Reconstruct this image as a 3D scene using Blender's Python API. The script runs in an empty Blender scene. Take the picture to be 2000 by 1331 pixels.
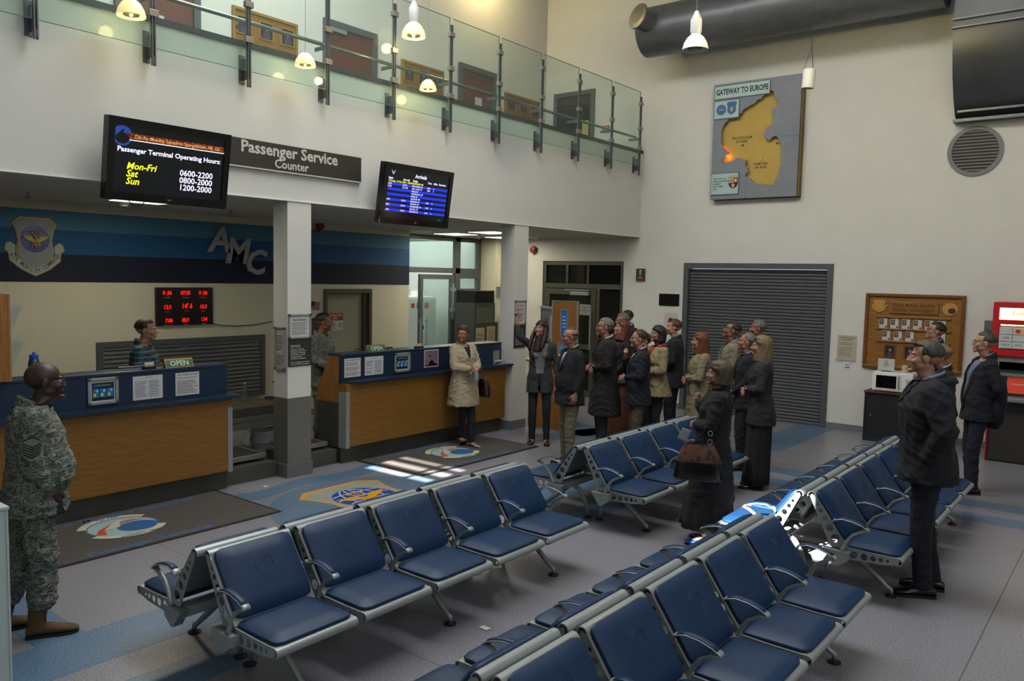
import bpy, bmesh, math, random
import numpy as np
from mathutils import Vector, Matrix
from mathutils.geometry import tessellate_polygon
random.seed(7)
rng = np.random.RandomState(5)
PI = math.pi
C = bpy.context.scene.collection
SC = bpy.context.scene

# ------------------------------------------------------------------ camera
cam_d = bpy.data.cameras.new('camera'); cam = bpy.data.objects.new('camera', cam_d); C.objects.link(cam)
cam_d.sensor_width = 36.0; cam_d.lens = 1575.93 * 36 / 2000; cam_d.clip_start = 0.05; cam_d.clip_end = 200
def rotcam(y, p, r):
    return Matrix.Rotation(y, 4, 'Z') @ Matrix.Rotation(p, 4, 'X') @ Matrix.Rotation(r, 4, 'Z')
cam.matrix_world = Matrix.Translation((0, 0, 2.25)) @ rotcam(0.668195, 1.492319, 0.0211258)
SC.camera = cam

# ------------------------------------------------------------------ world, lights, exposure
W = bpy.data.worlds.new('world'); SC.world = W; W.use_nodes = True
bg = W.node_tree.nodes['Background']; bg.inputs[0].default_value = (0.62, 0.72, 0.85, 1); bg.inputs[1].default_value = 1.0
def area(name, loc, target, sx, sy, power, col):
    l = bpy.data.lights.new(name, 'AREA'); l.shape = 'RECTANGLE'; l.size = sx; l.size_y = sy; l.energy = power; l.color = col
    o = bpy.data.objects.new(name, l); C.objects.link(o); o.location = loc
    d = Vector(target) - Vector(loc); o.rotation_euler = d.to_track_quat('-Z', 'Y').to_euler()
    return o
area('skylight', (-4.6, 5.5, 8.35), (-4.3, 5.5, 0), 3.2, 11.0, 600, (0.96, 0.98, 1.0))
area('window_light', (4.3, 3.5, 5.4), (-6, 6.0, 2.2), 11.0, 4.0, 185, (0.88, 0.94, 1.0))
sun = bpy.data.lights.new('sun', 'SUN'); sun.energy = 48; sun.angle = math.radians(0.3); sun.color = (1.0, 0.98, 0.95)
so = bpy.data.objects.new('sun', sun); C.objects.link(so)
SUND = Vector((-0.06, 0.75, -0.40)).normalized()
so.rotation_euler = SUND.to_track_quat('-Z', 'Y').to_euler()
SC.view_settings.view_transform = 'Standard'; SC.view_settings.look = 'None'
SC.view_settings.gamma = 1.0; SC.view_settings.use_curve_mapping = False
SC.view_settings.exposure = 0.62
SC.cycles.max_bounces = 7; SC.cycles.diffuse_bounces = 3; SC.cycles.glossy_bounces = 3
SC.cycles.transmission_bounces = 6; SC.cycles.transparent_max_bounces = 10
SC.cycles.caustics_reflective = False; SC.cycles.caustics_refractive = False
SC.cycles.sample_clamp_indirect = 4.0

# ------------------------------------------------------------------ materials
def lin(h):
    h = h.lstrip('#'); o = []
    for i in (0, 2, 4):
        c = int(h[i:i+2], 16) / 255
        o.append(c / 12.92 if c <= 0.04045 else ((c + 0.055) / 1.055) ** 2.4)
    return tuple(o) + (1.0,)
MATS = {}
def mat(name, col='#808080', rough=0.5, metal=0.0, var=0.06, vs=6.0, bump=0.0, bs=60.0, stretch=(1, 1, 1), emit=0, alpha=1, trans=0, col2=None, coat=0, spec=0.5, detail=4):
    if name in MATS: return MATS[name]
    m = bpy.data.materials.new(name); m.use_nodes = True; nt = m.node_tree; b = nt.nodes['Principled BSDF']
    c = lin(col) if isinstance(col, str) else col
    b.inputs['Roughness'].default_value = rough; b.inputs['Metallic'].default_value = metal
    b.inputs['Specular IOR Level'].default_value = spec
    if coat: b.inputs['Coat Weight'].default_value = coat
    tc = nt.nodes.new('ShaderNodeTexCoord'); mp = nt.nodes.new('ShaderNodeMapping'); nt.links.new(tc.outputs['Object'], mp.inputs[0])
    mp.inputs['Scale'].default_value = stretch
    n = nt.nodes.new('ShaderNodeTexNoise'); n.inputs['Scale'].default_value = vs; n.inputs['Detail'].default_value = detail
    nt.links.new(mp.outputs[0], n.inputs['Vector'])
    r = nt.nodes.new('ShaderNodeValToRGB')
    if col2: ca, cb = c, lin(col2)
    else:
        ca = tuple(max(0, x * (1 - var)) for x in c[:3]) + (1,); cb = tuple(min(1, x * (1 + var)) for x in c[:3]) + (1,)
    r.color_ramp.elements[0].position = 0.3; r.color_ramp.elements[0].color = ca
    r.color_ramp.elements[1].position = 0.7; r.color_ramp.elements[1].color = cb
    nt.links.new(n.outputs['Fac'], r.inputs[0]); nt.links.new(r.outputs[0], b.inputs['Base Color'])
    if emit:
        b.inputs['Emission Color'].default_value = c; b.inputs['Emission Strength'].default_value = emit
    if trans: b.inputs['Transmission Weight'].default_value = trans
    if alpha < 1: b.inputs['Alpha'].default_value = alpha
    if bump:
        n2 = nt.nodes.new('ShaderNodeTexNoise'); n2.inputs['Scale'].default_value = bs; n2.inputs['Detail'].default_value = 3
        nt.links.new(mp.outputs[0], n2.inputs['Vector'])
        bp = nt.nodes.new('ShaderNodeBump'); bp.inputs['Strength'].default_value = bump; bp.inputs['Distance'].default_value = 0.01
        nt.links.new(n2.outputs['Fac'], bp.inputs['Height']); nt.links.new(bp.outputs[0], b.inputs['Normal'])
    MATS[name] = m; return m
def multi(name, stops, scale=20, rough=0.8, stretch=(1, 1, 1), detail=3, rot=(0, 0, 0), vor=False, bump=0.0, dist=0.0, coat=0, interp='CONSTANT', metal=0):
    m = bpy.data.materials.new(name); m.use_nodes = True; nt = m.node_tree; b = nt.nodes['Principled BSDF']; b.inputs['Roughness'].default_value = rough
    b.inputs['Metallic'].default_value = metal
    if coat: b.inputs['Coat Weight'].default_value = coat
    tc = nt.nodes.new('ShaderNodeTexCoord'); mp = nt.nodes.new('ShaderNodeMapping'); nt.links.new(tc.outputs['Object'], mp.inputs[0])
    mp.inputs['Scale'].default_value = stretch; mp.inputs['Rotation'].default_value = rot
    if vor:
        n = nt.nodes.new('ShaderNodeTexVoronoi'); n.inputs['Scale'].default_value = scale; out = n.outputs['Distance']
    else:
        n = nt.nodes.new('ShaderNodeTexNoise'); n.inputs['Scale'].default_value = scale; n.inputs['Detail'].default_value = detail; n.inputs['Distortion'].default_value = dist; out = n.outputs['Fac']
    nt.links.new(mp.outputs[0], n.inputs['Vector'])
    r = nt.nodes.new('ShaderNodeValToRGB'); r.color_ramp.interpolation = interp
    while len(r.color_ramp.elements) < len(stops): r.color_ramp.elements.new(0.5)
    for e, (p, c) in zip(r.color_ramp.elements, stops): e.position = p; e.color = lin(c)
    nt.links.new(out, r.inputs[0]); nt.links.new(r.outputs[0], b.inputs['Base Color'])
    if bump:
        bp = nt.nodes.new('ShaderNodeBump'); bp.inputs['Strength'].default_value = bump; bp.inputs['Distance'].default_value = 0.01
        nt.links.new(out, bp.inputs['Height']); nt.links.new(bp.outputs[0], b.inputs['Normal'])
    MATS[name] = m; return m
def checks(name, base, line1, line2, sx=40, sz=40, w=0.25):
    m = bpy.data.materials.new(name); m.use_nodes = True; nt = m.node_tree; b = nt.nodes['Principled BSDF']; b.inputs['Roughness'].default_value = 0.85
    tc = nt.nodes.new('ShaderNodeTexCoord'); sep = nt.nodes.new('ShaderNodeSeparateXYZ'); nt.links.new(tc.outputs['Object'], sep.inputs[0])
    add = nt.nodes.new('ShaderNodeMath'); add.operation = 'ADD'; nt.links.new(sep.outputs[0], add.inputs[0]); nt.links.new(sep.outputs[1], add.inputs[1])
    def band(sock, s):
        a = nt.nodes.new('ShaderNodeMath'); a.operation = 'MULTIPLY'; a.inputs[1].default_value = s; nt.links.new(sock, a.inputs[0])
        f = nt.nodes.new('ShaderNodeMath'); f.operation = 'FRACT'; nt.links.new(a.outputs[0], f.inputs[0])
        g = nt.nodes.new('ShaderNodeMath'); g.operation = 'LESS_THAN'; g.inputs[1].default_value = w; nt.links.new(f.outputs[0], g.inputs[0]); return g.outputs[0]
    m1 = nt.nodes.new('ShaderNodeMix'); m1.data_type = 'RGBA'; m1.inputs['A'].default_value = lin(base); m1.inputs['B'].default_value = lin(line1)
    m2 = nt.nodes.new('ShaderNodeMix'); m2.data_type = 'RGBA'; m2.inputs['B'].default_value = lin(line2)
    nt.links.new(band(add.outputs[0], sx), m1.inputs['Factor']); nt.links.new(m1.outputs['Result'], m2.inputs['A'])
    h = nt.nodes.new('ShaderNodeMath'); h.operation = 'MULTIPLY'; h.inputs[1].default_value = 0.7; nt.links.new(band(sep.outputs[2], sz), h.inputs[0]); nt.links.new(h.outputs[0], m2.inputs['Factor'])
    nt.links.new(m2.outputs['Result'], b.inputs['Base Color']); MATS[name] = m; return m

def glass(name, tint='#dff0e8', alpha=0.12, rough=0.02):
    m = bpy.data.materials.new(name); m.use_nodes = True; nt = m.node_tree; nt.nodes.clear()
    o = nt.nodes.new('ShaderNodeOutputMaterial'); t = nt.nodes.new('ShaderNodeBsdfTransparent'); t.inputs[0].default_value = lin(tint)
    g = nt.nodes.new('ShaderNodeBsdfGlossy'); g.inputs['Roughness'].default_value = rough
    d = nt.nodes.new('ShaderNodeBsdfDiffuse'); d.inputs[0].default_value = lin(tint)
    lw = nt.nodes.new('ShaderNodeLayerWeight'); pw = nt.nodes.new('ShaderNodeMath'); pw.operation = 'POWER'; pw.inputs[1].default_value = 4.0; nt.links.new(lw.outputs['Facing'], pw.inputs[0])
    fr = nt.nodes.new('ShaderNodeMath'); fr.operation = 'MULTIPLY_ADD'; fr.inputs[1].default_value = 0.55; fr.inputs[2].default_value = 0.018; nt.links.new(pw.outputs[0], fr.inputs[0])
    mx = nt.nodes.new('ShaderNodeMixShader'); mx2 = nt.nodes.new('ShaderNodeMixShader'); mx2.inputs[0].default_value = alpha
    nt.links.new(t.outputs[0], mx2.inputs[1]); nt.links.new(d.outputs[0], mx2.inputs[2])
    nt.links.new(fr.outputs[0], mx.inputs[0]); nt.links.new(mx2.outputs[0], mx.inputs[1]); nt.links.new(g.outputs[0], mx.inputs[2])
    nt.links.new(mx.outputs[0], o.inputs[0]); MATS[name] = m; return m

WALL = mat('wall_plaster', '#c9c8c0', 0.9, bump=0.25, bs=90, var=0.02, vs=3)
WALLW = mat('wall_plaster_warm', '#c3c0a8', 0.9, bump=0.2, bs=90, var=0.02, vs=3)
FLOOR = multi('floor_vinyl', [(0.30, '#464e5e'), (0.45, '#70717a'), (0.55, '#7b7878'), (0.70, '#98949c')], 95, 0.32, detail=3, interp='LINEAR')
BLUEF = multi('floor_vinyl_blue', [(0.35, '#3d546b'), (0.5, '#4e677e'), (0.65, '#62798e')], 95, 0.35, detail=2, interp='LINEAR')
MATF = multi('carpet_mat', [(0.3, '#36332f'), (0.5, '#46413c'), (0.7, '#56504a')], 260, 0.95, interp='LINEAR', bump=0.4)
EDGE = mat('mat_rubber_edge', '#161312', 0.7)
STEEL = mat('brushed_steel', '#817e78', 0.42, 0.6, var=0.08, vs=8, stretch=(1, 1, 12))
STEELD = mat('dark_steel', '#55554f', 0.45, 0.6, var=0.10, vs=5)
ALU = mat('powder_aluminium', '#8f9594', 0.36, 0.35, var=0.03, vs=10)
FRAME = mat('grey_frame_paint', '#4f5354', 0.5, 0.2, var=0.04)
DFRAME = mat('bronze_grey_frame', '#47453a', 0.5, 0.2, var=0.05)
BLUEL = mat('blue_vinyl_upholstery', '#062848', 0.48, spec=.33, var=0.06, vs=14, bump=0.10, bs=300)
BLACK = mat('black_plastic', '#0c0c0d', 0.4, var=0.1)
WOOD = multi('beech_laminate', [(0.25, '#684719'), (0.5, '#78521e'), (0.75, '#855e26')], 5, 0.42, stretch=(1, 1.2, 22), detail=5, interp='LINEAR')
WOODV = multi('beech_laminate_upright', [(0.25, '#6f451a'), (0.5, '#855826'), (0.75, '#946531')], 5, 0.45, stretch=(12, 12, 1), detail=5, interp='LINEAR')
DBLUE = multi('speckled_blue_laminate', [(0.35, '#101d30'), (0.5, '#15253c'), (0.68, '#24384f')], 160, 0.35, interp='LINEAR')
PAPER = mat('paper_white', '#b4b4b0', 0.8, var=0.02)
PRINT = mat('print_ink', '#3a3a40', 0.8, var=0.1)
PRINTB = mat('print_blue', '#3f5088', 0.8, var=0.1)
WHITE = mat('white_enamel', '#dcdcd6', 0.35, var=0.02)
TXTW = mat('letter_white', '#b8b8b2', 0.6, var=0.02)
DSIGN = mat('sign_charcoal', '#2a2622', 0.55, var=0.08)
OAK = multi('oak_veneer', [(0.25, '#6c4614'), (0.5, '#81571d'), (0.75, '#906829')], 4, 0.45, stretch=(1, 14, 14), detail=5, interp='LINEAR')
OAKD = mat('oak_frame', '#6e3f14', 0.4, var=0.12, vs=20)
REDP = mat('red_paint', '#b01318', 0.35, var=0.05)
GREY = mat('mid_grey_plastic', '#6a6d6f', 0.5, var=0.04)
SHUT = mat('shutter_grey', '#666969', 0.45, 0.3, var=0.04, vs=3)
GLASSP = glass('balustrade_glass', '#f3faf6', 0.025)
GLASSD = glass('dark_door_glass', '#7f857a', 0.05)
GLASSC = glass('clear_glass', '#e8f2f0', 0.05)
ACRYL = glass('acrylic', '#e4ecea', 0.15)

# ------------------------------------------------------------------ mesh builder
class MB:
    def __init__(s): s.v = []; s.f = []; s.m = []
    def add(s, vs, fs, mi=0):
        o = len(s.v); s.v += [tuple(p) for p in vs]; s.f += [tuple(i + o for i in f) for f in fs]; s.m += [mi] * len(fs); return s
    def box(s, x0, x1, y0, y1, z0, z1, mi=0):
        v = [(x0, y0, z0), (x1, y0, z0), (x1, y1, z0), (x0, y1, z0), (x0, y0, z1), (x1, y0, z1), (x1, y1, z1), (x0, y1, z1)]
        return s.add(v, [(0, 3, 2, 1), (4, 5, 6, 7), (0, 1, 5, 4), (1, 2, 6, 5), (2, 3, 7, 6), (3, 0, 4, 7)], mi)
    def rbox(s, x0, x1, y0, y1, z0, z1, r=0.01, seg=2, mi=0, mt=None):
        bm = bmesh.new(); bmesh.ops.create_cube(bm, size=1)
        for v in bm.verts: v.co = Vector(((x0 + x1) / 2 + v.co.x * (x1 - x0), (y0 + y1) / 2 + v.co.y * (y1 - y0), (z0 + z1) / 2 + v.co.z * (z1 - z0)))
        bmesh.ops.bevel(bm, geom=bm.edges[:], offset=r, segments=seg, affect='EDGES', profile=0.5)
        if mt is not None: bm.transform(mt)
        bm.verts.index_update(); s.add([v.co[:] for v in bm.verts], [[v.index for v in f.verts] for f in bm.faces], mi); bm.free(); return s
    def tube(s, path, rad, n=8, caps=True, mi=0, sq=None, up=None):
        P = [Vector(p) for p in path]; rad = rad if isinstance(rad, list) else [rad] * len(P)
        rings = []; T0 = None; N = None
        for i, p in enumerate(P):
            t = (P[min(i + 1, len(P) - 1)] - P[max(i - 1, 0)]).normalized()
            if N is None:
                a = Vector(up) if up else (Vector((0, 0, 1)) if abs(t.z) < 0.9 else Vector((1, 0, 0)))
                N = (a - t * a.dot(t)).normalized()
            else:
                N = (N - t * N.dot(t)); N = N.normalized() if N.length > 1e-6 else t.orthogonal().normalized()
            B = t.cross(N); r = rad[i]; ra, rb = (r if isinstance(r, (list, tuple)) else (r, r))
            rings.append([p + N * (math.cos(2 * PI * k / n + (PI / n if sq else 0)) * ra) + B * (math.sin(2 * PI * k / n + (PI / n if sq else 0)) * rb) for k in range(n)])
        return s.loft(rings, caps, mi)
    def loft(s, rings, caps=True, mi=0, close=True):
        n = len(rings[0]); vs = [p for r in rings for p in r]; fs = []
        for i in range(len(rings) - 1):
            for k in range(n if close else n - 1):
                k2 = (k + 1) % n; fs.append((i * n + k, i * n + k2, (i + 1) * n + k2, (i + 1) * n + k))
        if caps: fs.append(tuple(range(n - 1, -1, -1))); fs.append(tuple(range((len(rings) - 1) * n, len(rings) * n)))
        return s.add(vs, fs, mi)
    def cyl(s, a, b, r, n=16, mi=0): return s.tube([a, b], r, n, True, mi)
    def prism(s, poly, z0, z1, mi=0):
        n = len(poly); v = [(x, y, z0) for x, y in poly] + [(x, y, z1) for x, y in poly]
        tr = tessellate_polygon([[Vector((x, y, 0)) for x, y in poly]]); fs = []
        area2 = sum(poly[i][0] * poly[(i + 1) % n][1] - poly[(i + 1) % n][0] * poly[i][1] for i in range(n))
        for t in tr:
            a, b, c = [Vector(poly[i]) for i in t]; cr = (b - a).x * (c - a).y - (b - a).y * (c - a).x
            t = tuple(t) if cr > 0 else (t[0], t[2], t[1])
            fs.append(tuple(i + n for i in t)); fs.append((t[0], t[2], t[1]))
        for i in range(n):
            j = (i + 1) % n; fs.append((i, j, j + n, i + n) if area2 > 0 else (j, i, i + n, j + n))
        return s.add(v, fs, mi)
    def lathe(s, prof, n=24, c=(0, 0, 0), mi=0):
        return s.loft([[(c[0] + r * math.cos(2 * PI * k / n), c[1] + r * math.sin(2 * PI * k / n), c[2] + z) for k in range(n)] for r, z in prof], True, mi)
    def ball(s, c, r, n=12, mi=0, rot=None):
        rx, ry, rz = r if isinstance(r, (list, tuple)) else (r, r, r); rings = []
        m = max(6, n // 2 + 2)
        for i in range(m + 1):
            t = PI * (0.02 + 0.96 * i / m); ring = []
            for k in range(n):
                p = Vector((rx * math.sin(t) * math.cos(2 * PI * k / n), ry * math.sin(t) * math.sin(2 * PI * k / n), -rz * math.cos(t)))
                if rot is not None: p = rot @ p
                ring.append(p + Vector(c))
            rings.append(ring)
        return s.loft(rings, True, mi)
    def xf(s, M):
        s.v = [tuple(M @ Vector(p)) for p in s.v]; return s
    def mesh(s, name, mats, smooth=False):
        me = bpy.data.meshes.new(name); me.from_pydata(s.v, [], s.f)
        for m in (mats if isinstance(mats, (list, tuple)) else [mats]): me.materials.append(m)
        if max(s.m, default=0) > 0: me.polygons.foreach_set('material_index', s.m)
        if smooth:
            me.polygons.foreach_set('use_smooth', [True] * len(me.polygons))
            if smooth != 'all': me.set_sharp_from_angle(angle=math.radians(40))
        me.update(); return me
    def build(s, name, mats, parent=None, smooth=False, **k): return obj(name, s.mesh(name, mats, smooth), parent, **k)
def obj(name, me, parent=None, loc=(0, 0, 0), rot=(0, 0, 0), label=None, M=None):
    o = bpy.data.objects.new(name, me); C.objects.link(o)
    if parent: o.parent = parent
    if M is not None: o.matrix_local = M
    else: o.location = loc; o.rotation_euler = rot
    if label: o['label'] = label
    return o
def tag(o, label, cat, group=None, kind=None):
    if label: o['label'] = label
    if cat: o['category'] = cat
    if group: o['group'] = group
    if kind: o['kind'] = kind
    return o
def thing(name, label, cat, loc=(0, 0, 0), rot=0, group=None, M=None):
    o = bpy.data.objects.new(name, None); C.objects.link(o); o.empty_display_size = 0.1
    if M is not None: o.matrix_world = M
    else: o.location = loc; o.rotation_euler = (0, 0, rot)
    return tag(o, label, cat, group)
def struct(o):
    o['kind'] = 'structure'; return o
KIDS = {}
def kids(o): return [c for c in o.children]
def copy_tree(o, parent=None, **k):
    c = o.copy(); C.objects.link(c)
    if parent: c.parent = parent
    for ch in list(o.children): copy_tree(ch, c)
    return c
# frames: wall facing +x (right=+y), wall facing -y (right=+x), floor read from +x side
def FX(x, y, z): return Matrix(((0, 0, 1, x), (1, 0, 0, y), (0, 1, 0, z), (0, 0, 0, 1)))
def FY(x, y, z): return Matrix(((1, 0, 0, x), (0, 0, -1, y), (0, 1, 0, z), (0, 0, 0, 1)))
def FZ(x, y, z): return Matrix(((0, -1, 0, x), (1, 0, 0, y), (0, 0, 1, z), (0, 0, 0, 1)))
def curve_plate(name, outer, holes, depth, mats):
    cu = bpy.data.curves.new(name, 'CURVE'); cu.dimensions = '2D'; cu.fill_mode = 'BOTH'; cu.extrude = depth / 2
    for pl in [outer] + holes:
        sp = cu.splines.new('POLY'); sp.points.add(len(pl) - 1)
        for p, q in zip(sp.points, pl): p.co = (q[0], q[1], 0, 1)
        sp.use_cyclic_u = True
    o = bpy.data.objects.new(name, cu); C.objects.link(o); bpy.context.view_layer.update()
    me = bpy.data.meshes.new_from_object(o.evaluated_get(bpy.context.evaluated_depsgraph_get()))
    bpy.data.objects.remove(o); me.materials.clear()
    me.name = name; me.materials.append(mats); return me
TEXTS = []
def text(name, s, size, x, y, z, m, parent, ax='CENTER', bold=0.0, sx=1.0, shear=0.0, rot=0.0, sp=1.0):
    cu = bpy.data.curves.new(name, 'FONT'); cu.body = s; cu.size = size; cu.align_x = ax; cu.align_y = 'CENTER'
    cu.offset = bold * size; cu.extrude = 0.0006; cu.shear = shear; cu.space_line = sp; cu.resolution_u = 2
    cu.materials.append(m)
    o = bpy.data.objects.new(name, cu); C.objects.link(o); TEXTS.append(o)
    if parent: o.parent = parent
    o.matrix_local = Matrix.Translation((x, y, z)) @ Matrix.Rotation(rot, 4, 'Z') @ Matrix.Diagonal((sx, 1, 1, 1))
    return o
def flush_texts():
    bpy.context.view_layer.update(); dg = bpy.context.evaluated_depsgraph_get(); n = []
    for o in TEXTS:
        me = bpy.data.meshes.new_from_object(o.evaluated_get(dg)); me.name = o.name
        p = o.parent; M = o.matrix_local.copy(); nm = o.name.split('.')[0]; pr = dict(o.items())
        cu = o.data; bpy.data.objects.remove(o); bpy.data.curves.remove(cu)
        q = bpy.data.objects.new(nm, me); C.objects.link(q)
        if p: q.parent = p
        q.matrix_local = M
        for k, v in pr.items(): q[k] = v
    TEXTS.clear()
def circ(cx, cy, r, n=20, ry=None): return [(cx + r * math.cos(2 * PI * k / n), cy + (ry or r) * math.sin(2 * PI * k / n)) for k in range(n)]
def lines(w, h, n, x0, y0, z, seed=0, th=0.35, ragged=0.25):
    """thin printed text lines inside a rectangle (one joined mesh)"""
    b = MB(); r = random.Random(seed); p = h / n
    for i in range(n):
        if r.random() < 0.12: continue
        L = w * (1 - r.random() * ragged); y = y0 + h - (i + 0.5) * p
        x = x0
        while x < x0 + L - 0.001:
            wl = min(w * r.uniform(0.05, 0.16), x0 + L - x); b.box(x, x + wl, y - p * th / 2, y + p * th / 2, z, z + 0.0006); x += wl + w * 0.018
    return b
# ================================================================== STRUCTURE
XF = -7.29; YB = 12.88; XR = -10.35; ZC = 3.014
def S(name, b, m, **k): return struct(b.build(name, m, **k))
S('floor', MB().box(-16, 4.7, -4.2, 14.2, -0.3, 0), FLOOR)
# inlaid blue vinyl bands, ring and shield field of the floor
b = MB().box(-3.2, 4.5, 9.35, 9.65, 0, .0012).box(-3.2, 4.5, 8.75, 9.07, 0, .0012)
b.box(-5.6, -3.2, 9.35, 9.65, 0, .0012).box(-5.6, -3.2, 8.75, 9.07, 0, .0012)
b.box(-5.05, -4.57, 1.2, 8.75, 0, .0012).box(-4.27, -3.95, 1.2, 8.75, 0, .0012)
b.box(-4.3, -3.75, 10.6, 12.88, 0, .0012).box(-7.2, -5.3, 9.6, 10.4, 0, .0012)
wv = [(-7.12 + .05 * math.sin(i * .7), 4.55 + i * .12) for i in range(17)] + [(-6.86 + .06 * math.sin(i * .6 + 1), 4.55 + i * .12) for i in range(16, -1, -1)]
b.prism(wv, 0, .0012)
wv = [(-6.86, 9.1), (-6.6, 9.9), (-6.2, 10.9), (-5.6, 11.4), (-5.2, 11.3), (-5.7, 10.8), (-6.1, 10.0), (-6.4, 9.1)]
b.prism(wv, 0, .0012)
for y0 in (1.25, 1.9): b.box(-5.9, -5.05, y0, y0 + .28, 0, .0012)
S('trim_1', b, BLUEF)
S('trim_2', MB().prism(circ(-5.78, 5.36, 1.10, 48), .0012, .0022), multi('floor_ring_blue', [(0.35, '#45596d'), (0.5, '#54697d'), (0.65, '#687b8d')], 150, 0.35, interp='LINEAR'))
sm = MB()
for x in (-0.72, 1.3): sm.box(x - .003, x + .003, -4, YB, 0, .0008)
sm.box(-7.3, 4.5, 3.299, 3.302, 0, .0006).box(-3.0, 4.5, 11.3, 11.303, 0, .0006)
S('trim_3', sm, mat('floor_seam', '#4a4643', 0.6))
# walls
b = MB().box(-7.54, XF, -4, YB, ZC, 4.49)
S('wall_left', b, WALL)
S('trim_4', MB().box(-7.60, -7.27, -4, YB, 4.49, 4.545), mat('parapet_cap', '#23282a', 0.5))
S('trim_5', MB().box(-7.3, -7.278, -4, YB, ZC - .004, ZC + .012), mat('soffit_bead', '#dcdbd3', 0.6))
b = MB()
for x0, x1, z0, z1 in ((-16, -9.43, 0, 2.58), (-7.60, -6.39, 0, 2.56), (-3.87, 4.7, 0, 2.56), (-16, 4.7, 2.58, 8.6), (-6.39, -3.87, 2.56, 2.58), (-7.60, -6.39, 2.56, 2.58), (-3.87, 4.7, 2.56, 2.58)):
    b.box(x0, x1, YB, YB + .35, z0, z1)
S('wall_back', b, WALL)
S('wall_rear', MB().box(XR - .2, XR, -4, 8.24, 0, ZC + .3).box(XR - .2, XR, 9.24, 10.12, 0, ZC + .3).box(XR - .2, XR, 8.24, 9.24, 2.0, ZC + .3), WALLW)
S('wall_upper', MB().box(-9.66, -9.46, -4, YB, 3.6, 8.6), WALL)
S('floor_upper', MB().box(-12.4, -7.54, -4, YB, 3.12, 3.6), mat('upper_floor', '#6d6a66', 0.8))
S('ceiling', MB().box(-16, 4.7, -4.2, 13.2, 8.5, 8.7), mat('ceiling_white', '#b9b8b2', 0.9, var=0.02))
S('wall_right', MB().box(4.5, 4.7, -4.2, 13.2, 0, 8.5), WALL)
# front wall behind the camera: unseen clerestory openings, shaped to cast the sun patches
OA = (-6.22, -5.22, 5.46, 5.92); OB = (-1.75, -1.04, 5.64, 6.12)
b = MB().box(-16, 4.7, -4.2, -4, 0, 5.38).box(-16, 4.7, -4.2, -4, 6.12, 8.5)
b.box(-16, OA[0], -4.2, -4, 5.38, 6.12).box(OA[0], OA[1], -4.2, -4, 5.38, OA[2]).box(OA[0], OA[1], -4.2, -4, OA[3], 6.12)
b.box(OA[1], -2.10, -4.2, -4, 5.38, 6.12).box(-2.10, OB[0], -4.2, -4, 5.66, 6.12).box(-1.78, OB[0], -4.2, -4, 5.38, 5.66).box(OB[0], OB[1], -4.2, -4, 5.38, OB[2]).box(OB[1], 4.7, -4.2, -4, 5.38, 6.12)  # extra slot added so sun reaches the foot of the woman in black
S('wall_front', b, WALL)
b = MB()
for z in (5.60, 5.77): b.box(OA[0], OA[1], -4.12, -4.02, z - .025, z + .025)
b.box(-5.58, -5.52, -4.12, -4.02, OA[2], OA[3])
S('window_1', b, FRAME)
S('window_2', MB().box(OB[0], OB[1], -4.12, -4.06, OB[2], OB[2] + .05).box(OB[0], OB[1], -4.12, -4.06, OB[3] - .05, OB[3]), FRAME)
# columns
for nm, y0, y1, metal in (('column', 5.32, 5.63, True), ('column', 9.25, 9.58, False)):
    c = struct(thing(nm, None, None, (-7.415, (y0 + y1) / 2, 0)))
    w = (y1 - y0) / 2
    MB().box(-.125, .125, -w, w, .88 if metal else 0.001, ZC).build('shaft', WALL, c)
    if metal:
        MB().box(-.127, .127, -w - .002, w + .002, 0, .88).build('cladding', STEEL, c)
        MB().box(-.155, .14, -w - .018, w + .018, 0.001, .15).build('base', STEEL, c)
    else: MB().box(-.137, .137, -w - .012, w + .012, 0.001, .13).build('base', GREY, c)
# lower ceiling with tiles
cl = struct(thing('ceiling_lower', None, None, (0, 0, ZC)))
MB().box(-14.5, -7.54, -4, YB, .075, .1).build('backing', mat('ceiling_shadow', '#3c3c3a', 0.9), cl)
tm = MB().box(-.293, .293, -.593, .593, 0.01, .03).mesh('tile', mat('ceiling_tile', '#c4c3bc', 0.9, var=0.03, bump=0.1))
for i in range(11):
    for j in range(12):
        x, y = -7.87 - i * .6, .3 + j * 1.2 - .55
        if i > 4 and y < 9.6: continue
        if y + .6 > YB: continue
        obj('tile', tm, cl, (x, y, 0))
MB().box(-14.5, -7.54, 12.42, YB, .01, .03).build('border_strip', mat('ceiling_tile'), cl)
# rear wall blue bands
for i, (z0, z1, col) in enumerate(((2.70, 2.93, '#3d6c84'), (2.41, 2.70, '#124b76'), (2.075, 2.41, '#061228'))):
    S('trim_%d' % (6 + i), MB().box(XR, XR + .006, -4, 10.125, z0, z1), mat('band_paint_%d' % i, col, 0.8, var=0.03))
# baseboards
S('baseboard_back', MB().box(-3.87, 4.5, YB - .014, YB, 0.001, .095).box(-7.55, -6.39, YB - .014, YB, 0.001, .095), GREY)
S('baseboard_rear', MB().box(XR, XR + .014, -4, 10.12, 0.001, .095), GREY)
# ---- doors
def frame_rect(b, x0, x1, y0, y1, z0, z1, w=.05, mi=0, bottom=True):
    b.box(x0, x0 + w, y0, y1, z0, z1, mi).box(x1 - w, x1, y0, y1, z0, z1, mi).box(x0 + w, x1 - w, y0, y1, z1 - w, z1, mi)
    if bottom: b.box(x0 + w, x1 - w, y0, y1, z0, z0 + w, mi)
    return b
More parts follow.
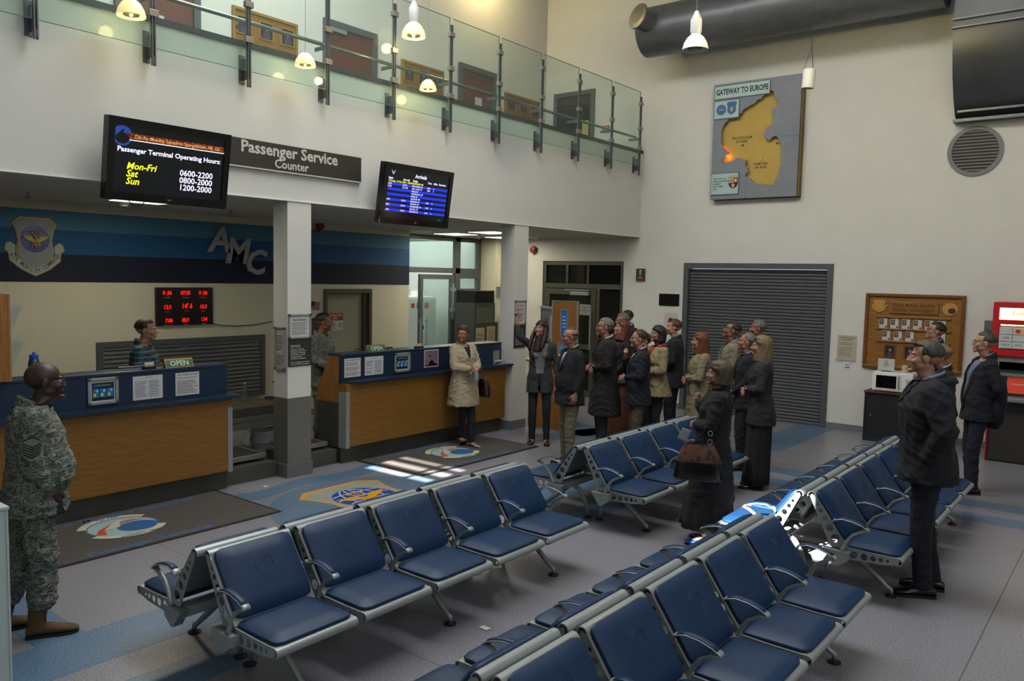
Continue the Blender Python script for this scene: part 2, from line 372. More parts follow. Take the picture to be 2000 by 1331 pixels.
# roller shutter door on the back wall
d = struct(thing('door_1', None, None, (-5.13, YB, 0)))
frame_rect(MB(), -1.26, 1.26, -.02, .10, 0.001, 2.555, .09, bottom=False).build('frame', FRAME, d)
MB().box(-1.17, 1.17, .085, .1, 0.001, 2.46).build('backing', BLACK, d)
NS = 46; ph = 2.46 / NS
pr = [(.02, 0.003), (.036, .006), (.045, ph * .35), (.045, ph * .7), (.034, ph - .008), (.02, ph - .003)]
slat = MB().loft([[(sx, .085 - p[0], p[1]) for p in pr] for sx in (-1.165, 1.165)]).mesh('slat', SHUT, smooth=True)
for i in range(NS): obj('slat', slat, d, (0, 0, .002 + i * ph))
# dark glass entrance door in the back wall
d = struct(thing('door_2', None, None, (-8.515, YB, 0)))
fr = frame_rect(MB(), -.915, .915, .02, .12, 0.001, 2.575, .07, bottom=False)
fr.box(-.845, .845, .02, .12, 2.06, 2.15).box(.33, .40, .02, .12, 0.001, 2.06)
fr.box(-.38, -.33, .03, .11, 2.15, 2.505).box(.1, .14, .03, .11, 2.15, 2.505).build('frame', DFRAME, d)
MB().box(-.845, .845, .06, .07, 2.15, 2.505).box(.40, .845, .06, .07, 0.05, 2.06).build('pane', GLASSD, d)
lf = frame_rect(MB(), -.845, .33, 0, .05, 0.006, 2.05, .11); lf.box(-.735, .22, 0.005, .045, .9, 1.0).build('door_leaf', DFRAME, d)
MB().box(-.735, .22, .02, .03, .12, 1.94).build('leaf_pane', GLASSD, d)
MB().rbox(-.22, .2, -.06, -.001, 1.93, 2.0, .008).box(-.35, .22, -.05, -.035, 2.02, 2.04).build('door_closer', ALU, d)
MB().tube([(.25, -.05, .9), (.25, -.05, 1.75)], .016, 8).box(.235, .265, -.05, .0, .95, .98).box(.235, .265, -.05, .0, 1.65, 1.68).build('pull_handle', ALU, d)
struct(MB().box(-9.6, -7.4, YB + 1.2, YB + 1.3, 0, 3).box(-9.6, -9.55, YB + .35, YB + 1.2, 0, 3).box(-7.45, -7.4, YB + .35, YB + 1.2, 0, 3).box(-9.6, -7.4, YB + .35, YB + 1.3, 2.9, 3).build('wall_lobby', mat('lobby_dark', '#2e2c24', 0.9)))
# staff door in rear wall
d = struct(thing('door_3', None, None, (XR, 8.74, 0)))
MB().box(-.02, .03, -.5, -.44, 0.001, 1.995).box(-.02, .03, .44, .5, 0.001, 1.995).box(-.02, .03, -.44, .44, 1.93, 1.995).box(-.2, -.02, .36, .44, 0.001, 1.93).build('frame', DFRAME, d)
MB().box(-.12, -.08, -.44, .36, 0.005, 1.93).build('door_leaf', mat('door_leaf_cream', '#8d8c78', 0.6), d)
MB().cyl((-.08, .28, 1.0), (-.02, .28, 1.0), .012).tube([(-.03, .29, 1.0), (-.03, .18, 1.0)], .009, 6).build('door_handle', STEEL, d)
# short roller shutter behind counter one
d = struct(thing('door_4', None, None, (XR, 5.9, .42)))
frame_rect(MB(), -1.22, 1.22, 0, .05, 0.001, .90, .07).xf(Matrix.Rotation(PI / 2, 4, 'Z')).xf(Matrix.Translation((.05, 0, 0))).build('frame', FRAME, d)
MB().box(.002, .012, -1.15, 1.15, .05, .84).build('backing', BLACK, d)
sl2 = MB().loft([[(.012 + p[0] * .6, sy, p[1] * 1.05) for p in pr] for sy in (-1.15, 1.15)]).mesh('slat', SHUT, smooth=True)
for i in range(14): obj('slat', sl2, d, (0, 0, .06 + i * .0555))
# glazed partition beyond the blue wall and the bright room behind
XG = -10.75
d = struct(thing('window_3', None, None, (XG, 10.12, 0)))
g = MB()
for y0, y1, z0, z1 in ((.03, .10, 0.001, 3.0), (1.62, 1.76, 0.001, 3.0), (2.28, 2.38, 0.001, 3.0), (.10, 2.28, 2.92, 3.01), (.10, 2.28, 2.30, 2.40), (1.76, 2.28, 2.2, 2.3), (1.76, 2.28, 1.92, 2.0)): g.box(-.04, .04, y0, y1, z0, z1)
g.build('frame', FRAME, d)
for y0, y1, z0, z1 in ((.10, 1.62, 2.40, 2.92), (1.76, 2.28, 2.40, 2.92), (1.76, 2.28, 2.0, 2.2), (1.76, 2.28, .05, 1.92)):
    MB().box(-.006, .006, y0, y1, z0, z1).build('pane', GLASSC, d)
d2 = struct(thing('door_5', None, None, (XG, 10.12, 0)))
g = MB().box(-.03, .03, .66, .74, .01, 2.27).box(-.03, .03, 1.50, 1.6, .01, 2.27).box(-.03, .03, .74, 1.5, 2.18, 2.27).box(-.03, .03, .74, 1.5, .01, .14).box(-.03, .03, .74, 1.5, .74, .82).build('door_leaf', FRAME, d2)
MB().box(-.005, .005, .74, 1.5, .82, 2.18).box(-.005, .005, .74, 1.5, .14, .74).build('pane', GLASSC, d2)
for y in (.64, .80): MB().tube([(.07, y, .85), (.07, y, 1.45)], .014, 8).box(.03, .075, y - .01, y + .01, .9, .92).box(.03, .075, y - .01, y + .01, 1.38, 1.4).build('pull_handle', ALU, d2)
MB().box(.03, .07, 1.52, 1.56, 1.4, 2.1).box(.03, .09, 1.49, 1.58, 1.55, 1.62).box(.03, .09, 1.49, 1.58, 1.95, 2.02).build('hinge_set', ALU, d2)
BR = mat('bright_room_wall', '#e2e9e6', 0.9, var=0.02)
struct(MB().box(-14.2, -14, 6.5, 15, 0, 3.2).box(-14, XG - .05, 15, 15.1, 0, 3.2).box(-14, -10.6, 6.4, 6.5, 0, 3.2).box(-10.56, -10.55, 6.5, 10.12, 0, 3.2).build('wall_office', BR))
struct(MB().box(-14, XG - .05, 6.5, 15, 3.05, 3.1).build('ceiling_office', BR))
l = bpy.data.lights.new('office_light', 'AREA'); l.shape = 'RECTANGLE'; l.size = 2.4; l.size_y = 4; l.energy = 62; l.color = (.9, 1, .98)
o = bpy.data.objects.new('office_light', l); C.objects.link(o); o.location = (-12.4, 11.5, 3.0)
struct(MB().box(XG - .02, XR, 12.52, 12.6, 0, 3.03).box(-10.8, -9.9, 12.6, YB, 0, 3.03).build('wall_side', WALLW))
# ceiling lights of the lower area (lit panels)
def ceil_light(x, y, lab, pw):
    t = thing('ceiling_light', lab, 'light', (x, y, ZC), group='lit ceiling panels over the service counter')
    frame_rect(MB(), -.3, .3, -.3, .3, 0, .012, .02).xf(Matrix.Identity(4)).build('frame', WHITE, t)
    f = MB().box(-.31, .31, -.31, .31, -.012, .012); f.build('frame_plate', WHITE, t)
    MB().box(-.28, .28, -.28, .28, -.018, -.012).build('diffuser', mat('panel_glow', '#fff0cf', 0.6, emit=1.4), t)
    l = bpy.data.lights.new('panel_lamp', 'AREA'); l.size = .5; l.energy = pw; l.color = (1, .92, .74)
    o = bpy.data.objects.new('panel_lamp', l); C.objects.link(o); o.parent = t; o.location = (0, 0, -.03)
ceil_light(-9.95, 10.9, 'lit square ceiling panel before the glazed partition, leftmost of three', 14)
ceil_light(-8.95, 10.7, 'lit square ceiling panel right beside the plain white column', 14)
ceil_light(-9.8, 12.15, 'lit square ceiling panel farthest back, partly hidden by the column', 6)
ceil_light(-8.78, 4.55, 'lit ceiling panel peeking out below the opening hours screen', 14)
for i, (x, y, lab) in enumerate(((-9.19, 3.5, 'small sprinkler head above the shield emblem'), (-9.16, 5.83, 'small sprinkler head right of the opening hours screen'), (-8.9, 6.3, 'small sprinkler head left of the arrivals screen'))):
    t = thing('sprinkler_head', lab, 'sprinkler', (x, y, ZC))
    MB().cyl((0, 0, .01), (0, 0, -.045), .012, 8).build('stem', STEEL, t); MB().cyl((0, 0, -.045), (0, 0, -.052), .045, 10).build('deflector', STEEL, t)
for i, (x, y, lab) in enumerate(((-9.3, 4.55, 'round recessed ceiling detector behind the opening hours screen'), (-9.2, 6.55, 'round smoke detector on ceiling just left of the first column'), (-9.17, 12.26, 'round smoke detector on ceiling near the dark entrance door'))):
    tag(MB().lathe([(.001, -.05), (.035, -.05), (.055, -.03), (.06, 0), (.06, .012), (.001, .012)], 14).build('smoke_detector', WHITE, None, smooth=True, loc=(x, y, ZC)), lab, 'detector')
# ---- upper storey doors (brown) on rear gallery wall and end wall
BRN = multi('brown_door', [(0.3, '#4f2716'), (0.7, '#65341e')], 6, 0.45, stretch=(1, 10, 1), interp='LINEAR')
for k, (y0, y1) in enumerate(((4.55, 5.6), (7.5, 8.5), (10.35, 11.33))):
    d = struct(thing('door_%d' % (6 + k), None, None, (-9.46, (y0 + y1) / 2, 3.6))); w = (y1 - y0) / 2
    MB().box(.001, .05, -w, -w + .09, 0.002, 2.26).box(.001, .05, w - .09, w, 0.002, 2.26).box(.001, .05, -w + .09, w - .09, 2.17, 2.26).build('frame', FRAME, d)
    MB().box(.001, .02, -w + .09, w - .09, 0.002, 2.17).build('door_leaf', BRN, d)
    if k != 1:
        MB().box(.02, .025, -.12 if k == 0 else -.06, .06 if k == 0 else .12, 1.42 if k == 0 else 1.6, 1.66 if k == 0 else 1.76).build('notice_sheet', PAPER, d)
    else: MB().rbox(.02, .06, -.4, -.1, 2.1, 2.16, .006).build('door_closer', ALU, d)
    MB().tube([(.05, w - .22, 1.03), (.05, w - .32, 1.03)], .009, 6).build('door_handle', STEEL, d)
d = struct(thing('door_9', None, None, (-8.78, YB, 3.6)))
frame_rect(MB(), -.46, .46, -.04, -.001, 0.002, 2.16, .08, bottom=False).build('frame', FRAME, d)
MB().box(-.38, .38, -.02, -.001, 0.002, 2.08).build('door_leaf', mat('dark_glazed_door', '#1f221f', 0.25), d)
MB().box(.2, .34, -.026, -.02, 1.25, 1.6).build('notice_sheet', mat('notice_yellow', '#a9a06a', 0.7), d)
t = thing('fire_alarm', 'red square fire alarm call point right of upper dark door', 'alarm', M=FY(-8.05, YB, 5.0))
MB().rbox(-.06, .06, -.06, .06, 0.001, .04, .006).build('housing', REDP, t); MB().box(-.035, .035, -.035, .035, .04, .042).build('label_plate', PAPER, t)
# ---- floor mats
for i, (y0, y1, x0, x1, ec, lab) in enumerate(((1.85, 4.52, -7.4, -6.28, (-6.9, 3.32), 'long brown floor mat with squadron emblem behind the camouflaged man'), (6.37, 8.58, -7.38, -6.27, (-6.85, 7.5), 'brown floor mat with emblem under the woman in the cream coat'))):
    t = thing('floor_mat', lab, 'mat', M=FZ((x0 + x1) / 2, (y0 + y1) / 2, 0))
    w, h = (y1 - y0) / 2, (x1 - x0) / 2
    MB().box(-w, w, -h, h, 0.0013, .008).build('border', EDGE, t)
    MB().box(-w + .03, w - .03, -h + .03, h - .03, .008, .011).build('pile', MATF, t)
    ex, ey = ec[1] - (y0 + y1) / 2, (x0 + x1) / 2 - ec[0]
    z = .0112
    e = thing('emblem', None, None); e.parent = t; e.location = (ex, ey, z)
    mk = lambda nm, pl, zz, m: MB().prism(pl, zz, zz + .0006).build(nm, m, e)
    MB().prism(circ(0, 0, .30, 36, .27), 0, .0006).build('ring', mat('mat_blue', '#2f5878', 0.9), e)
    mk('field', circ(0, 0, .28, 36, .25), .0006, mat('mat_pale', '#8aa3a0', 0.9))
    mk('globe', circ(.1, -.07, .17, 28, .14), .0012, mat('mat_globe', '#22517f', 0.9))
    mk('swoosh', [(-.27, -.1), (-.2, .02), (-.05, .12), (.15, .14), (.26, .05), (.14, .1), (-.04, .07), (-.16, -.02), (-.2, -.14)], .0018, mat('mat_red', '#a8452e', 0.9))
    mk('delta', [(-.02, .0), (.07, .22), (-.16, -.0)], .0024, mat('mat_cream', '#b3aa93', 0.9))
    for s, a0 in ((1, 35), (-1, 205)):
        arc = [(.36 * math.cos(math.radians(a0 + k * 11)), .33 * math.sin(math.radians(a0 + k * 11))) for k in range(12)]
        arc += [(.29 * math.cos(math.radians(a0 + k * 11)), .26 * math.sin(math.radians(a0 + k * 11))) for k in range(11, -1, -1)]
        mk('scroll', arc, .003, mat('mat_cream'))
    text('scroll_lettering', '726 AMS', .055, 0, .295, .0042, mat('mat_blue'), e, bold=.01)
    text('scroll_lettering', 'INTEGRITY FIRST', .045, .02, -.295, .0042, mat('mat_blue'), e, bold=.01)
    mb = mat('mat_letter_blue', '#355a80', 0.95)
    text('lettering', '726 Air Mobility Squadron' if i == 0 else '726 Air Mobility Squadron', .15, ex + .1 if i == 0 else ex - .05, .44, z, mb, t, bold=.012, sx=1.0)
    text('lettering', 'Passenger Terminal', .15, ex, -.47 if i == 0 else -.45, z, mb, t, bold=.012, sx=.9)
# ---- inlaid floor emblem: shield with globe, wings and arrows
t = struct(thing('floor_emblem', None, None, M=FZ(-6.0, 5.40, .0022)))
def shield(sc=1.0, pts=None):
    base = [(-.36, .66), (.36, .66), (.52, .50), (.44, .30), (.40, .10), (.42, -.05), (.46, -.2), (.40, -.36), (.22, -.52), (0, -.66)]
    L = [(x, y) for x, y in base]; R = [(-x, y) for x, y in reversed(base[2:9])]
    return [(x * sc, y * sc) for x, y in (L + R)]
GOLD = mat('gold_inlay', '#c98a10', 0.4); GLB = mat('globe_blue', '#0d3f86', 0.4)
def emblem(t, s, scale, th, m_edge, m_field, m_globe, m_gold, m_line):
    MB().prism(shield(scale), 0, th).build('shield_edge', m_edge, t)
    MB().prism(shield(scale * .93), th, th * 1.6).build('shield_field', m_field, t)
    cy = .12 * scale
    MB().prism(circ(0, cy, .33 * scale, 40), th * 1.6, th * 2.2).build('globe', m_globe, t)
    g = MB(); R = .33 * scale
    for a in (-.6, -.2, .2, .6):
        pts = [Vector((R * math.sin(a) * math.cos(u), cy + R * math.sin(u), th * 2.3)) for u in [(-1.3 + 2.6 * k / 10) for k in range(11)]]
        g.tube(pts, .006 * scale, 4)
    for q in (-.45, 0, .45):
        pts = [Vector((R * .98 * math.cos(q) * math.sin(u), cy + R * math.sin(q) + .05 * scale * math.cos(u), th * 2.3)) for u in [(-1.4 + 2.8 * k / 10) for k in range(11)]]
        g.tube(pts, .006 * scale, 4)
    for i, v in enumerate(g.v): g.v[i] = (v[0], v[1], th * 2.2 + (.3 * th if v[2] > th * 2.3 else 0))
    g.build('grid_lines', m_line, t)
    w = [(0, -.02), (.06, .0), (.12, .07), (.40, .08), (.34, .04), (.36, .03), (.28, .0), (.29, -.02), (.16, -.05), (.07, -.09), (0, -.1)]
    W2 = w + [(-x, y) for x, y in reversed(w[1:-1])]
    MB().prism([(x * .78 * scale, (y + .12) * scale) for x, y in W2], th * 2.6, th * 3.4).build('wings', m_gold, t)
    a = MB()
    for an in (-28, 0, 28):
        r_ = Matrix.Rotation(math.radians(an), 3, 'Z')
        pl = [(-.008, -.2), (.008, -.2), (.008, .17), (.026, .16), (0, .23), (-.026, .16), (-.008, .17)]
        a.prism([((r_ @ Vector((x, y, 0))).x * scale, ((r_ @ Vector((x, y, 0))).y + .12) * scale) for x, y in pl], th * 3.4, th * 4.1)
        pl = [(-.022, -.2), (.022, -.2), (.03, -.13), (0, -.10), (-.03, -.13)]
        a.prism([((r_ @ Vector((x, y, 0))).x * scale, ((r_ @ Vector((x, y, 0))).y + .12) * scale) for x, y in pl], th * 3.4, th * 4.1)
    a.build('arrows', m_gold, t)
emblem(t, 1, 1.0, .0006, GOLD, mat('emblem_field', '#8b8a7e', 0.4), GLB, GOLD, mat('emblem_line', '#c9ccd0', 0.5))
MB().prism([(.5, -.1), (.62, -.05), (.66, -.2), (.6, -.42), (.3, -.72), (0, -.86), (-.3, -.72), (-.6, -.42), (-.66, -.2), (-.62, -.05), (-.5, -.1), (-.5, -.3), (-.3, -.56), (0, -.72), (.3, -.56), (.5, -.3)], 0, .0005).build('scroll', mat('scroll_sand', '#b5935c', 0.4), t)
# ================================================================== SERVICE COUNTERS
def counter(y0, y1, lab, left_open):
    t = thing('service_counter', lab, 'counter', (-7.4, (y0 + y1) / 2, 0)); w = (y1 - y0) / 2
    MB().box(-.03, -.01, -w, w, 0.001, .20).box(-.42, -.03, -w + .01, w - .01, 0.001, .19).build('kick_plate', STEELD, t)
    n = 1
    MB().box(-.05, .08, -w, w, .205, .955).build('front_panel', WOOD, t)
    e = MB(); ey = w - .05 if not left_open else -w
    e.box(.0801, .086, ey, ey + .05, .19, .86).box(-.05, .086, ey - .004 if left_open else ey + .0505, ey - .0005 if left_open else ey + .054, .19, .86); e.build('edge_strip', ALU, t)
    # shelf with chamfered free end
    sy0, sy1 = (-w, w + .10) if not left_open else (-w, w + .12)
    if not left_open: pl = [(-.1, sy0), (.14, sy0), (.14, sy1 - .06), (.10, sy1), (-.1, sy1)]
    else: pl = [(-.1, sy0), (.0, sy0), (.14, sy0 + .1), (.14, sy1), (-.1, sy1)]
    MB().prism(pl, .958, .985).build('shelf', DBLUE, t)
    MB().box(-.04, 0, -w, w, .986, 1.272).build('upstand', DBLUE, t)
    MB().rbox(-.25, .006, -w, w, 1.274, 1.302, .004).build('transaction_top', DBLUE, t)
    MB().box(-.45, -.05, -w + .02, w - .02, .72, .75).build('desk_top', WOOD, t)
    ye = w if not left_open else -w
    s = 1 if not left_open else -1
    MB().box(-.45, -.05, min(ye, ye - s * .02), max(ye, ye - s * .02), .18, .72).build('end_panel', STEELD, t)
    if left_open:
        MB().prism([(-.06, .95), (-.06, 1.27), (-.24, 1.27), (-.46, .80), (-.46, .72), (-.06, .72)], -.012, .012).xf(Matrix(((1, 0, 0, 0), (0, 0, 1, ye + .01), (0, 1, 0, 0), (0, 0, 0, 1)))).build('cheek_panel', WOODV, t)
    return t
counter(-1.2, 4.66, 'long service counter with blue top and beech front behind the bald man', False)
counter(6.16, 9.13, 'service counter with sloping wooden cheek between the two columns', True)
def wallthing(name, lab, cat, M, group=None): return thing(name, lab, cat, M=M, group=group)
def sheet(lab, y, z, w, h, x=-7.398, seed=1, two=False, frame=False, name='notice_sheet'):
    t = wallthing(name, lab, 'notice', FX(x, y, z))
    MB().box(-w / 2, w / 2, -h / 2, h / 2, 0.001, .0025).build('sheet', PAPER, t)
    if two:
        lines(w * .4, h * .7, 9, -w * .43, -h * .4, .0026, seed).build('print', PRINTB, t); lines(w * .4, h * .7, 9, .03 * w, -h * .4, .0026, seed + 1).build('print', PRINTB, t)
        lines(w * .3, h * .06, 1, -w * .1, h * .4, .0026, 3).build('heading', mat('print_red', '#a04038', .8), t)
    else:
        lines(w * .86, h * .72, 11, -w * .43, -h * .42, .0026, seed).build('print', PRINT, t)
        text('heading', 'NOT A SMOKE MATTER' if False else 'NOT A CARRY-ON ITEM', w * .075, 0, h * .4, .0027, PRINT, t, bold=.02)
    return t
def snap_frame(name, lab, M, w, h, fw=.028, group=None):
    t = wallthing(name, lab, 'frame', M, group)
    for nm, a in (('frame_rail', [(-w / 2, -h / 2, w / 2, -h / 2 + fw), (-w / 2, h / 2 - fw, w / 2, h / 2)]), ('frame_stile', [(-w / 2, -h / 2 + fw, -w / 2 + fw, h / 2 - fw), (w / 2 - fw, -h / 2 + fw, w / 2, h / 2 - fw)])):
        for x0, y0, x1, y1 in a: MB().rbox(x0, x1, y0, y1, 0.001, .018, .005).build(nm, ALU, t)
    for sx in (-1, 1):
        for sy in (-1, 1): MB().rbox(sx * w / 2 - .014 - sx * .012, sx * w / 2 + .014 - sx * .012, sy * h / 2 - .014 - sy * .012, sy * h / 2 + .014 - sy * .012, .001, .021, .005).build('corner_cap', STEELD, t)
    return t
def app_poster(lab, y, z, w, h):
    t = snap_frame('poster_frame', lab, FX(-7.398, y, z), w, h)
    iw, ih = w - .056, h - .056
    MB().box(-iw / 2, iw / 2, -ih / 2, ih / 2, .002, .004).build('poster', PAPER, t)
    MB().box(-iw * .45, iw * .45, -ih * .45, ih * .4, .004, .0048).build('dark_field', mat('poster_navy', '#14181f', .4), t)
    for k in range(3):
        x = -iw * .29 + k * iw * .29
        MB().box(x - iw * .13, x + iw * .13, -ih * .3, ih * .12, .0048, .0054).build('blue_tile', mat('poster_blue', '#1c62a6', .4), t)
        MB().box(x - iw * .09, x + iw * .01, -ih * .25, -ih * .1, .0054, .006).build('yellow_icon', mat('poster_yellow', '#c9b518', .5), t)
        MB().prism(circ(x + .01, ih * .02, ih * .07, 14), .0054, .006).build('ring_icon', mat('poster_cyan', '#5fc0d8', .5), t)
    text('lettering', 'No Carry-on', ih * .11, iw * .06, ih * .28, .005, TXTW, t, bold=.01)
    MB().box(-iw * .35, -iw * .3, ih * .2, ih * .34, .005, .0056).box(-iw * .27, -iw * .22, ih * .2, ih * .34, .005, .0056).build('icon_pair', mat('poster_blue'), t)
app_poster('silver snap frame with blue icon poster on the left counter front', 3.40, 1.143, .275, .245)
sheet('wide white sheet of blue print beside poster on left counter', 3.82, 1.135, .29, .225, two=True, seed=4)
sheet('white notice sheet near right end of left counter', 4.22, 1.135, .25, .225, seed=9)
sheet('white notice sheet at left end of the right counter', 6.32, 1.135, .25, .225, seed=12)
sheet('wide white sheet of blue print on the right counter', 6.66, 1.135, .30, .225, two=True, seed=15)
app_poster('silver snap frame with blue icon poster on the right counter front', 7.13, 1.143, .275, .245)
t = wallthing('memorial_print', 'grey print of silhouettes under a pink sky on counter front', 'poster', FX(-7.398, 7.66, 1.158))
MB().box(-.135, .135, -.115, .115, .001, .0025).build('sheet', PAPER, t); MB().box(-.123, .123, -.104, .104, .0025, .003).build('picture', multi('dusk_picture', [(0.3, '#5a5560'), (0.7, '#8d6e74')], 3, .5, interp='LINEAR'), t)
MB().prism([(-.12, -.1), (-.12, -.085), (-.05, -.08), (-.03, -.03), (-.015, -.045), (.0, .0), (.012, -.03), (.03, -.02), (.05, -.06), (.12, -.08), (.12, -.1)], .003, .0036).prism([(-.06, .03), (-.02, .05), (-.01, .035), (-.03, .02)], .003, .0036).build('silhouette', BLACK, t)
for lab, y in (('green OPEN sign on the left counter beside business cards', 4.15), ('green OPEN sign at left end of the right counter', 6.72)):
    t = thing('open_sign', lab, 'sign', M=FX(-7.42, y, 1.302))
    MB().loft([[(sx, 0.0, -.045), (sx, 0, .02), (sx, .085, -.02), (sx, .08, -.03)] for sx in (-.145, .145)]).build('board', mat('brass_edge', '#8d7a42', .4, .6), t)
    f = bpy.data.objects.new('face', MB().box(-.137, .137, .007, .078, 0, .002).mesh('face', mat('open_green', '#0b5238', .5))); C.objects.link(f); f.parent = t
    M = Matrix.Translation((0, 0, .02)) @ Matrix.Rotation(math.atan2(-.04, .085), 4, 'X'); f.matrix_local = M
    tx = text('lettering', 'OPEN', .075, 0, .042, .0025, TXTW, None, bold=.015); tx.parent = t; tx.matrix_local = M @ Matrix.Translation((0, .042, .0025))
t = thing('card_holder', 'small holder with business cards left of the left OPEN sign', 'card holder', (-7.45, 3.86, 1.302))
MB().box(-.03, .03, -.055, .055, 0.001, .025).build('base', BLACK, t); MB().box(-.012, .006, -.045, .045, .025, .065).build('business_cards', PAPER, t); MB().box(.006, .012, -.045, .045, .025, .04).build('front_lip', mat('card_gold', '#a08a4a', .5), t)
t = thing('card_holder', 'small holder with cards on right counter above memorial print', 'card holder', (-7.47, 7.5, 1.302))
MB().box(-.03, .03, -.06, .06, 0.001, .02).build('base', BLACK, t); MB().box(-.014, .008, -.045, .045, .02, .055).build('business_cards', mat('card_cream', '#c2ab86', .7), t)
t = thing('leaflet_holder', 'clear acrylic leaflet stand with white leaflets at counter end', 'holder', (-7.33, 9.0, .986))
MB().box(-.06, -.055, -.07, .07, 0.001, .2).build('back_sheet', ACRYL, t); MB().box(.05, .055, -.07, .07, 0.001, .06).build('front_sheet', ACRYL, t); MB().rbox(-.05, .05, -.06, .06, 0.001, .012, .002).build('base', ACRYL, t)
MB().loft([[(-.05, s, .02), (.045, s, .05), (.05, s, .06), (-.045, s, .06)] for s in (-.05, .06)]).build('leaflets', PAPER, t)
# bottle, wooden cabinet with holders on the left counter
t = thing('water_bottle', 'grey drinking bottle with blue cap on the left counter', 'bottle', (-7.5, 2.87, 1.302))
MB().lathe([(.001, 0.001), (.042, 0.001), (.045, .01), (.045, .13), (.036, .155), (.03, .16), (.001, .16)], 18).build('body', mat('smoky_bottle', '#2f3438', .2), t, smooth=True)
MB().lathe([(.034, .161), (.036, .165), (.036, .195), (.001, .2)], 16).tube([(-.02, 0, .198), (-.01, 0, .215), (.02, 0, .212), (.03, 0, .19)], .007, 6).build('cap', mat('cap_blue', '#1f4fc4', .4), t, smooth=True)
MB().box(.0445, .0465, -.02, .02, .07, .1).build('label_print', mat('label_blue', '#5f9fc0', .6), t)
t = thing('brochure_cabinet', 'tall beech box unit standing on the counter at left edge', 'cabinet', (-7.48, 2.3, 1.302))
MB().box(-.14, .14, -.34, .32, 0.001, .72).build('body', WOODV, t); MB().box(-.14, .142, .32, .338, 0.001, .72).build('side_board', mat('beech_side', '#8f6130', .5, var=.1, vs=30), t)
for z in (.38, .08):
    o = bpy.data.objects.new('leaflet_pocket', MB().prism([(0, 0), (.012, 0), (.11, .24), (0, .24)], -.09, .09).mesh('leaflet_pocket', ACRYL)); C.objects.link(o); o.parent = t
    o.matrix_local = Matrix(((0, 0, 1, 0), (1, 0, 0, .34), (0, 1, 0, z), (0, 0, 0, 1)))
    MB().box(-.07, .07, .345, .352, z + .02, z + .22).build('leaflets', PAPER, t)
# computers and chairs behind counters
def pc(lab, x, y, rot=0):
    t = thing('computer_monitor', lab, 'monitor', (x, y, .75), rot)
    MB().rbox(-.02, .02, -.26, .26, .22, .56, .008).build('housing', BLACK, t); MB().box(-.023, -.02, -.24, .24, .24, .54).build('screen', mat('pc_screen', '#1c2228', .2), t)
    MB().cyl((.03, 0, 0.01), (.03, 0, .3), .02).rbox(-.1, .1, -.12, .12, 0.001, .015, .004).build('stand', BLACK, t)
pc('black computer screen seen from behind on the left counter desk', -7.72, 3.95)
pc('black computer screen behind the right OPEN sign', -7.72, 7.0)
def office_chair(lab, x, y, rot):
    t = thing('office_chair', lab, 'chair', (x, y, 0), rot); g = mat('chair_mesh_black', '#0b0b0c', .8)
    MB().rbox(-.24, .24, -.24, .24, .44, .51, .03).build('seat', g, t); MB().rbox(-.22, .22, -.26, -.21, .6, 1.12, .03).build('backrest', g, t)
    MB().cyl((0, 0, .12), (0, 0, .44), .025).box(-.02, .02, -.27, -.2, .42, .7).build('gas_column', STEEL, t)
    for k in range(5):
        a = k * 2 * PI / 5; MB().tube([(0, 0, .12), (.28 * math.cos(a), .28 * math.sin(a), .07)], .018, 6).ball((.29 * math.cos(a), .29 * math.sin(a), .032), .03, 8).build('leg', BLACK, t)
    for s in (-1, 1): MB().tube([(s * .2, -.05, .46), (s * .28, -.05, .5), (s * .28, -.05, .68), (s * .28, .12, .7)], .016, 6).build('armrest', BLACK, t)
office_chair('black office chair behind left counter, only its back showing', -8.6, 3.55, 1.9)
office_chair('black office chair left of the first column', -9.35, 6.75, 2.6)
# ---- baggage scale bays
def bay(lab, y0, y1, high):
    t = thing('baggage_scale', lab, 'scale', (-7.62, (y0 + y1) / 2, 0)); w = (y1 - y0) / 2
    MB().box(-.06, .16, -w, w, 0.001, .17).box(-.55, -.06, -w, w, 0.001, .14).build('base', STEELD, t)
    MB().rbox(-.50, .04, -w + .01, w - .04, .20, .25, .004).build('platform', STEEL, t)
    MB().box(-.48, 0.0, -w + .05, w - .08, .25, .254).build('tread_plate', mat('tread_dark', '#34322c', .5, .5), t)
    if high:
        MB().box(-1.4, -.70, -w, w + .8, .52, .62).build('conveyor_side', STEELD, t); MB().box(-1.38, -.705, -w + .02, w + .78, .62, .63).build('belt', mat('belt_olive', '#3b3626', .7), t)
        MB().box(-.74, -.70, -w, w + .75, .38, .46).build('guard_strip', STEEL, t); MB().box(-1.3, -1.2, -w, w, 0.001, .5).box(-1.0, -.9, -w, w, 0.001, .5).build('support', BLACK, t)
bay('baggage scale and belt between left counter and clad column', 4.68, 5.29, True)
bay('low steel baggage scale between clad column and right counter', 5.66, 6.14, False)
t = thing('waste_bin', 'clear waste bin with white liner behind the clad column', 'bin', (-8.34, 5.72, .001))
MB().lathe([(.001, 0.001), (.11, 0.001), (.15, .32), (.145, .32), (.105, .01), (.001, .01)], 20).build('bin', ACRYL, t, smooth=True)
MB().lathe([(.09, .03), (.12, .18), (.152, .325), (.155, .34), (.148, .33), (.14, .2)], 20).tube([(-.02, -.15, .32), (0, -.2, .26), (.01, -.24, .2)], [(.02, .005), (.03, .004), (.05, .003)], 8).build('liner_bag', mat('bag_white', '#a9a9a6', .5, alpha=.8), t, smooth=True)
t = thing('plastic_bottle', 'clear plastic bottle on the belt by the rear wall', 'bottle', (-8.75, 5.75, .632))
MB().lathe([(.001, 0.001), (.032, 0.001), (.033, .15), (.02, .2), (.012, .22), (.001, .22)], 14).build('body', mat('pet_bottle', '#5d6a70', .1, alpha=.5), t, smooth=True); MB().cyl((0, 0, .221), (0, 0, .24), .013, 10).build('cap', PAPER, t)
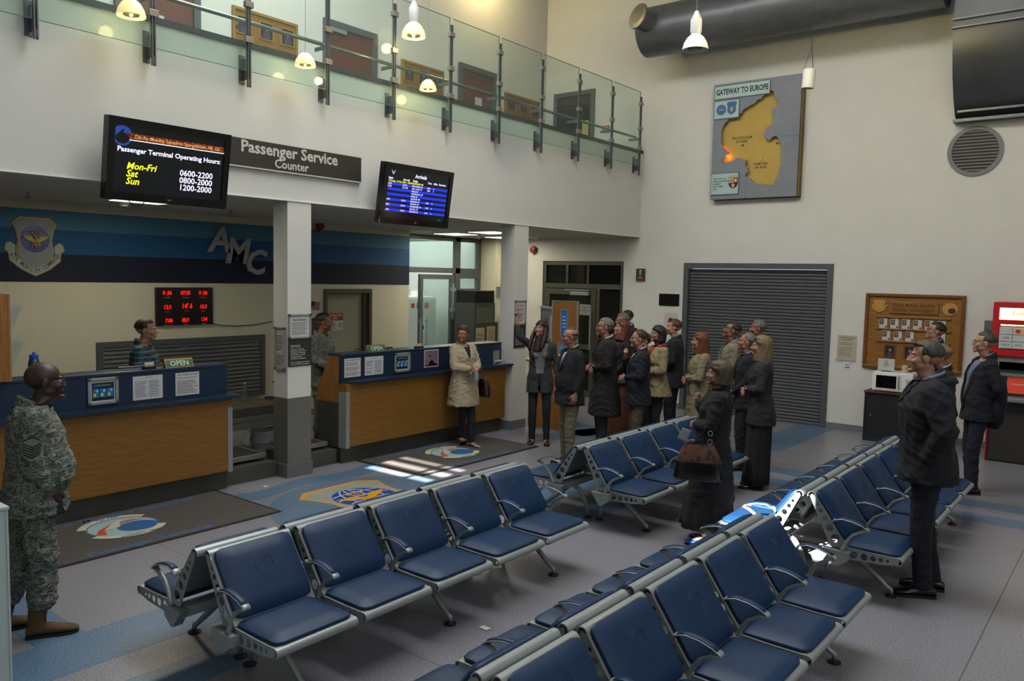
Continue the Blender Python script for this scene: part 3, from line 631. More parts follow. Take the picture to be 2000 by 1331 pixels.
# ================================================================== WALL SCREENS AND SIGNS
def screen_frame(lab, y0, y1, z0, z1):
    cy, cz = (y0 + y1) / 2, (z0 + z1) / 2
    M = FX(-6.99, cy, cz) @ Matrix.Rotation(math.radians(8.5), 4, 'X')
    t = thing('wall_screen', lab, 'screen', M=M); w, h = (y1 - y0) / 2, (z1 - z0) / 2
    MB().rbox(-w, w, -h, h, -.09, -.012, .008).build('housing', BLACK, t)
    b = MB().box(-w, w, h - .062, h, -.012, .006).box(-w, w, -h, -h + .072, -.012, .006).box(-w, -w + .06, -h + .072, h - .062, -.012, .006).box(w - .06, w, -h + .072, h - .062, -.012, .006)
    b.build('bezel', mat('glossy_black', '#060607', .15), t)
    MB().box(-.04, .04, -.2, .2, -.26, -.09).build('wall_bracket', BLACK, t)
    text('brand_lettering', 'NEC', .022, 0, -h + .035, .0062, mat('brand_grey', '#8a8a8a', .5), t)
    return t, w - .06, -h + .072, h - .062
SCR = mat('screen_dark', '#0c1014', .12, emit=.35); YL = mat('screen_yellow', '#f0e81c', .5, emit=.75); SW = mat('screen_white', '#d8d6f0', .5, emit=.72)
t, w, b0, b1 = screen_frame('large wall screen with passenger terminal operating hours', 3.28, 4.43, 2.84, 3.54)
MB().box(-w, w, b0, b1, -.012, -.006).build('display', SCR, t)
hh = b1 - b0; Y = lambda f: b0 + hh * f
MB().box(-w * .82, w, Y(.80), Y(.89), -.006, -.005).build('banner', multi('screen_banner', [(.35, '#5a1208'), (.5, '#8a2a0c'), (.62, '#b8611c')], 60, .5, interp='LINEAR'), t)
MB().box(-w * .75, w, Y(.782), Y(.795), -.006, -.005).build('rule', SW, t)
text('banner_lettering', '726 Air Mobility Squadron Spangdahlem AB, GE', .044, .06, Y(.842), -.0045, mat('banner_gold', '#d89a50', .5, emit=.5), t, bold=.01, sx=.95)
MB().prism(circ(-w * .87, Y(.84), .085, 28), -.006, -.0052).build('emblem_disc', mat('screen_blue', '#24439c', .4, emit=.35), t)
MB().prism(circ(-w * .87, Y(.80), .06, 20, .045), -.0052, -.0046).prism([(-w * .95, Y(.86)), (-w * .85, Y(.95)), (-w * .85, Y(.87))], -.0046, -.004).build('emblem_marks', SCR, t)
text('lettering', 'Passenger Terminal Operating Hours:', .060, 0, Y(.64), -.005, SW, t, bold=.020, sx=1.06)
for k, (a, c_) in enumerate((('Mon-Fri', '0600-2200'), ('Sat', '0800-2000'), ('Sun', '1200-2000'))):
    text('day_lettering', a, .082, -w * .78, Y(.40 - k * .115), -.005, YL, t, ax='LEFT', bold=.016, shear=.25)
    text('hours_lettering', c_, .076, w * .17, Y(.40 - k * .115 - .015), -.005, SW, t, ax='LEFT', bold=.014)
MB().tube([(-.35, -.345, -.04), (-.32, -.38, -.05), (-.27, -.40, -.05), (-.22, -.38, -.05), (-.2, -.34, -.04)], .004, 6).build('cable', BLACK, t)
t, w, b0, b1 = screen_frame('wall screen of arrivals with blue rows beside service sign', 6.40, 7.55, 2.84, 3.54)
hh = b1 - b0
MB().box(-w, w, b0, b1, -.012, -.006).build('display', SCR, t)
text('heading', 'Arrivals', .062, .02, Y(.90), -.005, SW, t, bold=.015)
MB().prism([(-w * .9, Y(.97)), (-w * .86, Y(.90)), (-w * .82, Y(.90)), (-w * .78, Y(.97)), (-w * .82, Y(.93)), (-w * .84, Y(.88)), (-w * .86, Y(.93))], -.006, -.005).build('wing_mark', SW, t)
BLR = mat('screen_row_blue', '#1830d8', .5, emit=.55)
cols = [-w * .97, -w * .52, -w * .22, w * .28, w * .48, w * .66]
for x, s in zip(cols, ('Flight', 'Aircraft', 'Origin', 'Time', '#Pax', 'Remarks')): text('column_heading', s, .034, x, Y(.80), -.005, SW, t, ax='LEFT', bold=.01)
text('date_lettering', 'Thursday, 15 May 2014 - SPANGDAHLEM AB', .03, -w * .97, Y(.745), -.005, YL, t, ax='LEFT')
rows = [('A702', 'C017A', 'ABU DHABI, AE', '0845', '0'), ('PC28', 'KC135R', 'SALT LAKE, UT', '0900', '0'), ('', '', 'BOISE, ID', '', ''), ('', '', 'NEWBURGH, NY', '', ''), ('', '', 'BOISE, ID', '', ''), ('', '', 'BANGOR, ME', '', ''), ('A703', 'C017A', 'BAGRAM, AF', '1035', '8'), ('', '', 'BAGRAM, AF', '', ''), ('B874', 'C017A', 'KANDAHAR, AF', '1330', '0'), ('', '', 'DALLAS, TX', '', ''), ('A702', 'C017A', 'BAGRAM, AF', '2145', '0')]
for k, r_ in enumerate(rows):
    yy = .69 - k * .053
    if k % 2 == 0: MB().box(-w * .97, w * .97, Y(yy - .026), Y(yy + .026), -.006, -.0055).build('row_bar', BLR, t)
    for x, s in zip(cols, r_):
        if s: text('row_lettering', s, .026, x, Y(yy), -.005, SW, t, ax='LEFT')
text('page_lettering', '1 of 1', .02, w * .8, Y(.04), -.005, mat('screen_green', '#30c050', .5, emit=.5), t)
t = wallthing('service_sign', 'long charcoal hanging board reading Passenger Service Counter', 'sign', FX(-7.275, 5.33, 3.455))
MB().box(-1.02, .98, -.145, .13, 0.001, .022).build('board', DSIGN, t); MB().box(-1.02, .98, -.158, -.145, 0.001, .028).build('bottom_rail', TXTW, t)
text('lettering', 'Passenger Service', .165, .02, .052, .0225, TXTW, t, bold=.024, sx=1.04); text('lettering', 'Counter', .125, .02, -.078, .0225, TXTW, t, bold=.020)
# AMC letters and shield on rear wall
t = wallthing('amc_letters', 'silver three dimensional AMC letters on the blue wall bands', 'letters', FX(XR + .006, 6.64, 2.5))
LG = mat('letter_grey', '#8a8f93', .45, .3)
for s, x, y in (('A', -.26, .17), ('M', .02, .02), ('C', .31, -.13)):
    o = text('letter', s, .49, x, y, .02, LG, t, bold=.028, shear=.18); o.data.extrude = .018
t = wallthing('command_shield', 'shield emblem reading Air Mobility Command on blue bands', 'emblem', FX(XR + .006, 4.0, 2.52))
emblem(t, 1, .47, .012, mat('shield_gold', '#a08a1e', .5), mat('shield_grey', '#6d7478', .5), mat('shield_blue', '#16246e', .4), mat('shield_gold'), mat('shield_line', '#3c4f9a', .5))
sc = [(.22, -.02), (.27, .02), (.31, .0), (.33, -.07), (.29, -.1), (.28, -.2), (.16, -.30), (0, -.38), (-.16, -.30), (-.28, -.2), (-.29, -.1), (-.33, -.07), (-.31, .0), (-.27, .02), (-.22, -.02), (-.23, -.13), (-.15, -.21), (0, -.28), (.15, -.21), (.23, -.13)]
MB().prism(sc, 0.001, .01).build('scroll_edge', mat('shield_gold'), t)
MB().prism([(x * .96, y * .97 - .004) for x, y in sc], .01, .014).build('scroll', mat('scroll_white', '#8f9590', .6), t)
word = 'AIR MOBILITY COMMAND'
for i, ch in enumerate(word):
    if ch == ' ': continue
    f = (i / (len(word) - 1)) * 2 - 1; x = f * .255; y = -.335 + .19 * abs(f) ** 1.35
    text('scroll_letter', ch, .066, x, y + .01, .0145, mat('scroll_ink', '#22303e', .6), t, bold=.012, sx=.72, rot=math.atan2(.2 * abs(f) ** .35, .255) * (1 if f > 0 else -1) * .9)
# world clock
t = wallthing('world_clock', 'black world clock board with red digits on rear wall', 'clock', FX(XR + .001, 5.86, 1.76))
MB().rbox(-.41, .41, -.255, .255, 0, .05, .004).build('case', mat('clock_black', '#0e0507', .3), t)
LED = mat('led_red', '#ff1a10', .5, emit=1.0); CL = mat('clock_label', '#a58a86', .7)
for (x, y, s, l) in ((-.26, .18, '0 :36', 'Pacific'), (.0, .18, '07:35', 'Central'), (.26, .18, '0 :36', 'Eastern'), (-.26, -.01, '12:3', 'Zulu'), (.02, 0.0, "14' 6", 'Local'), (.26, -.01, '15:3', 'Iraq'), (-.24, -.19, '7:06', 'Afghanistan'), (0, -.19, '05/1', 'Date'), (.27, -.185, '134', 'Julian')):
    text('digits', s, .075 if l != 'Local' else .095, x, y, .051, LED, t, bold=.012, shear=.12, sx=.85); text('clock_label', l, .032, x, y - .06, .051, CL, t)
MB().tube([(.38, -.24, .02), (.55, -.28, .02), (.8, -.30, .02), (1.1, -.29, .02), (1.4, -.25, .02)], .006, 6).build('cable', BLACK, t)
t = wallthing('restricted_sign', 'red and white RESTRICTED AREA sign on cream staff door', 'sign', FX(XR - .078, 8.53, 1.46))
MB().box(-.165, .165, -.14, .14, 0.001, .004).build('plate', PAPER, t); MB().box(-.165, .165, .02, .14, .004, .005).build('red_field', mat('sign_red', '#8f1219', .6), t)
text('lettering', 'RESTRICTED\nAREA', .05, 0, .08, .0055, TXTW, t, bold=.012, sp=.9); lines(.19, .12, 5, -.15, -.12, .0045, 8).build('print', PRINT, t)
MB().tube([(.11 + .035 * math.cos(a * PI / 8), -.06 + .035 * math.sin(a * PI / 8), .006) for a in range(17)], .004, 4).tube([(.085, -.035, .006), (.135, -.085, .006)], .004, 4).build('prohibition_ring', mat('sign_red'), t)
t = wallthing('small_flag', 'small stars and stripes flag above the dark haired airman', 'flag', FX(XR + .05, 8.02, 1.70))
MB().cyl((-.07, -.25, 0), (-.07, .12, 0), .004, 6).build('staff', BLACK, t)
for k in range(7): MB().box(-.07, .10, .10 - (k + 1) * .018, .10 - k * .018, -.001, .001).xf(Matrix.Rotation(-.12, 4, 'Z')).build('stripe', mat('flag_red', '#7a3034', .8) if k % 2 == 0 else mat('flag_white', '#8e8684', .8), t)
MB().box(-.07, .0, .035, .10, .001, .003).xf(Matrix.Rotation(-.12, 4, 'Z')).build('canton', mat('flag_blue', '#1d2138', .8), t)
t = wallthing('wall_rack', 'dark document rack on rear wall left of the airman', 'rack', FX(XR + .001, 7.98, 1.42))
MB().box(-.1, .13, -.14, .12, 0, .05).build('rack', DSIGN, t)
for k in range(3): MB().box(-.08, .11, -.1 + k * .07, -.06 + k * .07, .05, .055).build('folder', mat('folder_buff', '#4c4a3c', .8), t)
# column signs
t = snap_frame('column_frame', 'silver snap frame with white Keine Scherze sheet on clad column', FX(-7.289, 5.475, 1.665), .30, .27, .022)
MB().box(-.128, .128, -.113, .113, .001, .006).build('sheet', PAPER, t); text('heading', 'Keine Scherze !', .03, 0, .07, .0065, PRINT, t, bold=.02)
for k in range(3): lines(.21, .045, 3, -.105, -.095 + k * .048, .0065, 20 + k).build('print', PRINT, t)
t = wallthing('notice_board', 'dark grey NOTICE plate below silver frame on clad column', 'sign', FX(-7.289, 5.475, 1.372))
MB().box(-.152, .152, -.145, .155, 0.001, .008).build('plate', DSIGN, t); text('heading', 'NOTICE', .034, -.12, .075, .0085, TXTW, t, ax='LEFT', bold=.02)
text('lettering', 'Joking or Furnishing\nFalse Information About\nHijacking or Bombings\n& Carrying Concealed\nWeapons Aboard\nAircraft Are Prohibited', .021, -.12, -.008, .0085, TXTW, t, ax='LEFT', bold=.004)
text('lettering', 'All Are Violations Of Federal\nLaw and Will Be Investigated', .021, -.12, -.112, .0085, TXTW, t, ax='LEFT', bold=.004)
t = snap_frame('column_frame', 'narrow silver frame on shaded left side of clad column', FY(-7.415, 5.319, 1.42), .19, .47, .02)
MB().box(-.075, .075, -.21, .21, .001, .006).build('sheet', mat('paper_shaded', '#b4ada6', .8), t); lines(.13, .38, 18, -.065, -.19, .0065, 31).build('print', PRINT, t)
t = snap_frame('column_frame', 'silver snap frame on plain white column at the pointing hand', FX(-7.289, 9.41, 1.73), .27, .36, .02)
MB().box(-.115, .115, -.16, .16, .001, .006).build('sheet', PAPER, t); text('heading', 'PROHIBITED', .032, 0, .10, .0065, mat('print_red'), t, bold=.01); lines(.2, .2, 8, -.1, -.13, .0065, 41).build('print', PRINT, t)
t = wallthing('notice_board', 'dark notice plate on plain white column behind raised arm', 'sign', FX(-7.289, 9.41, 1.38))
MB().box(-.14, .14, -.17, .165, 0.001, .008).build('plate', DSIGN, t); lines(.2, .24, 9, -.11, -.13, .0085, 44, th=.3).build('print', TXTW, t)
def bell(lab, M):
    t = wallthing('alarm_sounder', lab, 'alarm', M)
    MB().lathe([(.001, 0), (.05, 0), (.05, .03), (.07, .035), (.075, .06), (.06, .09), (.03, .095), (.001, .095)], 18).build('sounder', mat('alarm_red', '#7c0d0f', .4), t, smooth=True)
    MB().box(-.012, .012, -.1, -.07, .02, .045).build('terminal', mat('alarm_red'), t)
bell('red round alarm sounder behind upper pane of the glazed partition', FX(-13.99, 13.0, 2.72))
bell('red round alarm sounder right of the plain white column', FY(-9.64, YB, 2.80))
bell('red round alarm sounder on soffit by the first column', FX(-10.34, 8.12, 2.99))
# ================================================================== BALUSTRADE
t = thing('glass_balustrade', 'glass balustrade with steel posts along the upper gallery', 'balustrade', (-7.29, 0, 4.1))
PST = mat('post_steel', '#5b5e60', .4, .5)
pm = MB().box(.10, .125, -.018, -.006, -.02, 1.32).box(.10, .125, .006, .018, -.02, 1.32).box(.10, .12, -.006, .006, 0, .06).box(.10, .12, -.006, .006, .5, .7).box(.10, .12, -.006, .006, 1.2, 1.31).mesh('post', PST)
bm_ = MB().box(.002, .012, -.045, .02, .02, .30).box(.012, .10, -.012, .006, .06, .26).mesh('base_bracket', PST)
cm_ = MB().rbox(.085, .135, -.045, .045, -.03, .03, .004).mesh('clamp', mat('clamp_steel', '#8b837a', .4, .5))
am_ = MB().box(-.11, .10, -.006, .006, -.04, 0).mesh('rail_arm', PST)
ys = [2.824 + .98 * k for k in range(11)]; ys[-1] = 12.58
for k, y in enumerate([1.844] + ys):
    p = obj('post', pm, t, (0, y, 0)); obj('base_bracket', bm_, p)
    for z in (.44, .78, 1.20): obj('clamp', cm_, p, (0, 0, z))
    obj('rail_arm', am_, p, (0, 0, .62))
ya = [1.844] + ys
for a, b_ in zip(ya[:-1], ya[1:]):
    MB().box(.105, .117, a + .03, b_ - .03, .138, 1.40).build('glass_panel', GLASSP, t)
    MB().box(.104, .118, a + .03, b_ - .03, .134, .138).box(.104, .118, a + .03, b_ - .03, 1.40, 1.404).box(.104, .118, b_ - .033, b_ - .03, .138, 1.40).build('glass_edge', mat('glass_edge_green', '#5d766c', .2), t)
MB().cyl((-.10, 0, .68), (-.10, 12.8, .68), .021, 12).build('handrail', mat('rail_steel', '#8d8f88', .25, .8), t, smooth=True)
# ================================================================== GALLERY PLAQUES
def plaque(lab, y0, y1, z0, z1, n, nx):
    t = wallthing('photo_plaque', lab, 'plaque', FX(-9.459, (y0 + y1) / 2, (z0 + z1) / 2)); w, h = (y1 - y0) / 2, (z1 - z0) / 2
    MB().box(-w, w, -h, h, 0.001, .025).build('board', OAK, t)
    for x0, x1, y0_, y1_ in ((-w, w, h - .035, h), (-w, w, -h, -h + .035), (-w, -w + .035, -h + .035, h - .035), (w - .035, w, -h + .035, h - .035)): MB().box(x0, x1, y0_, y1_, .025, .04).build('frame_rail', mat('plaque_gold', '#8a6a1c', .4), t)
    for k in range(nx):
        x = -w + (k + .5) * 2 * w / nx
        p = MB().box(x - .115, x + .115, -.05, .19, .025, .035).build('photo_mount', mat('plaque_gold'), t)
        MB().box(x - .09, x + .09, -.03, .17, .035, .038).build('photo', mat('photo_dark', '#1a1d26', .4), p)
        MB().prism([(x - .06, -.03), (x - .045, .05), (x - .015, .07), (x + .015, .07), (x + .045, .05), (x + .06, -.03)], .038, .0385).build('uniform', mat('photo_uniform', '#3a3a48', .5), p)
        MB().prism(circ(x, .1, .024, 12, .03), .0385, .039).build('face', mat('photo_skin', '#8d6a58', .6), p)
        MB().box(x - .05, x + .05, -.16, -.125, .025, .03).build('name_plate', mat('plate_dark', '#2c2412', .4), t)
plaque('wooden plaque of three portraits beside the leftmost gallery door', 6.05, 7.05, 5.08, 5.64, 3, 3)
plaque('wooden plaque of three portraits between the middle gallery doors', 9.02, 9.97, 5.08, 5.62, 3, 3)
plaque('wooden plaque of three portraits at right end of gallery wall', 11.6, 12.68, 5.08, 5.6, 3, 3)
# ================================================================== LAMPS
GLOWY = mat('lamp_shade_lit', '#f0dc96', .4, emit=.5); BULB = mat('bulb_lit', '#fff2c0', .4, emit=3)
def pendant(lab, x, y, z, r, ztop, lit=True, pw=12, ballast=True):
    t = thing('pendant_lamp', lab, 'lamp', (x, y, z)); k = r / .15
    sh = MB().lathe([(.15 * k, 0), (.152 * k, .02 * k), (.135 * k, .08 * k), (.10 * k, .14 * k), (.06 * k, .175 * k), (.055 * k, .18 * k), (.05 * k, .175 * k), (.09 * k, .13 * k), (.125 * k, .075 * k), (.14 * k, .01 * k)], 28)
    sh.f = [f for f in sh.f if len(f) == 4]; sh.m = [0] * len(sh.f)
    sh.build('shade', GLOWY if lit else WHITE, t, smooth=True)
    MB().lathe([(.085 * k, .012 * k), (.09 * k, .03 * k), (.05 * k, .1 * k), (.001, .1 * k)], 20).build('reflector', mat('reflector', '#4d4a3c', .25, .8), t, smooth=True)
    MB().ball((0, 0, .02 * k), .022 * k, 10).build('bulb', BULB if lit else mat('bulb_off', '#a9aba8', .2), t, smooth=True)
    if not lit:
        for a in range(10): MB().box(.028 * k, .078 * k, -.003, .003, .0, .02).xf(Matrix.Rotation(a * PI / 5, 4, 'Z')).build('louvre_fin', ALU, t)
    if ballast: MB().lathe([(.058 * k, .178 * k), (.062 * k, .2 * k), (.062 * k, .36 * k), (.05 * k, .38 * k), (.02 * k, .45 * k), (.001, .455 * k)], 20).build('ballast_housing', mat('lamp_housing', '#b9bbb6', .4), t, smooth=True)
    if not lit:
        for a in range(16): MB().box(.06 * k, .066 * k, -.002, .002, .21 * k, .35 * k).xf(Matrix.Rotation(a * PI / 8, 4, 'Z')).build('rib', WHITE, t)
    MB().cyl((0, 0, (.45 if ballast else .17) * k), (0, 0, ztop - z), .004 if not lit else .0022, 6).build('cord', mat('cord_grey', '#6d6d68', .6), t)
    if pw:
        l = bpy.data.lights.new('bulb_light', 'POINT'); l.energy = pw; l.color = (1, .80, .36); l.shadow_soft_size = .06
        o = bpy.data.objects.new('bulb_light', l); C.objects.link(o); o.parent = t; o.location = (0, 0, -.06)
pendant('warm lamp reflection at far left of gallery glass, built as a pendant', -6.95, 3.49, 4.39, .115, 8.5, pw=1.5, ballast=False)  # this and next three: lamp reflections in the glass, built as hanging pendants
pendant('highest warm lamp reflection of the gallery glass, built as a pendant', -6.95, 6.83, 5.02, .137, 8.5, pw=4)
pendant('small warm lamp reflection before the brown gallery door, built as a pendant', -6.95, 5.29, 4.36, .105, 8.5, pw=1.5, ballast=False)
pendant('small warm lamp reflection before the middle plaque, built as a pendant', -6.95, 7.08, 4.46, .100, 8.5, pw=2, ballast=False)
pendant('white unlit pendant lamp hanging in front of the round duct', -4.43, 9.0, 4.98, .150, 8.5, lit=False, pw=0)
pendant('warm lit pendant lamp added out of view high over the gallery end', -8.9, 10.8, 7.6, .15, 8.5, pw=45)  # unseen lamp, added to give the gallery end wall its yellow glow
pendant('lit pendant lamp at the top edge above the map', -2.9, 9.0, 5.60, .16, 8.5, pw=60)
t = thing('spot_lamp', 'white cylinder spot lamp hanging right of the map', 'lamp', (-3.80, 11.1, 4.86))
MB().lathe([(.001, 0), (.08, 0), (.082, .01), (.082, .24), (.07, .25), (.001, .25)], 20).xf(Matrix.Rotation(.06, 4, 'Y')).build('housing', WHITE, t, smooth=True)
MB().lathe([(.001, -.002), (.07, -.002), (.07, .0)], 16).xf(Matrix.Rotation(.06, 4, 'Y')).build('lens', GREY, t)
MB().tube([(0.06, 0, .25), (.03, 0, .55), (.03, 0, 3.6)], .004, 6).tube([(-.06, 0, .25), (.03, 0, .55)], .003, 5).build('cable', BLACK, t)
# ================================================================== DUCTS AND GRILLE
GALV = mat('galvanised_dark', '#66686a', .38, .45, var=.12, vs=4, stretch=(1, 3, 3))
t = thing('air_duct', 'round dark metal air duct running below the hall ceiling', 'duct', (-4.6, 12.2, 6.36))
MB().tube([(-2.32, 0, 0), (-2.30, 0, 0), (2.2, 0, 0)], [.36, .395, .395], 40).build('pipe', GALV, t, smooth=True)
MB().tube([(-2.12, 0, -.0), (-2.12, 0, 0)], .3, 8)
b = MB(); d = Vector((-.30, -.80, .18)).normalized(); c0 = Vector((-2.02, -.2, .03))
b.tube([c0, c0 + d * .36], .17, 28).tube([c0 + d * .36, c0 + d * .38, c0 + d * .40, c0 + d * .41], [.17, .21, .205, .15], 28).build('jet_nozzle', GALV, t, smooth=True)
MB().tube([c0 + d * .412, c0 + d * .414], .125, 24).build('nozzle_opening', BLACK, t)
for x in (-1.5, 0.3): MB().box(x - .005, x + .005, -.005, .005, .39, 2.15).box(x - .06, x + .06, -.02, .02, .39, .41).build('hanger', BLACK, t)
for x in (-.6, 1.0): MB().tube([(x - .006, 0, 0), (x + .006, 0, 0)], .399, 40).build('seam_ring', GALV, t, smooth=True)
t = thing('supply_hood', 'big curved sheet metal air hood at upper right wall', 'duct', (-2.3, YB, 0))
prof = [(-.02, 4.56), (-.16, 4.60), (-.34, 4.80), (-.50, 5.08), (-.60, 5.40), (-.64, 5.75), (-.60, 6.6), (-.60, 7.6)]
MB().loft([[(x, -.005, 7.6), (x, -.005, 4.56)] + [(x, y, z) for y, z in prof] for x in (0, 3.2)]).build('shell', mat('hood_steel', '#4e5153', .36, .5, var=.15, vs=2), t, smooth=True)
for z in (5.66, 5.77): MB().box(-.02, 3.2, -.68, -.62, z, z + .022).build('flange', mat('flange_grey', '#5f6467', .4, .6), t)
MB().box(-.02, 3.2, -.18, -.002, 4.52, 4.56).box(.04, 3.2, -.26, -.20, 4.63, 4.66).build('bottom_flange', mat('flange_grey'), t)
t = wallthing('round_grille', 'round louvred air grille on wall below curved hood', 'grille', FY(-2.05, YB, 4.13))
rg = MB(); ro, ri = circ(0, 0, .345, 48), circ(0, 0, .29, 48)
rg.v = [(x, y, z) for z in (0.001, .02) for r_ in (ro, ri) for x, y in r_]; n = 48
for k in range(n):
    j = (k + 1) % n
    rg.f += [(96 + k, 96 + j, 144 + j, 144 + k), (k, 48 + k, 48 + j, j), (k, j, 96 + j, 96 + k), (48 + k, 144 + k, 144 + j, 48 + j)]
rg.m = [0] * len(rg.f); rg.build('rim', GREY, t)
MB().prism(circ(0, 0, .292, 40), 0.001, .003).build('duct_opening', BLACK, t)
for k in range(13):
    y = -.264 + k * .044; L = math.sqrt(max(.0, .289 ** 2 - y * y))
    MB().loft([[(s * L, y - .012, .018), (s * L, y - .009, .019), (s * L, y + .016, .004), (s * L, y + .013, .003)] for s in (-1, 1)]).build('louvre', mat('louvre_grey', '#6b655f', .5, .2), t)
# ================================================================== MAP
t = wallthing('relief_map', 'large grey and amber relief map reading Gateway to Europe', 'map', FY(-5.18, YB - .0, 4.55))
w, h = .72, .94
cc = [(-.585, -.01), (-.60, .06), (-.60, .15), (-.585, .24), (-.56, .27), (-.52, .33), (-.50, .31), (-.47, .38), (-.42, .36), (-.37, .38), (-.32, .36), (-.31, .44), (-.29, .43), (-.26, .43), (-.22, .50), (-.13, .54), (-.05, .56), (-.02, .61), (.04, .62), (.10, .68), (.16, .73), (.18, .78), (.21, .74), (.24, .73), (.28, .65), (.33, .58), (.32, .48), (.25, .46), (.25, .36), (.28, .26), (.24, .20), (.17, .17), (.13, .08), (.14, .02), (.18, -.03), (.23, -.04), (.25, .0), (.32, .02), (.36, -.02), (.38, -.03), (.43, -.17), (.42, -.23), (.40, -.22), (.42, -.32), (.43, -.42), (.38, -.58), (.30, -.77), (.22, -.74), (.10, -.72), (.0, -.70), (-.07, -.62), (-.13, -.60), (-.16, -.58), (-.11, -.52), (-.12, -.45), (-.17, -.42), (-.14, -.33), (-.22, -.30), (-.30, -.28), (-.40, -.33), (-.50, -.34), (-.58, -.33), (-.52, -.26), (-.46, -.19), (-.50, -.14), (-.57, -.08)]
_r = random.Random(11); c2 = []
for i_, (x, y) in enumerate(cc):
    x2, y2 = cc[(i_ + 1) % len(cc)]; dx, dy = x2 - x, y2 - y; c2.append((x, y)); L_ = math.hypot(dx, dy)
    if L_ > .05:
        for f_ in (.3, .36, .66, .74): o_ = _r.uniform(-.013, .013); c2.append((x + dx * f_ - dy / L_ * o_, y + dy * f_ + dx / L_ * o_))
cc = [(x + .03, y) for x, y in c2]
bpy.context.view_layer.update()
me = curve_plate('front_plate', [(-w, -h), (w, -h), (w, h), (-w, h)], [cc], .03, mat('map_slate', '#74777f', .5, .1, var=.05))
obj('front_plate', me, t, (0, 0, .115))
MB().box(-w + .03, w + .03, -h - .01, h - .03, 0.001, .05).build('back_box', mat('map_amber_side', '#6f5a20', .6), t)
MB().box(-w + .05, w + .0, -h + .02, h - .05, .05, .062).build('relief_bed', mat('map_amber', '#ae9240', .6, var=.06, vs=3), t)
MB().box(w - .0, w + .028, -h, h - .04, .05, .10).build('side_strip', mat('map_amber_side'), t)
for x0, x1, y0, y1 in ((-.112, -.108, .64, h), (-.112, -.108, -h, -.63), (-w, -.62, .0, .004), (.42, w, .0, .004)): MB().box(x0, x1, y0, y1, .1302, .1308).build('panel_joint', mat('joint_dark', '#2c2e33', .6), t)
AC = mat('map_label_glass', '#9fb8b0', .25)
for nm, x0, x1, y0, y1 in (('title_plate', -.70, .22, .70, .90), ('emblem_plate', -.70, -.28, .38, .66), ('welcome_plate', -.705, -.235, -.86, -.52)):
    MB().box(x0 - .012, x1 + .012, y0 - .012, y1 + .012, .131, .137).build('plate_edge', mat('plate_edge', '#3b4a45', .4), t); MB().box(x0, x1, y0, y1, .137, .145).build(nm, AC, t)
text('title_lettering', 'GATEWAY TO EUROPE', .122, -.24, .80, .1455, BLACK, t, bold=.04, sx=.69)
for nm, x, y in (('SPANGDAHLEM\nAIR BASE', -.24, .02), ('MAINZ'[:4], .39, -.09), ('RAMSTEIN\nAIR BASE', .10, -.42)): text('place_lettering', nm, .058, x, y, .0625, BLACK, t, bold=.01, sx=.85)
for x, y, m_ in ((-.22, -.07, 'red'), (.10, -.32, 'w'), (.35, .0, 'red')): MB().lathe([(.001, .0), (.02, .0), (.015, .02), (.001, .022)], 12, (x, y, .062)).build('marker', mat('marker_red', '#a3201a', .4) if m_ == 'red' else TXTW, t)
MB().tube([(-.54, -.07, .08), (-.44, -.18, .08), (-.54, -.3, .08)], .02, 8).build('glow_tube', mat('glow_orange', '#ff4a08', .5, emit=.8), t)
l = bpy.data.lights.new('map_lamp', 'POINT'); l.energy = .35; l.color = (1, .3, .06); l.shadow_soft_size = .03; o = bpy.data.objects.new('map_lamp', l); C.objects.link(o); o.parent = t; o.location = (-.45, -.24, .09)
EB = mat('emblem_blue', '#2a5a94', .5)
MB().prism(circ(-.58, .52, .085, 20), .145, .148).build('round_emblem', EB, t); MB().prism([(x * .17 - .40, y * .16 + .53) for x, y in shield()], .145, .148).build('shield_emblem', EB, t)
MB().prism([(-.43, .53), (-.40, .56), (-.37, .53), (-.38, .49), (-.40, .47), (-.42, .49)], .148, .15).box(-.62, -.54, .515, .53, .148, .15).build('emblem_gold', mat('emblem_yellow', '#a99b4a', .5), t)
text('welcome_lettering', 'THE STATE OF\nRHEINLAND-PFALZ\nWARMLY\nWELCOMES\nYOU', .042, -.68, -.69, .1455, BLACK, t, ax='LEFT', bold=.01, sx=.85)
arms = lambda s, dx, dy: [(x * s + dx, y * s + dy) for x, y in ((-.5, .5), (.5, .5), (.5, -.1), (.35, -.42), (0, -.62), (-.35, -.42), (-.5, -.1))]
MB().prism(arms(.16, -.32, -.68), .145, .148).build('coat_of_arms', BLACK, t)
MB().box(-.395, -.32, -.68, -.605, .148, .149).build('arms_white', PAPER, t); MB().box(-.363, -.352, -.68, -.605, .149, .15).box(-.395, -.32, -.65, -.638, .149, .15).box(-.32, -.245, -.68, -.605, .148, .149).build('arms_red', REDP, t)
MB().prism(circ(-.282, -.642, .026, 12), .149, .1495).build('arms_wheel', PAPER, t); MB().prism([(-.35, -.70), (-.32, -.69), (-.29, -.70), (-.30, -.75), (-.32, -.77), (-.345, -.74)], .148, .149).prism([(-.40, -.60), (-.40, -.56), (-.36, -.585), (-.32, -.555), (-.28, -.585), (-.24, -.56), (-.24, -.60)], .145, .148).build('arms_gold', mat('emblem_yellow'), t)
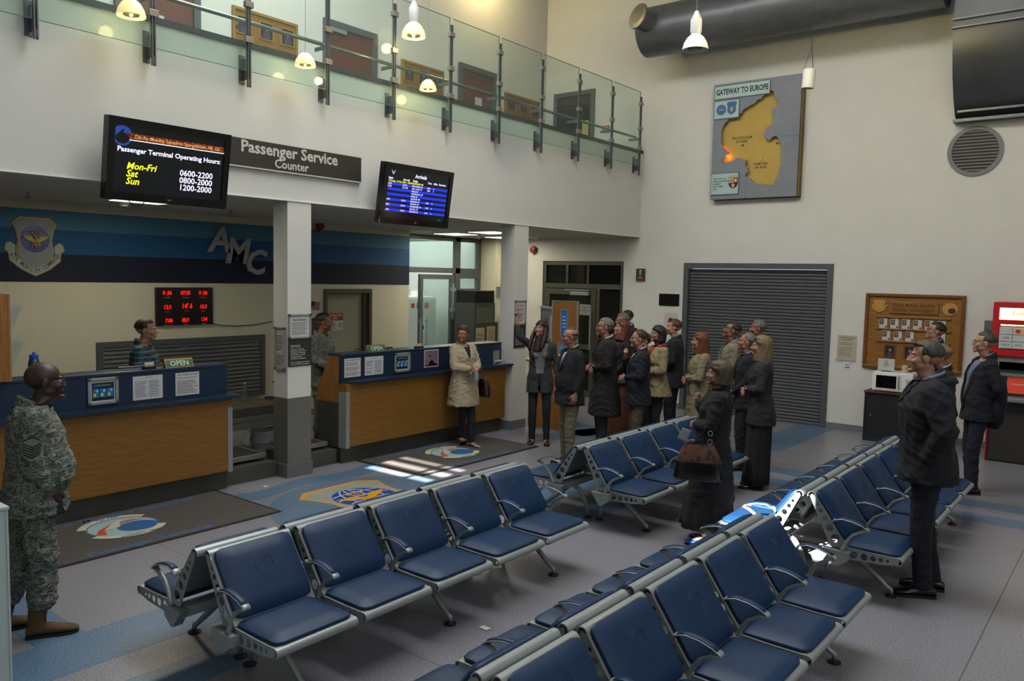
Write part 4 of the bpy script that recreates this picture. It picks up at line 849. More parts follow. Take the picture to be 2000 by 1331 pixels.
# ================================================================== AGENTS BOARD
t = wallthing('agents_board', 'oak photo board reading 726 Air Mobility Squadron Passenger Service Agents', 'board', FY(-2.705, YB, 1.565))
w, h = .665, .56
MB().box(-w, w, -h, h, 0.001, .02).build('panel', OAK, t)
for x0, x1, y0, y1 in ((-w, w, h - .045, h), (-w, w, -h, -h + .045), (-w, -w + .045, -h + .045, h - .045), (w - .045, w, -h + .045, h - .045)): MB().rbox(x0, x1, y0, y1, .01, .05, .008).build('frame_rail', OAKD, t)
MB().rbox(-.33, .33, .27, .45, .02, .042, .006).build('title_block', OAK, t)
DK = mat('carved_brown', '#3f240c', .7)
text('lettering', '726 Air Mobility Squadron\nPassenger Service Agents', .062, 0, .36, .0425, DK, t, bold=.014, sx=.86, sp=1.15)
LO = mat('carved_oak', '#b07f3a', .5, var=.1, vs=20)
MB().prism([(x * .17 - .47, y * .14 + .37) for x, y in shield()], .02, .035).prism([(x - .47, y * .55 + .41) for x, y in [(p[0] * .34, p[1] * .6 - .03) for p in sc]], .02, .03).build('carved_shield', LO, t)
MB().prism(circ(.475, .36, .10, 28, .09), .02, .034).build('carved_disc', LO, t); MB().prism(circ(.50, .335, .05, 20, .04), .034, .038).build('carved_globe', DK, t)
for k, (x0, x1, y) in enumerate(((-.50, .50, .215), (-.50, .50, .035), (-.50, .50, -.145))): MB().rbox(x0, x1, y - .012, y + .012, .02, .045, .004).build('photo_rail', OAK, t)
def badge(x, y):
    c = MB().box(x - .055, x + .055, y - .07, y + .07, .03, .034).build('photo_card', PAPER, t)
    MB().box(x - .05, x + .005, y - .02, y + .06, .034, .035).build('photo', mat('photo_maroon', '#4a2c2c', .5), c)
    MB().prism(circ(x - .022, y + .028, .016, 12, .022), .035, .0355).build('face', mat('photo_skin'), c); MB().prism([(x - .045, y - .02), (x - .04, y), (x - .005, y), (x, y - .02)], .035, .0355).build('shoulders', mat('photo_green', '#4c5548', .6), c)
    MB().prism(circ(x + .038, y - .05, .014, 12), .034, .035).build('seal', mat('seal_blue', '#26345c', .5), c)
for k in range(6): badge(-.40 + k * .155, .118)
for x in (-.35, -.19, -.03, .38): badge(x, -.062)
for x in (-.29, -.02):
    MB().box(x - .085, x + .085, -.40, -.19, .02, .03).build('photo_mount', OAKD, t); MB().box(x - .06, x + .06, -.375, -.215, .03, .034).build('large_photo', mat('photo_dark'), t)
    MB().prism([(x - .04, -.375), (x - .03, -.31), (x + .04, -.31), (x + .05, -.375)], .034, .0345).build('uniform', mat('photo_uniform'), t); MB().prism(circ(x + .005, -.275, .02, 12, .026), .0345, .035).build('face', mat('photo_skin'), t)
# smaller wall items on the back wall
t = wallthing('wall_notice', 'cream parchment notice between roller shutter and photo board', 'notice', FY(-3.615, YB, 1.275))
MB().box(-.145, .145, -.19, .19, 0.001, .005).build('sheet', mat('parchment', '#a9a08a', .8), t); text('heading', 'FLIGHT KITCHEN\nPROGRAM', .03, 0, .14, .0055, PRINT, t, bold=.01); lines(.22, .25, 10, -.11, -.16, .0055, 51, th=.25).build('print', PRINT, t)
MB().box(-.16, .14, -.20, -.19, 0.001, .03).build('ledge', ACRYL, t)
t = wallthing('wall_button', 'small white wall button below the parchment notice', 'switch', FY(-3.60, YB, 1.02))
MB().rbox(-.035, .035, -.035, .035, 0.001, .025, .005).build('plate', WHITE, t); MB().box(-.01, .01, -.01, .01, .025, .03).build('button', BLACK, t)
t = thing('elevator_sign', 'small dark projecting sign on wall left of the shutter', 'sign', M=FY(-7.235, YB, 2.34))
MB().box(-.085, .085, -.11, .11, 0.001, .035).build('box', DSIGN, t); MB().box(-.085, .085, -.11, -.085, .035, .037).build('red_strip', mat('sign_red'), t)
MB().box(-.012, .012, -.0, .085, .035, .037).box(-.0, .03, .07, .085, .035, .037).build('symbol', TXTW, t); text('lettering', 'NO\nSMOKING', .022, 0, -.045, .0372, TXTW, t, bold=.01)
t = wallthing('black_panel', 'blank black rectangular panel on wall beside the shutter', 'panel', FY(-6.655, YB, 1.91))
MB().rbox(-.195, .195, -.105, .105, 0.001, .02, .004).build('panel', BLACK, t); MB().box(-.185, .185, -.095, .095, .02, .021).build('face', mat('black_face', '#050506', .3), t)
t = wallthing('first_aid_sign', 'white first aid sheet with red cross beside the shutter', 'sign', FY(-6.61, YB, 1.54))
MB().box(-.13, .13, -.14, .14, 0.001, .004).build('sheet', PAPER, t); MB().box(-.03, .03, -.055, .055, .004, .006).box(-.055, .055, -.03, .03, .004, .006).build('red_cross', mat('cross_red', '#b5121b', .5), t)
# notices on dark door
t = wallthing('door_notice', 'white authorized notice on the dark glass door', 'notice', FY(-8.42, YB - .0, 1.66))
MB().box(-.115, .115, -.10, .10, -.018, -.012).xf(Matrix.Identity(4)).build('backing', mat('paper_grey', '#8e8f84', .8), t); MB().box(-.115, .115, -.10, .10, .006, .009).build('sheet', mat('paper_grey'), t)
text('lettering', 'AUTHORIZED\nCREW\nONLY BEYOND\nDOOR', .034, 0, .0, .0095, PRINT, t, bold=.01)
t = wallthing('door_notice', 'blue headed NOTICE sign low on the dark glass door', 'notice', FY(-8.80, YB - .0, 1.38))
MB().box(-.15, .15, -.14, .13, .006, .010).build('sheet', mat('paper_cream', '#a8a486', .8), t); MB().box(-.15, .15, .06, .13, .010, .012).build('blue_field', mat('notice_blue', '#1b2c6b', .6), t)
text('heading', 'NOTICE', .055, 0, .095, .0125, TXTW, t, bold=.014); text('lettering', 'OPEN DOOR\nLEVEL 2', .05, 0, -.03, .0105, BLACK, t, bold=.012)
# ================================================================== MICROWAVE, CABINET, ATM
t = thing('tambour_cabinet', 'dark tambour cabinet with brown top under the microwave', 'cabinet', (-2.78, 12.55, 0))
MB().box(-.38, -.36, -.29, .29, 0.001, .70).box(.36, .38, -.29, .29, 0.001, .70).box(-.36, .36, .27, .29, 0.001, .70).box(-.36, .36, -.29, .27, 0.001, .04).build('body', mat('cabinet_black', '#17181b', .6), t)
MB().rbox(-.39, .39, -.305, .305, .70, .725, .004).build('top', mat('cabinet_top', '#4a2a18', .5), t)
tmb = MB().box(-.0085, .0085, -.278, -.268, .04, .70).mesh('tambour_slat', mat('tambour', '#1c1e22', .5))
for k in range(36): obj('tambour_slat', tmb, t, (-.35 + k * .02, 0, 0))
MB().box(-.30, -.28, -.285, -.278, .36, .40).build('handle', STEEL, t)
t = thing('microwave_oven', 'white microwave oven on the dark cabinet', 'microwave', (-2.81, 12.5, .726))
MB().rbox(-.27, .27, -.2, .22, .012, .28, .008).build('case', WHITE, t); MB().box(-.24, .06, -.206, -.2, .035, .255).build('door', WHITE, t)
MB().box(-.215, .055, -.209, -.206, .055, .235).build('door_window', mat('oven_glass', '#08080a', .1), t); MB().tube([(.09, -.2, .06), (.09, -.235, .08), (.09, -.235, .22), (.09, -.2, .24)], .009, 8).build('handle', ALU, t)
for z in (.19, .09): MB().tube([(.19, -.2, z), (.19, -.222, z)], .026, 16).build('dial', WHITE, t); MB().box(.187, .193, -.226, -.222, z - .02, z + .02).build('dial_mark', GREY, t)
for x in (-.22, .22):
    for y in (-.15, .17): MB().cyl((x, y, 0.0), (x, y, .012), .015, 8).build('foot', BLACK, t)
t = thing('tent_card', 'white printed card in black stand on the microwave', 'card', M=FY(-2.93, 12.42, 1.007))
MB().box(-.11, .11, .012, .185, -.003, .003).build('card', PAPER, t); MB().box(-.06, .06, 0, .012, -.02, .02).build('stand', BLACK, t)
text('lettering', 'KEEP\nCALM\nAND\nPROCEED\nKINDLY'[:24], .02, 0, .11, .0035, PRINT, t, bold=.01)
t = thing('cup_stack', 'stack of cream cup noodles beside the card', 'cups', (-2.70, 12.5, 1.007))
for k in range(3): MB().lathe([(.001, k * .034 + .001), (.034, k * .034 + .001), (.042, k * .034 + .028), (.045, k * .034 + .032), (.001, k * .034 + .033)], 16).build('cup', mat('cup_cream', '#c9c3a6', .7), t, smooth=True)
t = thing('cash_machine', 'red framed cash machine with lit header at right edge', 'cash machine', (-1.08, 12.0, 0))
MB().box(-.48, .48, 0.03, .80, 0.001, .95).build('safe_cabinet', mat('atm_brown_grey', '#35312c', .5, .3), t)
MB().box(-.50, -.48, .0, .8, .0, 2.04).box(.48, .50, .0, .8, 0, 2.04).build('side_panel', REDP, t)
MB().box(-.50, .50, -.03, .8, 2.0, 2.06).box(-.50, -.43, -.04, .03, 1.42, 2.0).box(.43, .5, -.04, .03, 1.42, 2.0).box(-.43, .43, -.04, .03, 1.78, 1.84).box(-.43, .43, -.04, .03, 1.38, 1.46).build('red_surround', REDP, t)
MB().box(-.48, .48, .06, .8, .95, 2.0).build('inner_body', mat('atm_grey', '#5d5e5c', .5), t)
MB().box(-.43, .43, -.025, .02, 1.84, 1.99).build('lit_header', mat('header_glow', '#ffe7b0', .5, emit=1.1), t); text('header_lettering', 'CommunityBank', .07, 0, 0, 0, mat('header_orange', '#d07a28', .5, emit=.4), t, bold=.008).matrix_local = Matrix(((1, 0, 0, -.05), (0, 0, -1, -.026), (0, 1, 0, 1.925), (0, 0, 0, 1)))
MB().box(-.41, .41, -.03, .0, 1.765, 1.778).build('light_strip', mat('strip_glow', '#ffe2a0', .5, emit=2.5), t)
MB().box(-.42, .42, -.03, -.02, 1.47, 1.75).build('logo_board', mat('logo_board', '#a8aaa4', .6), t)
def atext(s, size, x, z, m_): o = text('card_lettering', s, size, 0, 0, 0, m_, t, bold=.012); o.matrix_local = Matrix(((1, 0, 0, x), (0, 0, -1, -.0425), (0, 1, 0, z), (0, 0, 0, 1)))
NB = mat('card_blue', '#24408f', .5)
for i, (x, z, s) in enumerate(((-.34, 1.70, ''), (-.20, 1.70, 'MC'), (-.05, 1.70, 'CIRRUS'), (-.34, 1.61, 'VISA'), (-.20, 1.61, ''), (-.05, 1.61, 'STAR'), (-.34, 1.52, 'NYCE'), (-.20, 1.52, 'PLUS'), (-.05, 1.52, ''))):
    MB().box(x - .065, x + .065, -.042, -.03, z - .04, z + .04).build('logo_tile', PAPER, t)
    if s == 'MC':
        for dx, c_ in ((-.018, 'd02020'), (.018, 'e09a20')): o = MB().prism(circ(dx, 0, .026, 16), 0, .001).build('logo_disc', mat('disc_' + c_, '#' + c_, .5), t); o.matrix_local = Matrix(((1, 0, 0, x), (0, 0, -1, -.0422 - abs(dx) * .02), (0, 1, 0, z), (0, 0, 0, 1)))
        atext('MasterCard', .018, x, z, PAPER)
    elif s: atext(s, .034, x, z, NB)
MB().prism([(-.42, 1.2), (.42, 1.2), (.42, 1.36), (.25, 1.40), (0, 1.41), (-.25, 1.40), (-.42, 1.36)], 0, .04).xf(Matrix(((1, 0, 0, 0), (0, 0, 1, .0), (0, 1, 0, 0), (0, 0, 0, 1)))).build('curved_fascia', mat('fascia_light', '#77756c', .5), t)
MB().box(-.40, .42, .0, .05, 1.16, 1.30).build('shade_hood', mat('atm_dark', '#202122', .5), t)
MB().box(-.40, .42, -.01, .05, 1.12, 1.16).build('sill', GREY, t)
MB().box(-.30, .02, .02, .055, .90, 1.11).build('screen', mat('atm_screen', '#b8402e', .4, emit=.22), t); o = text('screen_lettering', 'CommunityBank', .035, 0, 0, 0, TXTW, t, bold=.01); o.matrix_local = Matrix(((1, 0, 0, -.14), (0, 0, -1, .0195), (0, 1, 0, 1.02), (0, 0, 0, 1)))
for k in range(6): MB().box(.04, .10, .0, .05, .90 + k * .036, .915 + k * .036).build('side_key', GREY, t)
MB().rbox(-.42, .42, -.16, .05, .80, .86, .015).build('keypad_shelf', GREY, t); MB().box(-.12, .1, -.12, -.02, .86, .868).build('keypad', STEEL, t); MB().box(.14, .36, -.05, .05, .88, 1.1).build('card_slot_panel', mat('slot_light', '#a9aca6', .5), t)
MB().box(-.46, .46, -.005, .03, .02, .78).build('lower_door', mat('atm_brown_grey'), t); MB().cyl((-.38, -.012, .62), (-.38, -.004, .62), .012, 10).build('door_lock', STEEL, t)
t = wallthing('junction_box', 'grey switch box on wall left of the cash machine', 'switch', FY(-1.73, YB, 1.72))
MB().rbox(-.06, .06, -.07, .07, 0.001, .07, .006).build('upper_box', mat('box_bluegrey', '#56606a', .5), t); MB().rbox(-.045, .045, -.33, -.2, 0.001, .05, .006).build('lower_box', GREY, t)
MB().tube([(.03, -.07, .03), (.03, -.2, .03)], .006, 6).build('conduit', BLACK, t); MB().box(-.02, .02, -.28, -.24, .05, .056).build('socket_face', ALU, t)
# ================================================================== KIOSK AND PARTITIONS BY THE SECOND COLUMN
t = thing('beech_partition', 'tall beech panel with two framed blue sheets by pointing woman', 'partition', M=FY(-6.93, 10.05, 0))
MB().box(-.22, .22, 0.001, 1.90, -.03, .0).build('panel', WOODV, t); MB().box(-.24, -.22, 0.001, 1.91, -.035, .005).box(.22, .235, 0.001, 1.91, -.035, .005).box(-.22, .22, 1.90, 1.91, -.035, .005).build('edge_strip', ALU, t)
for x0, y0, x1, y1, c_ in ((-.07, 1.35, .07, 1.78, '#1c62ae'), (-.10, .92, .12, 1.28, '#4f7ea8')):
    f = frame_rect(MB(), x0, x1, 0.001, .012, 0, y1 - y0, .014).xf(Matrix(((1, 0, 0, 0), (0, 0, 1, y0), (0, 1, 0, 0), (0, 0, 0, 1)))).build('sheet_frame', ALU, t)
    MB().box(x0 + .014, x1 - .014, y0 + .014, y1 - .014, 0.001, .004).build('blue_sheet', mat('sheet' + c_, c_, .5), f)
    lines((x1 - x0) * .5, (y1 - y0) * .6, 5, x0 + (x1 - x0) * .25, y0 + (y1 - y0) * .2, .0045, 61).build('print', TXTW, f)
t = thing('pinboard_partition', 'grey fabric pinboard with portrait photo behind the column', 'partition', M=Matrix.Translation((-7.42, 10.32, 0)) @ Matrix.Rotation(-.62, 4, 'Z') @ Matrix(((1, 0, 0, 0), (0, 0, -1, 0), (0, 1, 0, 0), (0, 0, 0, 1))))
MB().box(-.36, .36, .1, 1.76, -.02, .0).build('fabric_panel', mat('fabric_grey', '#606264', .9, bump=.2, bs=400), t); MB().box(-.38, .38, 1.76, 1.80, -.03, .01).box(-.38, -.36, 0, 1.76, -.03, .01).box(.36, .38, 0, 1.76, -.03, .01).build('rail', ALU, t)
MB().box(-.22, -.04, 1.28, 1.62, 0.001, .004).build('portrait_photo', mat('photo_dark'), t); MB().prism([(-.20, 1.28), (-.18, 1.42), (-.08, 1.42), (-.06, 1.28)], .004, .0045).build('portrait_suit', BLACK, t); MB().prism(circ(-.13, 1.50, .032, 14, .042), .0045, .005).build('portrait_face', mat('photo_skin'), t)
MB().box(.09, .25, 1.30, 1.66, 0.001, .003).build('pinned_sheet', PAPER, t); lines(.12, .26, 8, .11, 1.34, .0035, 66, th=.2).build('print', PRINT, t)
t = thing('wooden_kiosk', 'low beech kiosk behind the pointing woman', 'kiosk', (-7.05, 9.85, 0))
MB().box(-.26, .36, -.16, .12, 0.001, .98).build('body', WOODV, t)
MB().loft([[(-.3, y, z), (.45, y, z), (.45, y, z + .03), (-.3, y, z + .03)] for y, z in ((-.2, .99), (.16, 1.09))]).build('sloped_top', WOOD, t)
t = thing('guest_book', 'open guest book lying on the beech kiosk', 'book', (-6.72, 9.80, 1.094), 0)
MB().box(-.14, -.002, -.1, .1, .005, .02).build('left_page', mat('page_cream', '#bdb58c', .8), t); MB().box(.002, .14, -.1, .1, .005, .02).build('right_page', mat('page_cream'), t); MB().box(-.15, .15, -.11, .11, 0, .005).build('cover', mat('cover_brown', '#4c3320', .7), t)
# machines and board seen left of the plain column
t = thing('vending_cabinet', 'tall dark grey glazed cabinet left of the plain column', 'cabinet', (-10.2, 11.75, 0))
MB().box(-.25, .25, -.3, .3, 0.001, 1.75).build('body', mat('vending_grey', '#3c3f3b', .4), t); MB().box(.25, .255, -.24, .24, .2, 1.66).build('front_glass', mat('vending_glass', '#565a52', .25), t); MB().rbox(-.24, .25, -.28, .28, 1.75, 1.98, .01).build('top_printer', BLACK, t)
t = thing('sheet_board', 'board with pinned sheets beside the plain column', 'board', M=FX(-9.4, 11.15, 0))
MB().box(-.32, .32, .65, 1.42, -.02, 0).box(-.3, -.27, 0, .65, -.02, 0).box(.27, .3, 0, .65, -.02, 0).build('board', DFRAME, t)
for i, (x, y, hh_) in enumerate(((-.17, 1.02, .62), (.13, 1.18, .34), (.13, .86, .24))): MB().box(x - .12, x + .12, y - hh_ / 2, y + hh_ / 2, 0.001, .003).build('pinned_sheet', mat('paper_buff', '#a29a78', .8), t); lines(.18, hh_ * .7, 6, x - .09, y - hh_ * .35, .0035, 70 + i, th=.2).build('print', PRINT, t)
t = thing('door_header_sign', 'grey sign box on wall left of the plain column', 'sign', M=FY(-10.2, 12.599, 1.95))
MB().box(-.2, .25, -.1, .1, 0.001, .03).build('box', GREY, t); text('lettering', 'Checked\nBaggage', .06, .05, 0, .031, BLACK, t, bold=.01)
# office beyond glass
t = thing('white_locker', 'white locker with stickers seen through the glazed partition', 'locker', (-12.2, 12.0, 0))
MB().rbox(-.3, .3, -.55, .45, 0.001, 1.80, .01).build('body', WHITE, t); MB().box(.3, .31, -.53, .43, .06, 1.76).build('door', WHITE, t); MB().box(.31, .33, -.46, -.44, .8, 1.1).build('handle', ALU, t)
for i, (y, z, s_, c_) in enumerate(((-.25, 1.62, .05, '#c05030'), (-.08, 1.62, .06, '#3f6a8f'), (.15, 1.62, .06, '#a4522a'))): MB().box(.311, .314, y - s_, y + s_, z - s_, z + s_).build('sticker', mat('sticker_%d' % i, c_, .6), t)
MB().box(.311, .313, -.1, .14, 1.05, 1.35).build('taped_sheet', mat('sheet_bright', '#e8ecec', .8), t); MB().box(.313, .314, -.02, .08, 1.12, 1.2).build('print_block', PRINT, t)
t = thing('wire_basket', 'white wire basket on top of the white locker', 'basket', (-12.2, 11.95, 1.801))
for k in range(9): MB().box(.2, .21, -.4 + k * .08, -.392 + k * .08, 0.001, .14).build('wire', WHITE, t)
MB().box(.195, .215, -.4, .25, .13, .14).box(-.2, .215, -.4, -.39, .0, .14).box(-.2, .215, .24, .25, 0, .14).box(-.2, .215, -.4, .25, 0.001, .008).build('rim', WHITE, t)
# white panel at the left edge of the frame
t = thing('white_cabinet', 'white side panel of a low cabinet at the bottom left edge', 'cabinet', (-4.78, 1.2, 0))
MB().box(-.22, .24, -.4, .385, 0.001, 1.0).build('body', mat('cool_white', '#a9b8b6', .5, var=.02), t); MB().box(-.225, .245, .385, .395, 0.001, 1.005).build('side_panel', mat('cool_white'), t); MB().box(-.23, .25, -.41, .4, 1.005, 1.02).build('top', mat('cool_white'), t)
for lab, x, y in (('small white paper scrap on floor before the first column', -7.16, 4.95), ('small white scrap on the floor between the bench rows', -3.21, 3.85)):
    tag(MB().prism([(-.035, -.02), (.03, -.025), (.04, .015), (-.03, .022)], 0.001, .004).build('paper_scrap', PAPER, None, loc=(x, y, .0022)), lab, 'litter')
# ================================================================== BENCHES
# local: seats face +X, bench runs along +Y, x=0 is the line where two benches stand back to back
PITCH = .581; SWID = .525
def arc(cx, cz, r, a0, a1, n): return [(cx + r * math.cos(math.radians(a0 + (a1 - a0) * k / n)), cz + r * math.sin(math.radians(a0 + (a1 - a0) * k / n))) for k in range(n + 1)]
def sheet_profile(pl, w, th=.006):
    P = [Vector((a, b)) for a, b in pl]; up = []; dn = []
    for i, p in enumerate(P):
        t_ = (P[min(i + 1, len(P) - 1)] - P[max(i - 1, 0)]).normalized(); n_ = Vector((-t_.y, t_.x)); up.append(p + n_ * th / 2); dn.append(p - n_ * th / 2)
    ring = up + dn[::-1]
    return MB().loft([[(q.x, y, q.y) for q in ring] for y in (0, w)])
XZ = Matrix(((1, 0, 0, 0), (0, 0, 1, 0), (0, 1, 0, 0), (0, 0, 0, 1)))   # plate (x,y)->(x,z), thickness along y
def plateXZ(name, outer, holes, th, m):
    me = curve_plate(name, outer, holes, th, m); me.transform(XZ); me.flip_normals(); me.update(); return me
B0, B1 = (.300, .375), (.068, .700)                                      # back sheet, bottom and top
bk = [B0, ((B0[0] + B1[0]) / 2, (B0[1] + B1[1]) / 2), B1] + arc(.040, .700, .028, 15, 200, 9)
back_frame = sheet_profile(bk, SWID).mesh('back_frame', ALU, smooth=True)
st = [(.285, .368), (.48, .362), (.645, .362)] + arc(.65, .338, .024, 90, -110, 9)
seat_frame = sheet_profile(st, SWID).mesh('seat_frame', ALU, smooth=True)
hl = []
for f, r in ((.13, .031), (.34, .026), (.53, .021), (.69, .016), (.82, .011)):
    x = B0[0] + (B1[0] - B0[0]) * f - .050 * (1 - f * .6); z = B0[1] + (B1[1] - B0[1]) * f; hl.append(circ(x, z, r, 14))
back_plate = plateXZ('back_side_plate', [(.19, .355), (.300, .362), (.072, .700), (.038, .712), (.030, .69)], hl, .004, ALU)
hs_ = [circ(x, z, r, 14) for x, z, r in ((.355, .325, .027), (.425, .325, .024), (.485, .328, .020), (.536, .330, .016), (.58, .332, .012))]
seat_plate = plateXZ('seat_side_plate', [(.31, .285), (.55, .298), (.65, .318), (.65, .36), (.31, .368)], hs_, .004, ALU)
def cushion(name, L, w, th, r):
    bm = bmesh.new(); bmesh.ops.create_grid(bm, x_segments=10, y_segments=10, size=.5)
    for v in bm.verts:
        u, q = v.co.x * 2, v.co.y * 2; k = 4.5
        v.co.x = u * L / 2; v.co.y = q * w / 2
        # round the corners
        cx, cy = L / 2 - r, w / 2 - r
        dx, dy = max(0, abs(v.co.x) - cx), max(0, abs(v.co.y) - cy)
        if dx > 0 and dy > 0:
            d = math.hypot(dx, dy); m_ = max(dx, dy); s_ = m_ / d if d else 1
            v.co.x = math.copysign(cx + dx * s_, v.co.x); v.co.y = math.copysign(cy + dy * s_, v.co.y)
        e = max(abs(u), abs(q)); v.co.z = th * (1 - .55 * e ** 9) - .0 * e + .004 * math.cos(u * 1.4) * math.cos(q * 1.4)
    top = [v.co[:] for v in bm.verts]; b = MB(); bm.verts.index_update(); b.add(top, [[v.index for v in f.verts] for f in bm.faces])
    bd = [e for e in bm.edges if e.is_boundary]; loop = [bd[0].verts[0]]; nxt = bd[0].verts[1]; used = {bd[0]}
    while nxt != loop[0]:
        loop.append(nxt)
        for e in nxt.link_edges:
            if e.is_boundary and e not in used: used.add(e); nxt = e.other_vert(nxt); break
    rg_ = [[(v.co.x * f, v.co.y * f, z) for v in loop] for f, z in ((1, th * .45), (1.012, th * .25), (1.0, 0.0))]
    b.loft(rg_, True); bm.free(); return b
def emboss(b, L, w):
    return b
seat_cush = cushion('seat_cushion', .375, .495, .042, .045)
seat_cush.xf(Matrix.Translation((.463, SWID / 2, .366))); seat_me = seat_cush.mesh('seat_cushion', BLUEL, smooth='all')
bc = cushion('back_cushion', .395, .487, .046, .04)
ang = math.atan2(B1[1] - B0[1], B1[0] - B0[0])
ux = Vector((B1[0] - B0[0], 0, B1[1] - B0[1])).normalized(); nz = Vector((ux.z, 0, -ux.x)); mid = Vector(((B0[0] + B1[0]) / 2, SWID / 2, (B0[1] + B1[1]) / 2)) + ux * .026 + nz * .004
MBk = Matrix(((ux.x, 0, nz.x, mid.x), (0, 1, 0, mid.y), (ux.z, 0, nz.z, mid.z), (0, 0, 0, 1)))
bc.xf(MBk); back_me = bc.mesh('back_cushion', BLUEL, smooth='all')
eb = MB()   # embossed crest on the back cushion
for rr in (.035, .055):
    eb.tube([(rr * 1.1 * math.sin(a * PI / 8), rr * math.cos(a * PI / 8), .0495) for a in range(17)], .0018, 4)
for s_ in (-1, 1): eb.tube([(.07, s_ * .045, .0495), (.0, s_ * .06, .0495), (-.06, s_ * .03, .0492), (-.075, 0, .049)], .0018, 4)
eb.xf(MBk @ Matrix.Translation((.03, 0, 0))); emb_me = eb.mesh('embossed_crest', BLUEL, smooth='all')
ap = [(.205, .535), (.22, .562), (.28, .578), (.35, .572), (.41, .555), (.45, .535), (.458, .522)]
arm = MB().tube([(x, 0, z) for x, z in ap], [(.007, .025)] * 7, 12, up=(0, 0, 1))
arm.tube([(.448, 0, .525), (.41, 0, .512), (.35, 0, .475), (.31, 0, .42), (.29, 0, .37), (.28, 0, .345)], [(.009, .020), (.010, .018), (.012, .014), (.013, .012), (.015, .012), (.02, .014)], 10, up=(0, 0, 1))
arm_me = arm.mesh('armrest', ALU, smooth='all')
pad_me = MB().tube([(x, 0, z + .006) for x, z in ((.232, .564), (.28, .578), (.35, .572), (.41, .555), (.438, .541))], [(.005, .020)] * 5, 8, up=(0, 0, 1)).mesh('armrest_pad', BLUEL, smooth='all')
beams = {n: MB().rbox(.19, .285, 0.0, n * PITCH - .045, .285, .345, .006).mesh('beam', ALU, smooth=True) for n in (4, 5)}
brk = MB().prism([(.15, .345), (.335, .345), (.325, .28), (.26, .235), (.235, .235)], -.03, .03).xf(XZ).mesh('end_bracket', ALU)
lg = MB().tube([(.25, 0, .295), (.33, 0, .235), (.44, 0, .14), (.53, 0, .065), (.56, 0, .05), (.56, 0, .02)], [(.028, .02), (.026, .018), (.022, .016), (.017, .015), (.017, .015), (.017, .015)], 8, up=(0, 0, 1))
lg.tube([(.235, 0, .29), (.16, 0, .25), (.095, 0, .16), (.07, 0, .08), (.06, 0, .02)], [(.028, .02), (.026, .018), (.022, .016), (.018, .015), (.015, .015)], 8, up=(0, 0, 1))
leg_me = lg.mesh('leg', ALU, smooth='all')
foot_me = MB().lathe([(.001, 0.0), (.038, 0.0), (.04, .008), (.02, .018), (.012, .028), (.001, .028)], 16).mesh('foot_pad', mat('foot_rubber', '#121213', .6), smooth=True)
def make_bench(n=5):
    L = n * PITCH - .045
    t = thing('airport_bench', 'x', 'bench')
    obj('beam', beams[n], t)
    for y in (.0, L): obj('end_bracket', brk, t, (0, y, 0))
    for k in range(n):
        y = k * PITCH + .02
        f = obj('back_frame', back_frame, t, (0, y, 0))
        for yy in (.002, SWID - .002): obj('back_side_plate', back_plate, f, (0, yy, 0))
        f = obj('seat_frame', seat_frame, t, (0, y, 0))
        for yy in (.002, SWID - .002): obj('seat_side_plate', seat_plate, f, (0, yy, 0))
        obj('seat_cushion', seat_me, t, (0, y, 0)); c_ = obj('back_cushion', back_me, t, (0, y, 0)); obj('embossed_crest', emb_me, c_, (0, SWID / 2 * 0, 0))
    for k in range(n + 1):
        a = obj('armrest', arm_me, t, (0, min(max(k * PITCH - .008, -.012), L + .012), 0)); obj('armrest_pad', pad_me, a)
    for yl in ((.27, 1.42, 2.57) if n == 5 else (.27, 2.02)):
        l_ = obj('leg', leg_me, t, (0, yl, 0))
        for x in (.56, .06): obj('foot_pad', foot_me, l_, (x, 0, 0.0))
    return t
protos = {}
BEN = [(-3.98, 2.33, 1, 'row of five blue seats nearest, facing right, at bottom left'), (-3.98, 2.33, -1, 'row of blue seats facing the counters, backed by nearest left row'),
       (-3.98, 6.07, 1, 'row of blue seats facing right, beside the woman in black coat'), (-3.98, 6.07, -1, 'row of blue seats facing counters, behind the pale trousered bald man'),
       (-1.90, 2.29, 1, 'row of blue seats at bottom right foreground, facing right'), (-1.90, 2.29, -1, 'row of blue seats facing left, bottom centre, backed by foreground row'),
       (-1.90, 5.92, 1, 'row of blue seats facing right, in front of man in navy parka'), (-1.90, 5.92, -1, 'row of blue seats facing left whose near seat is in sunlight')]
for i, (x, y, s_, lab) in enumerate(BEN):
    n = 4 if i in (2, 3) else 5
    if n not in protos: t = protos[n] = make_bench(n)
    else: t = copy_tree(protos[n])
    t['label'] = lab; t['group'] = 'back to back rows of blue airport seats'
    t.location = (x, y if s_ > 0 else y + n * PITCH - .045, 0); t.rotation_euler = (0, 0, 0 if s_ > 0 else PI)
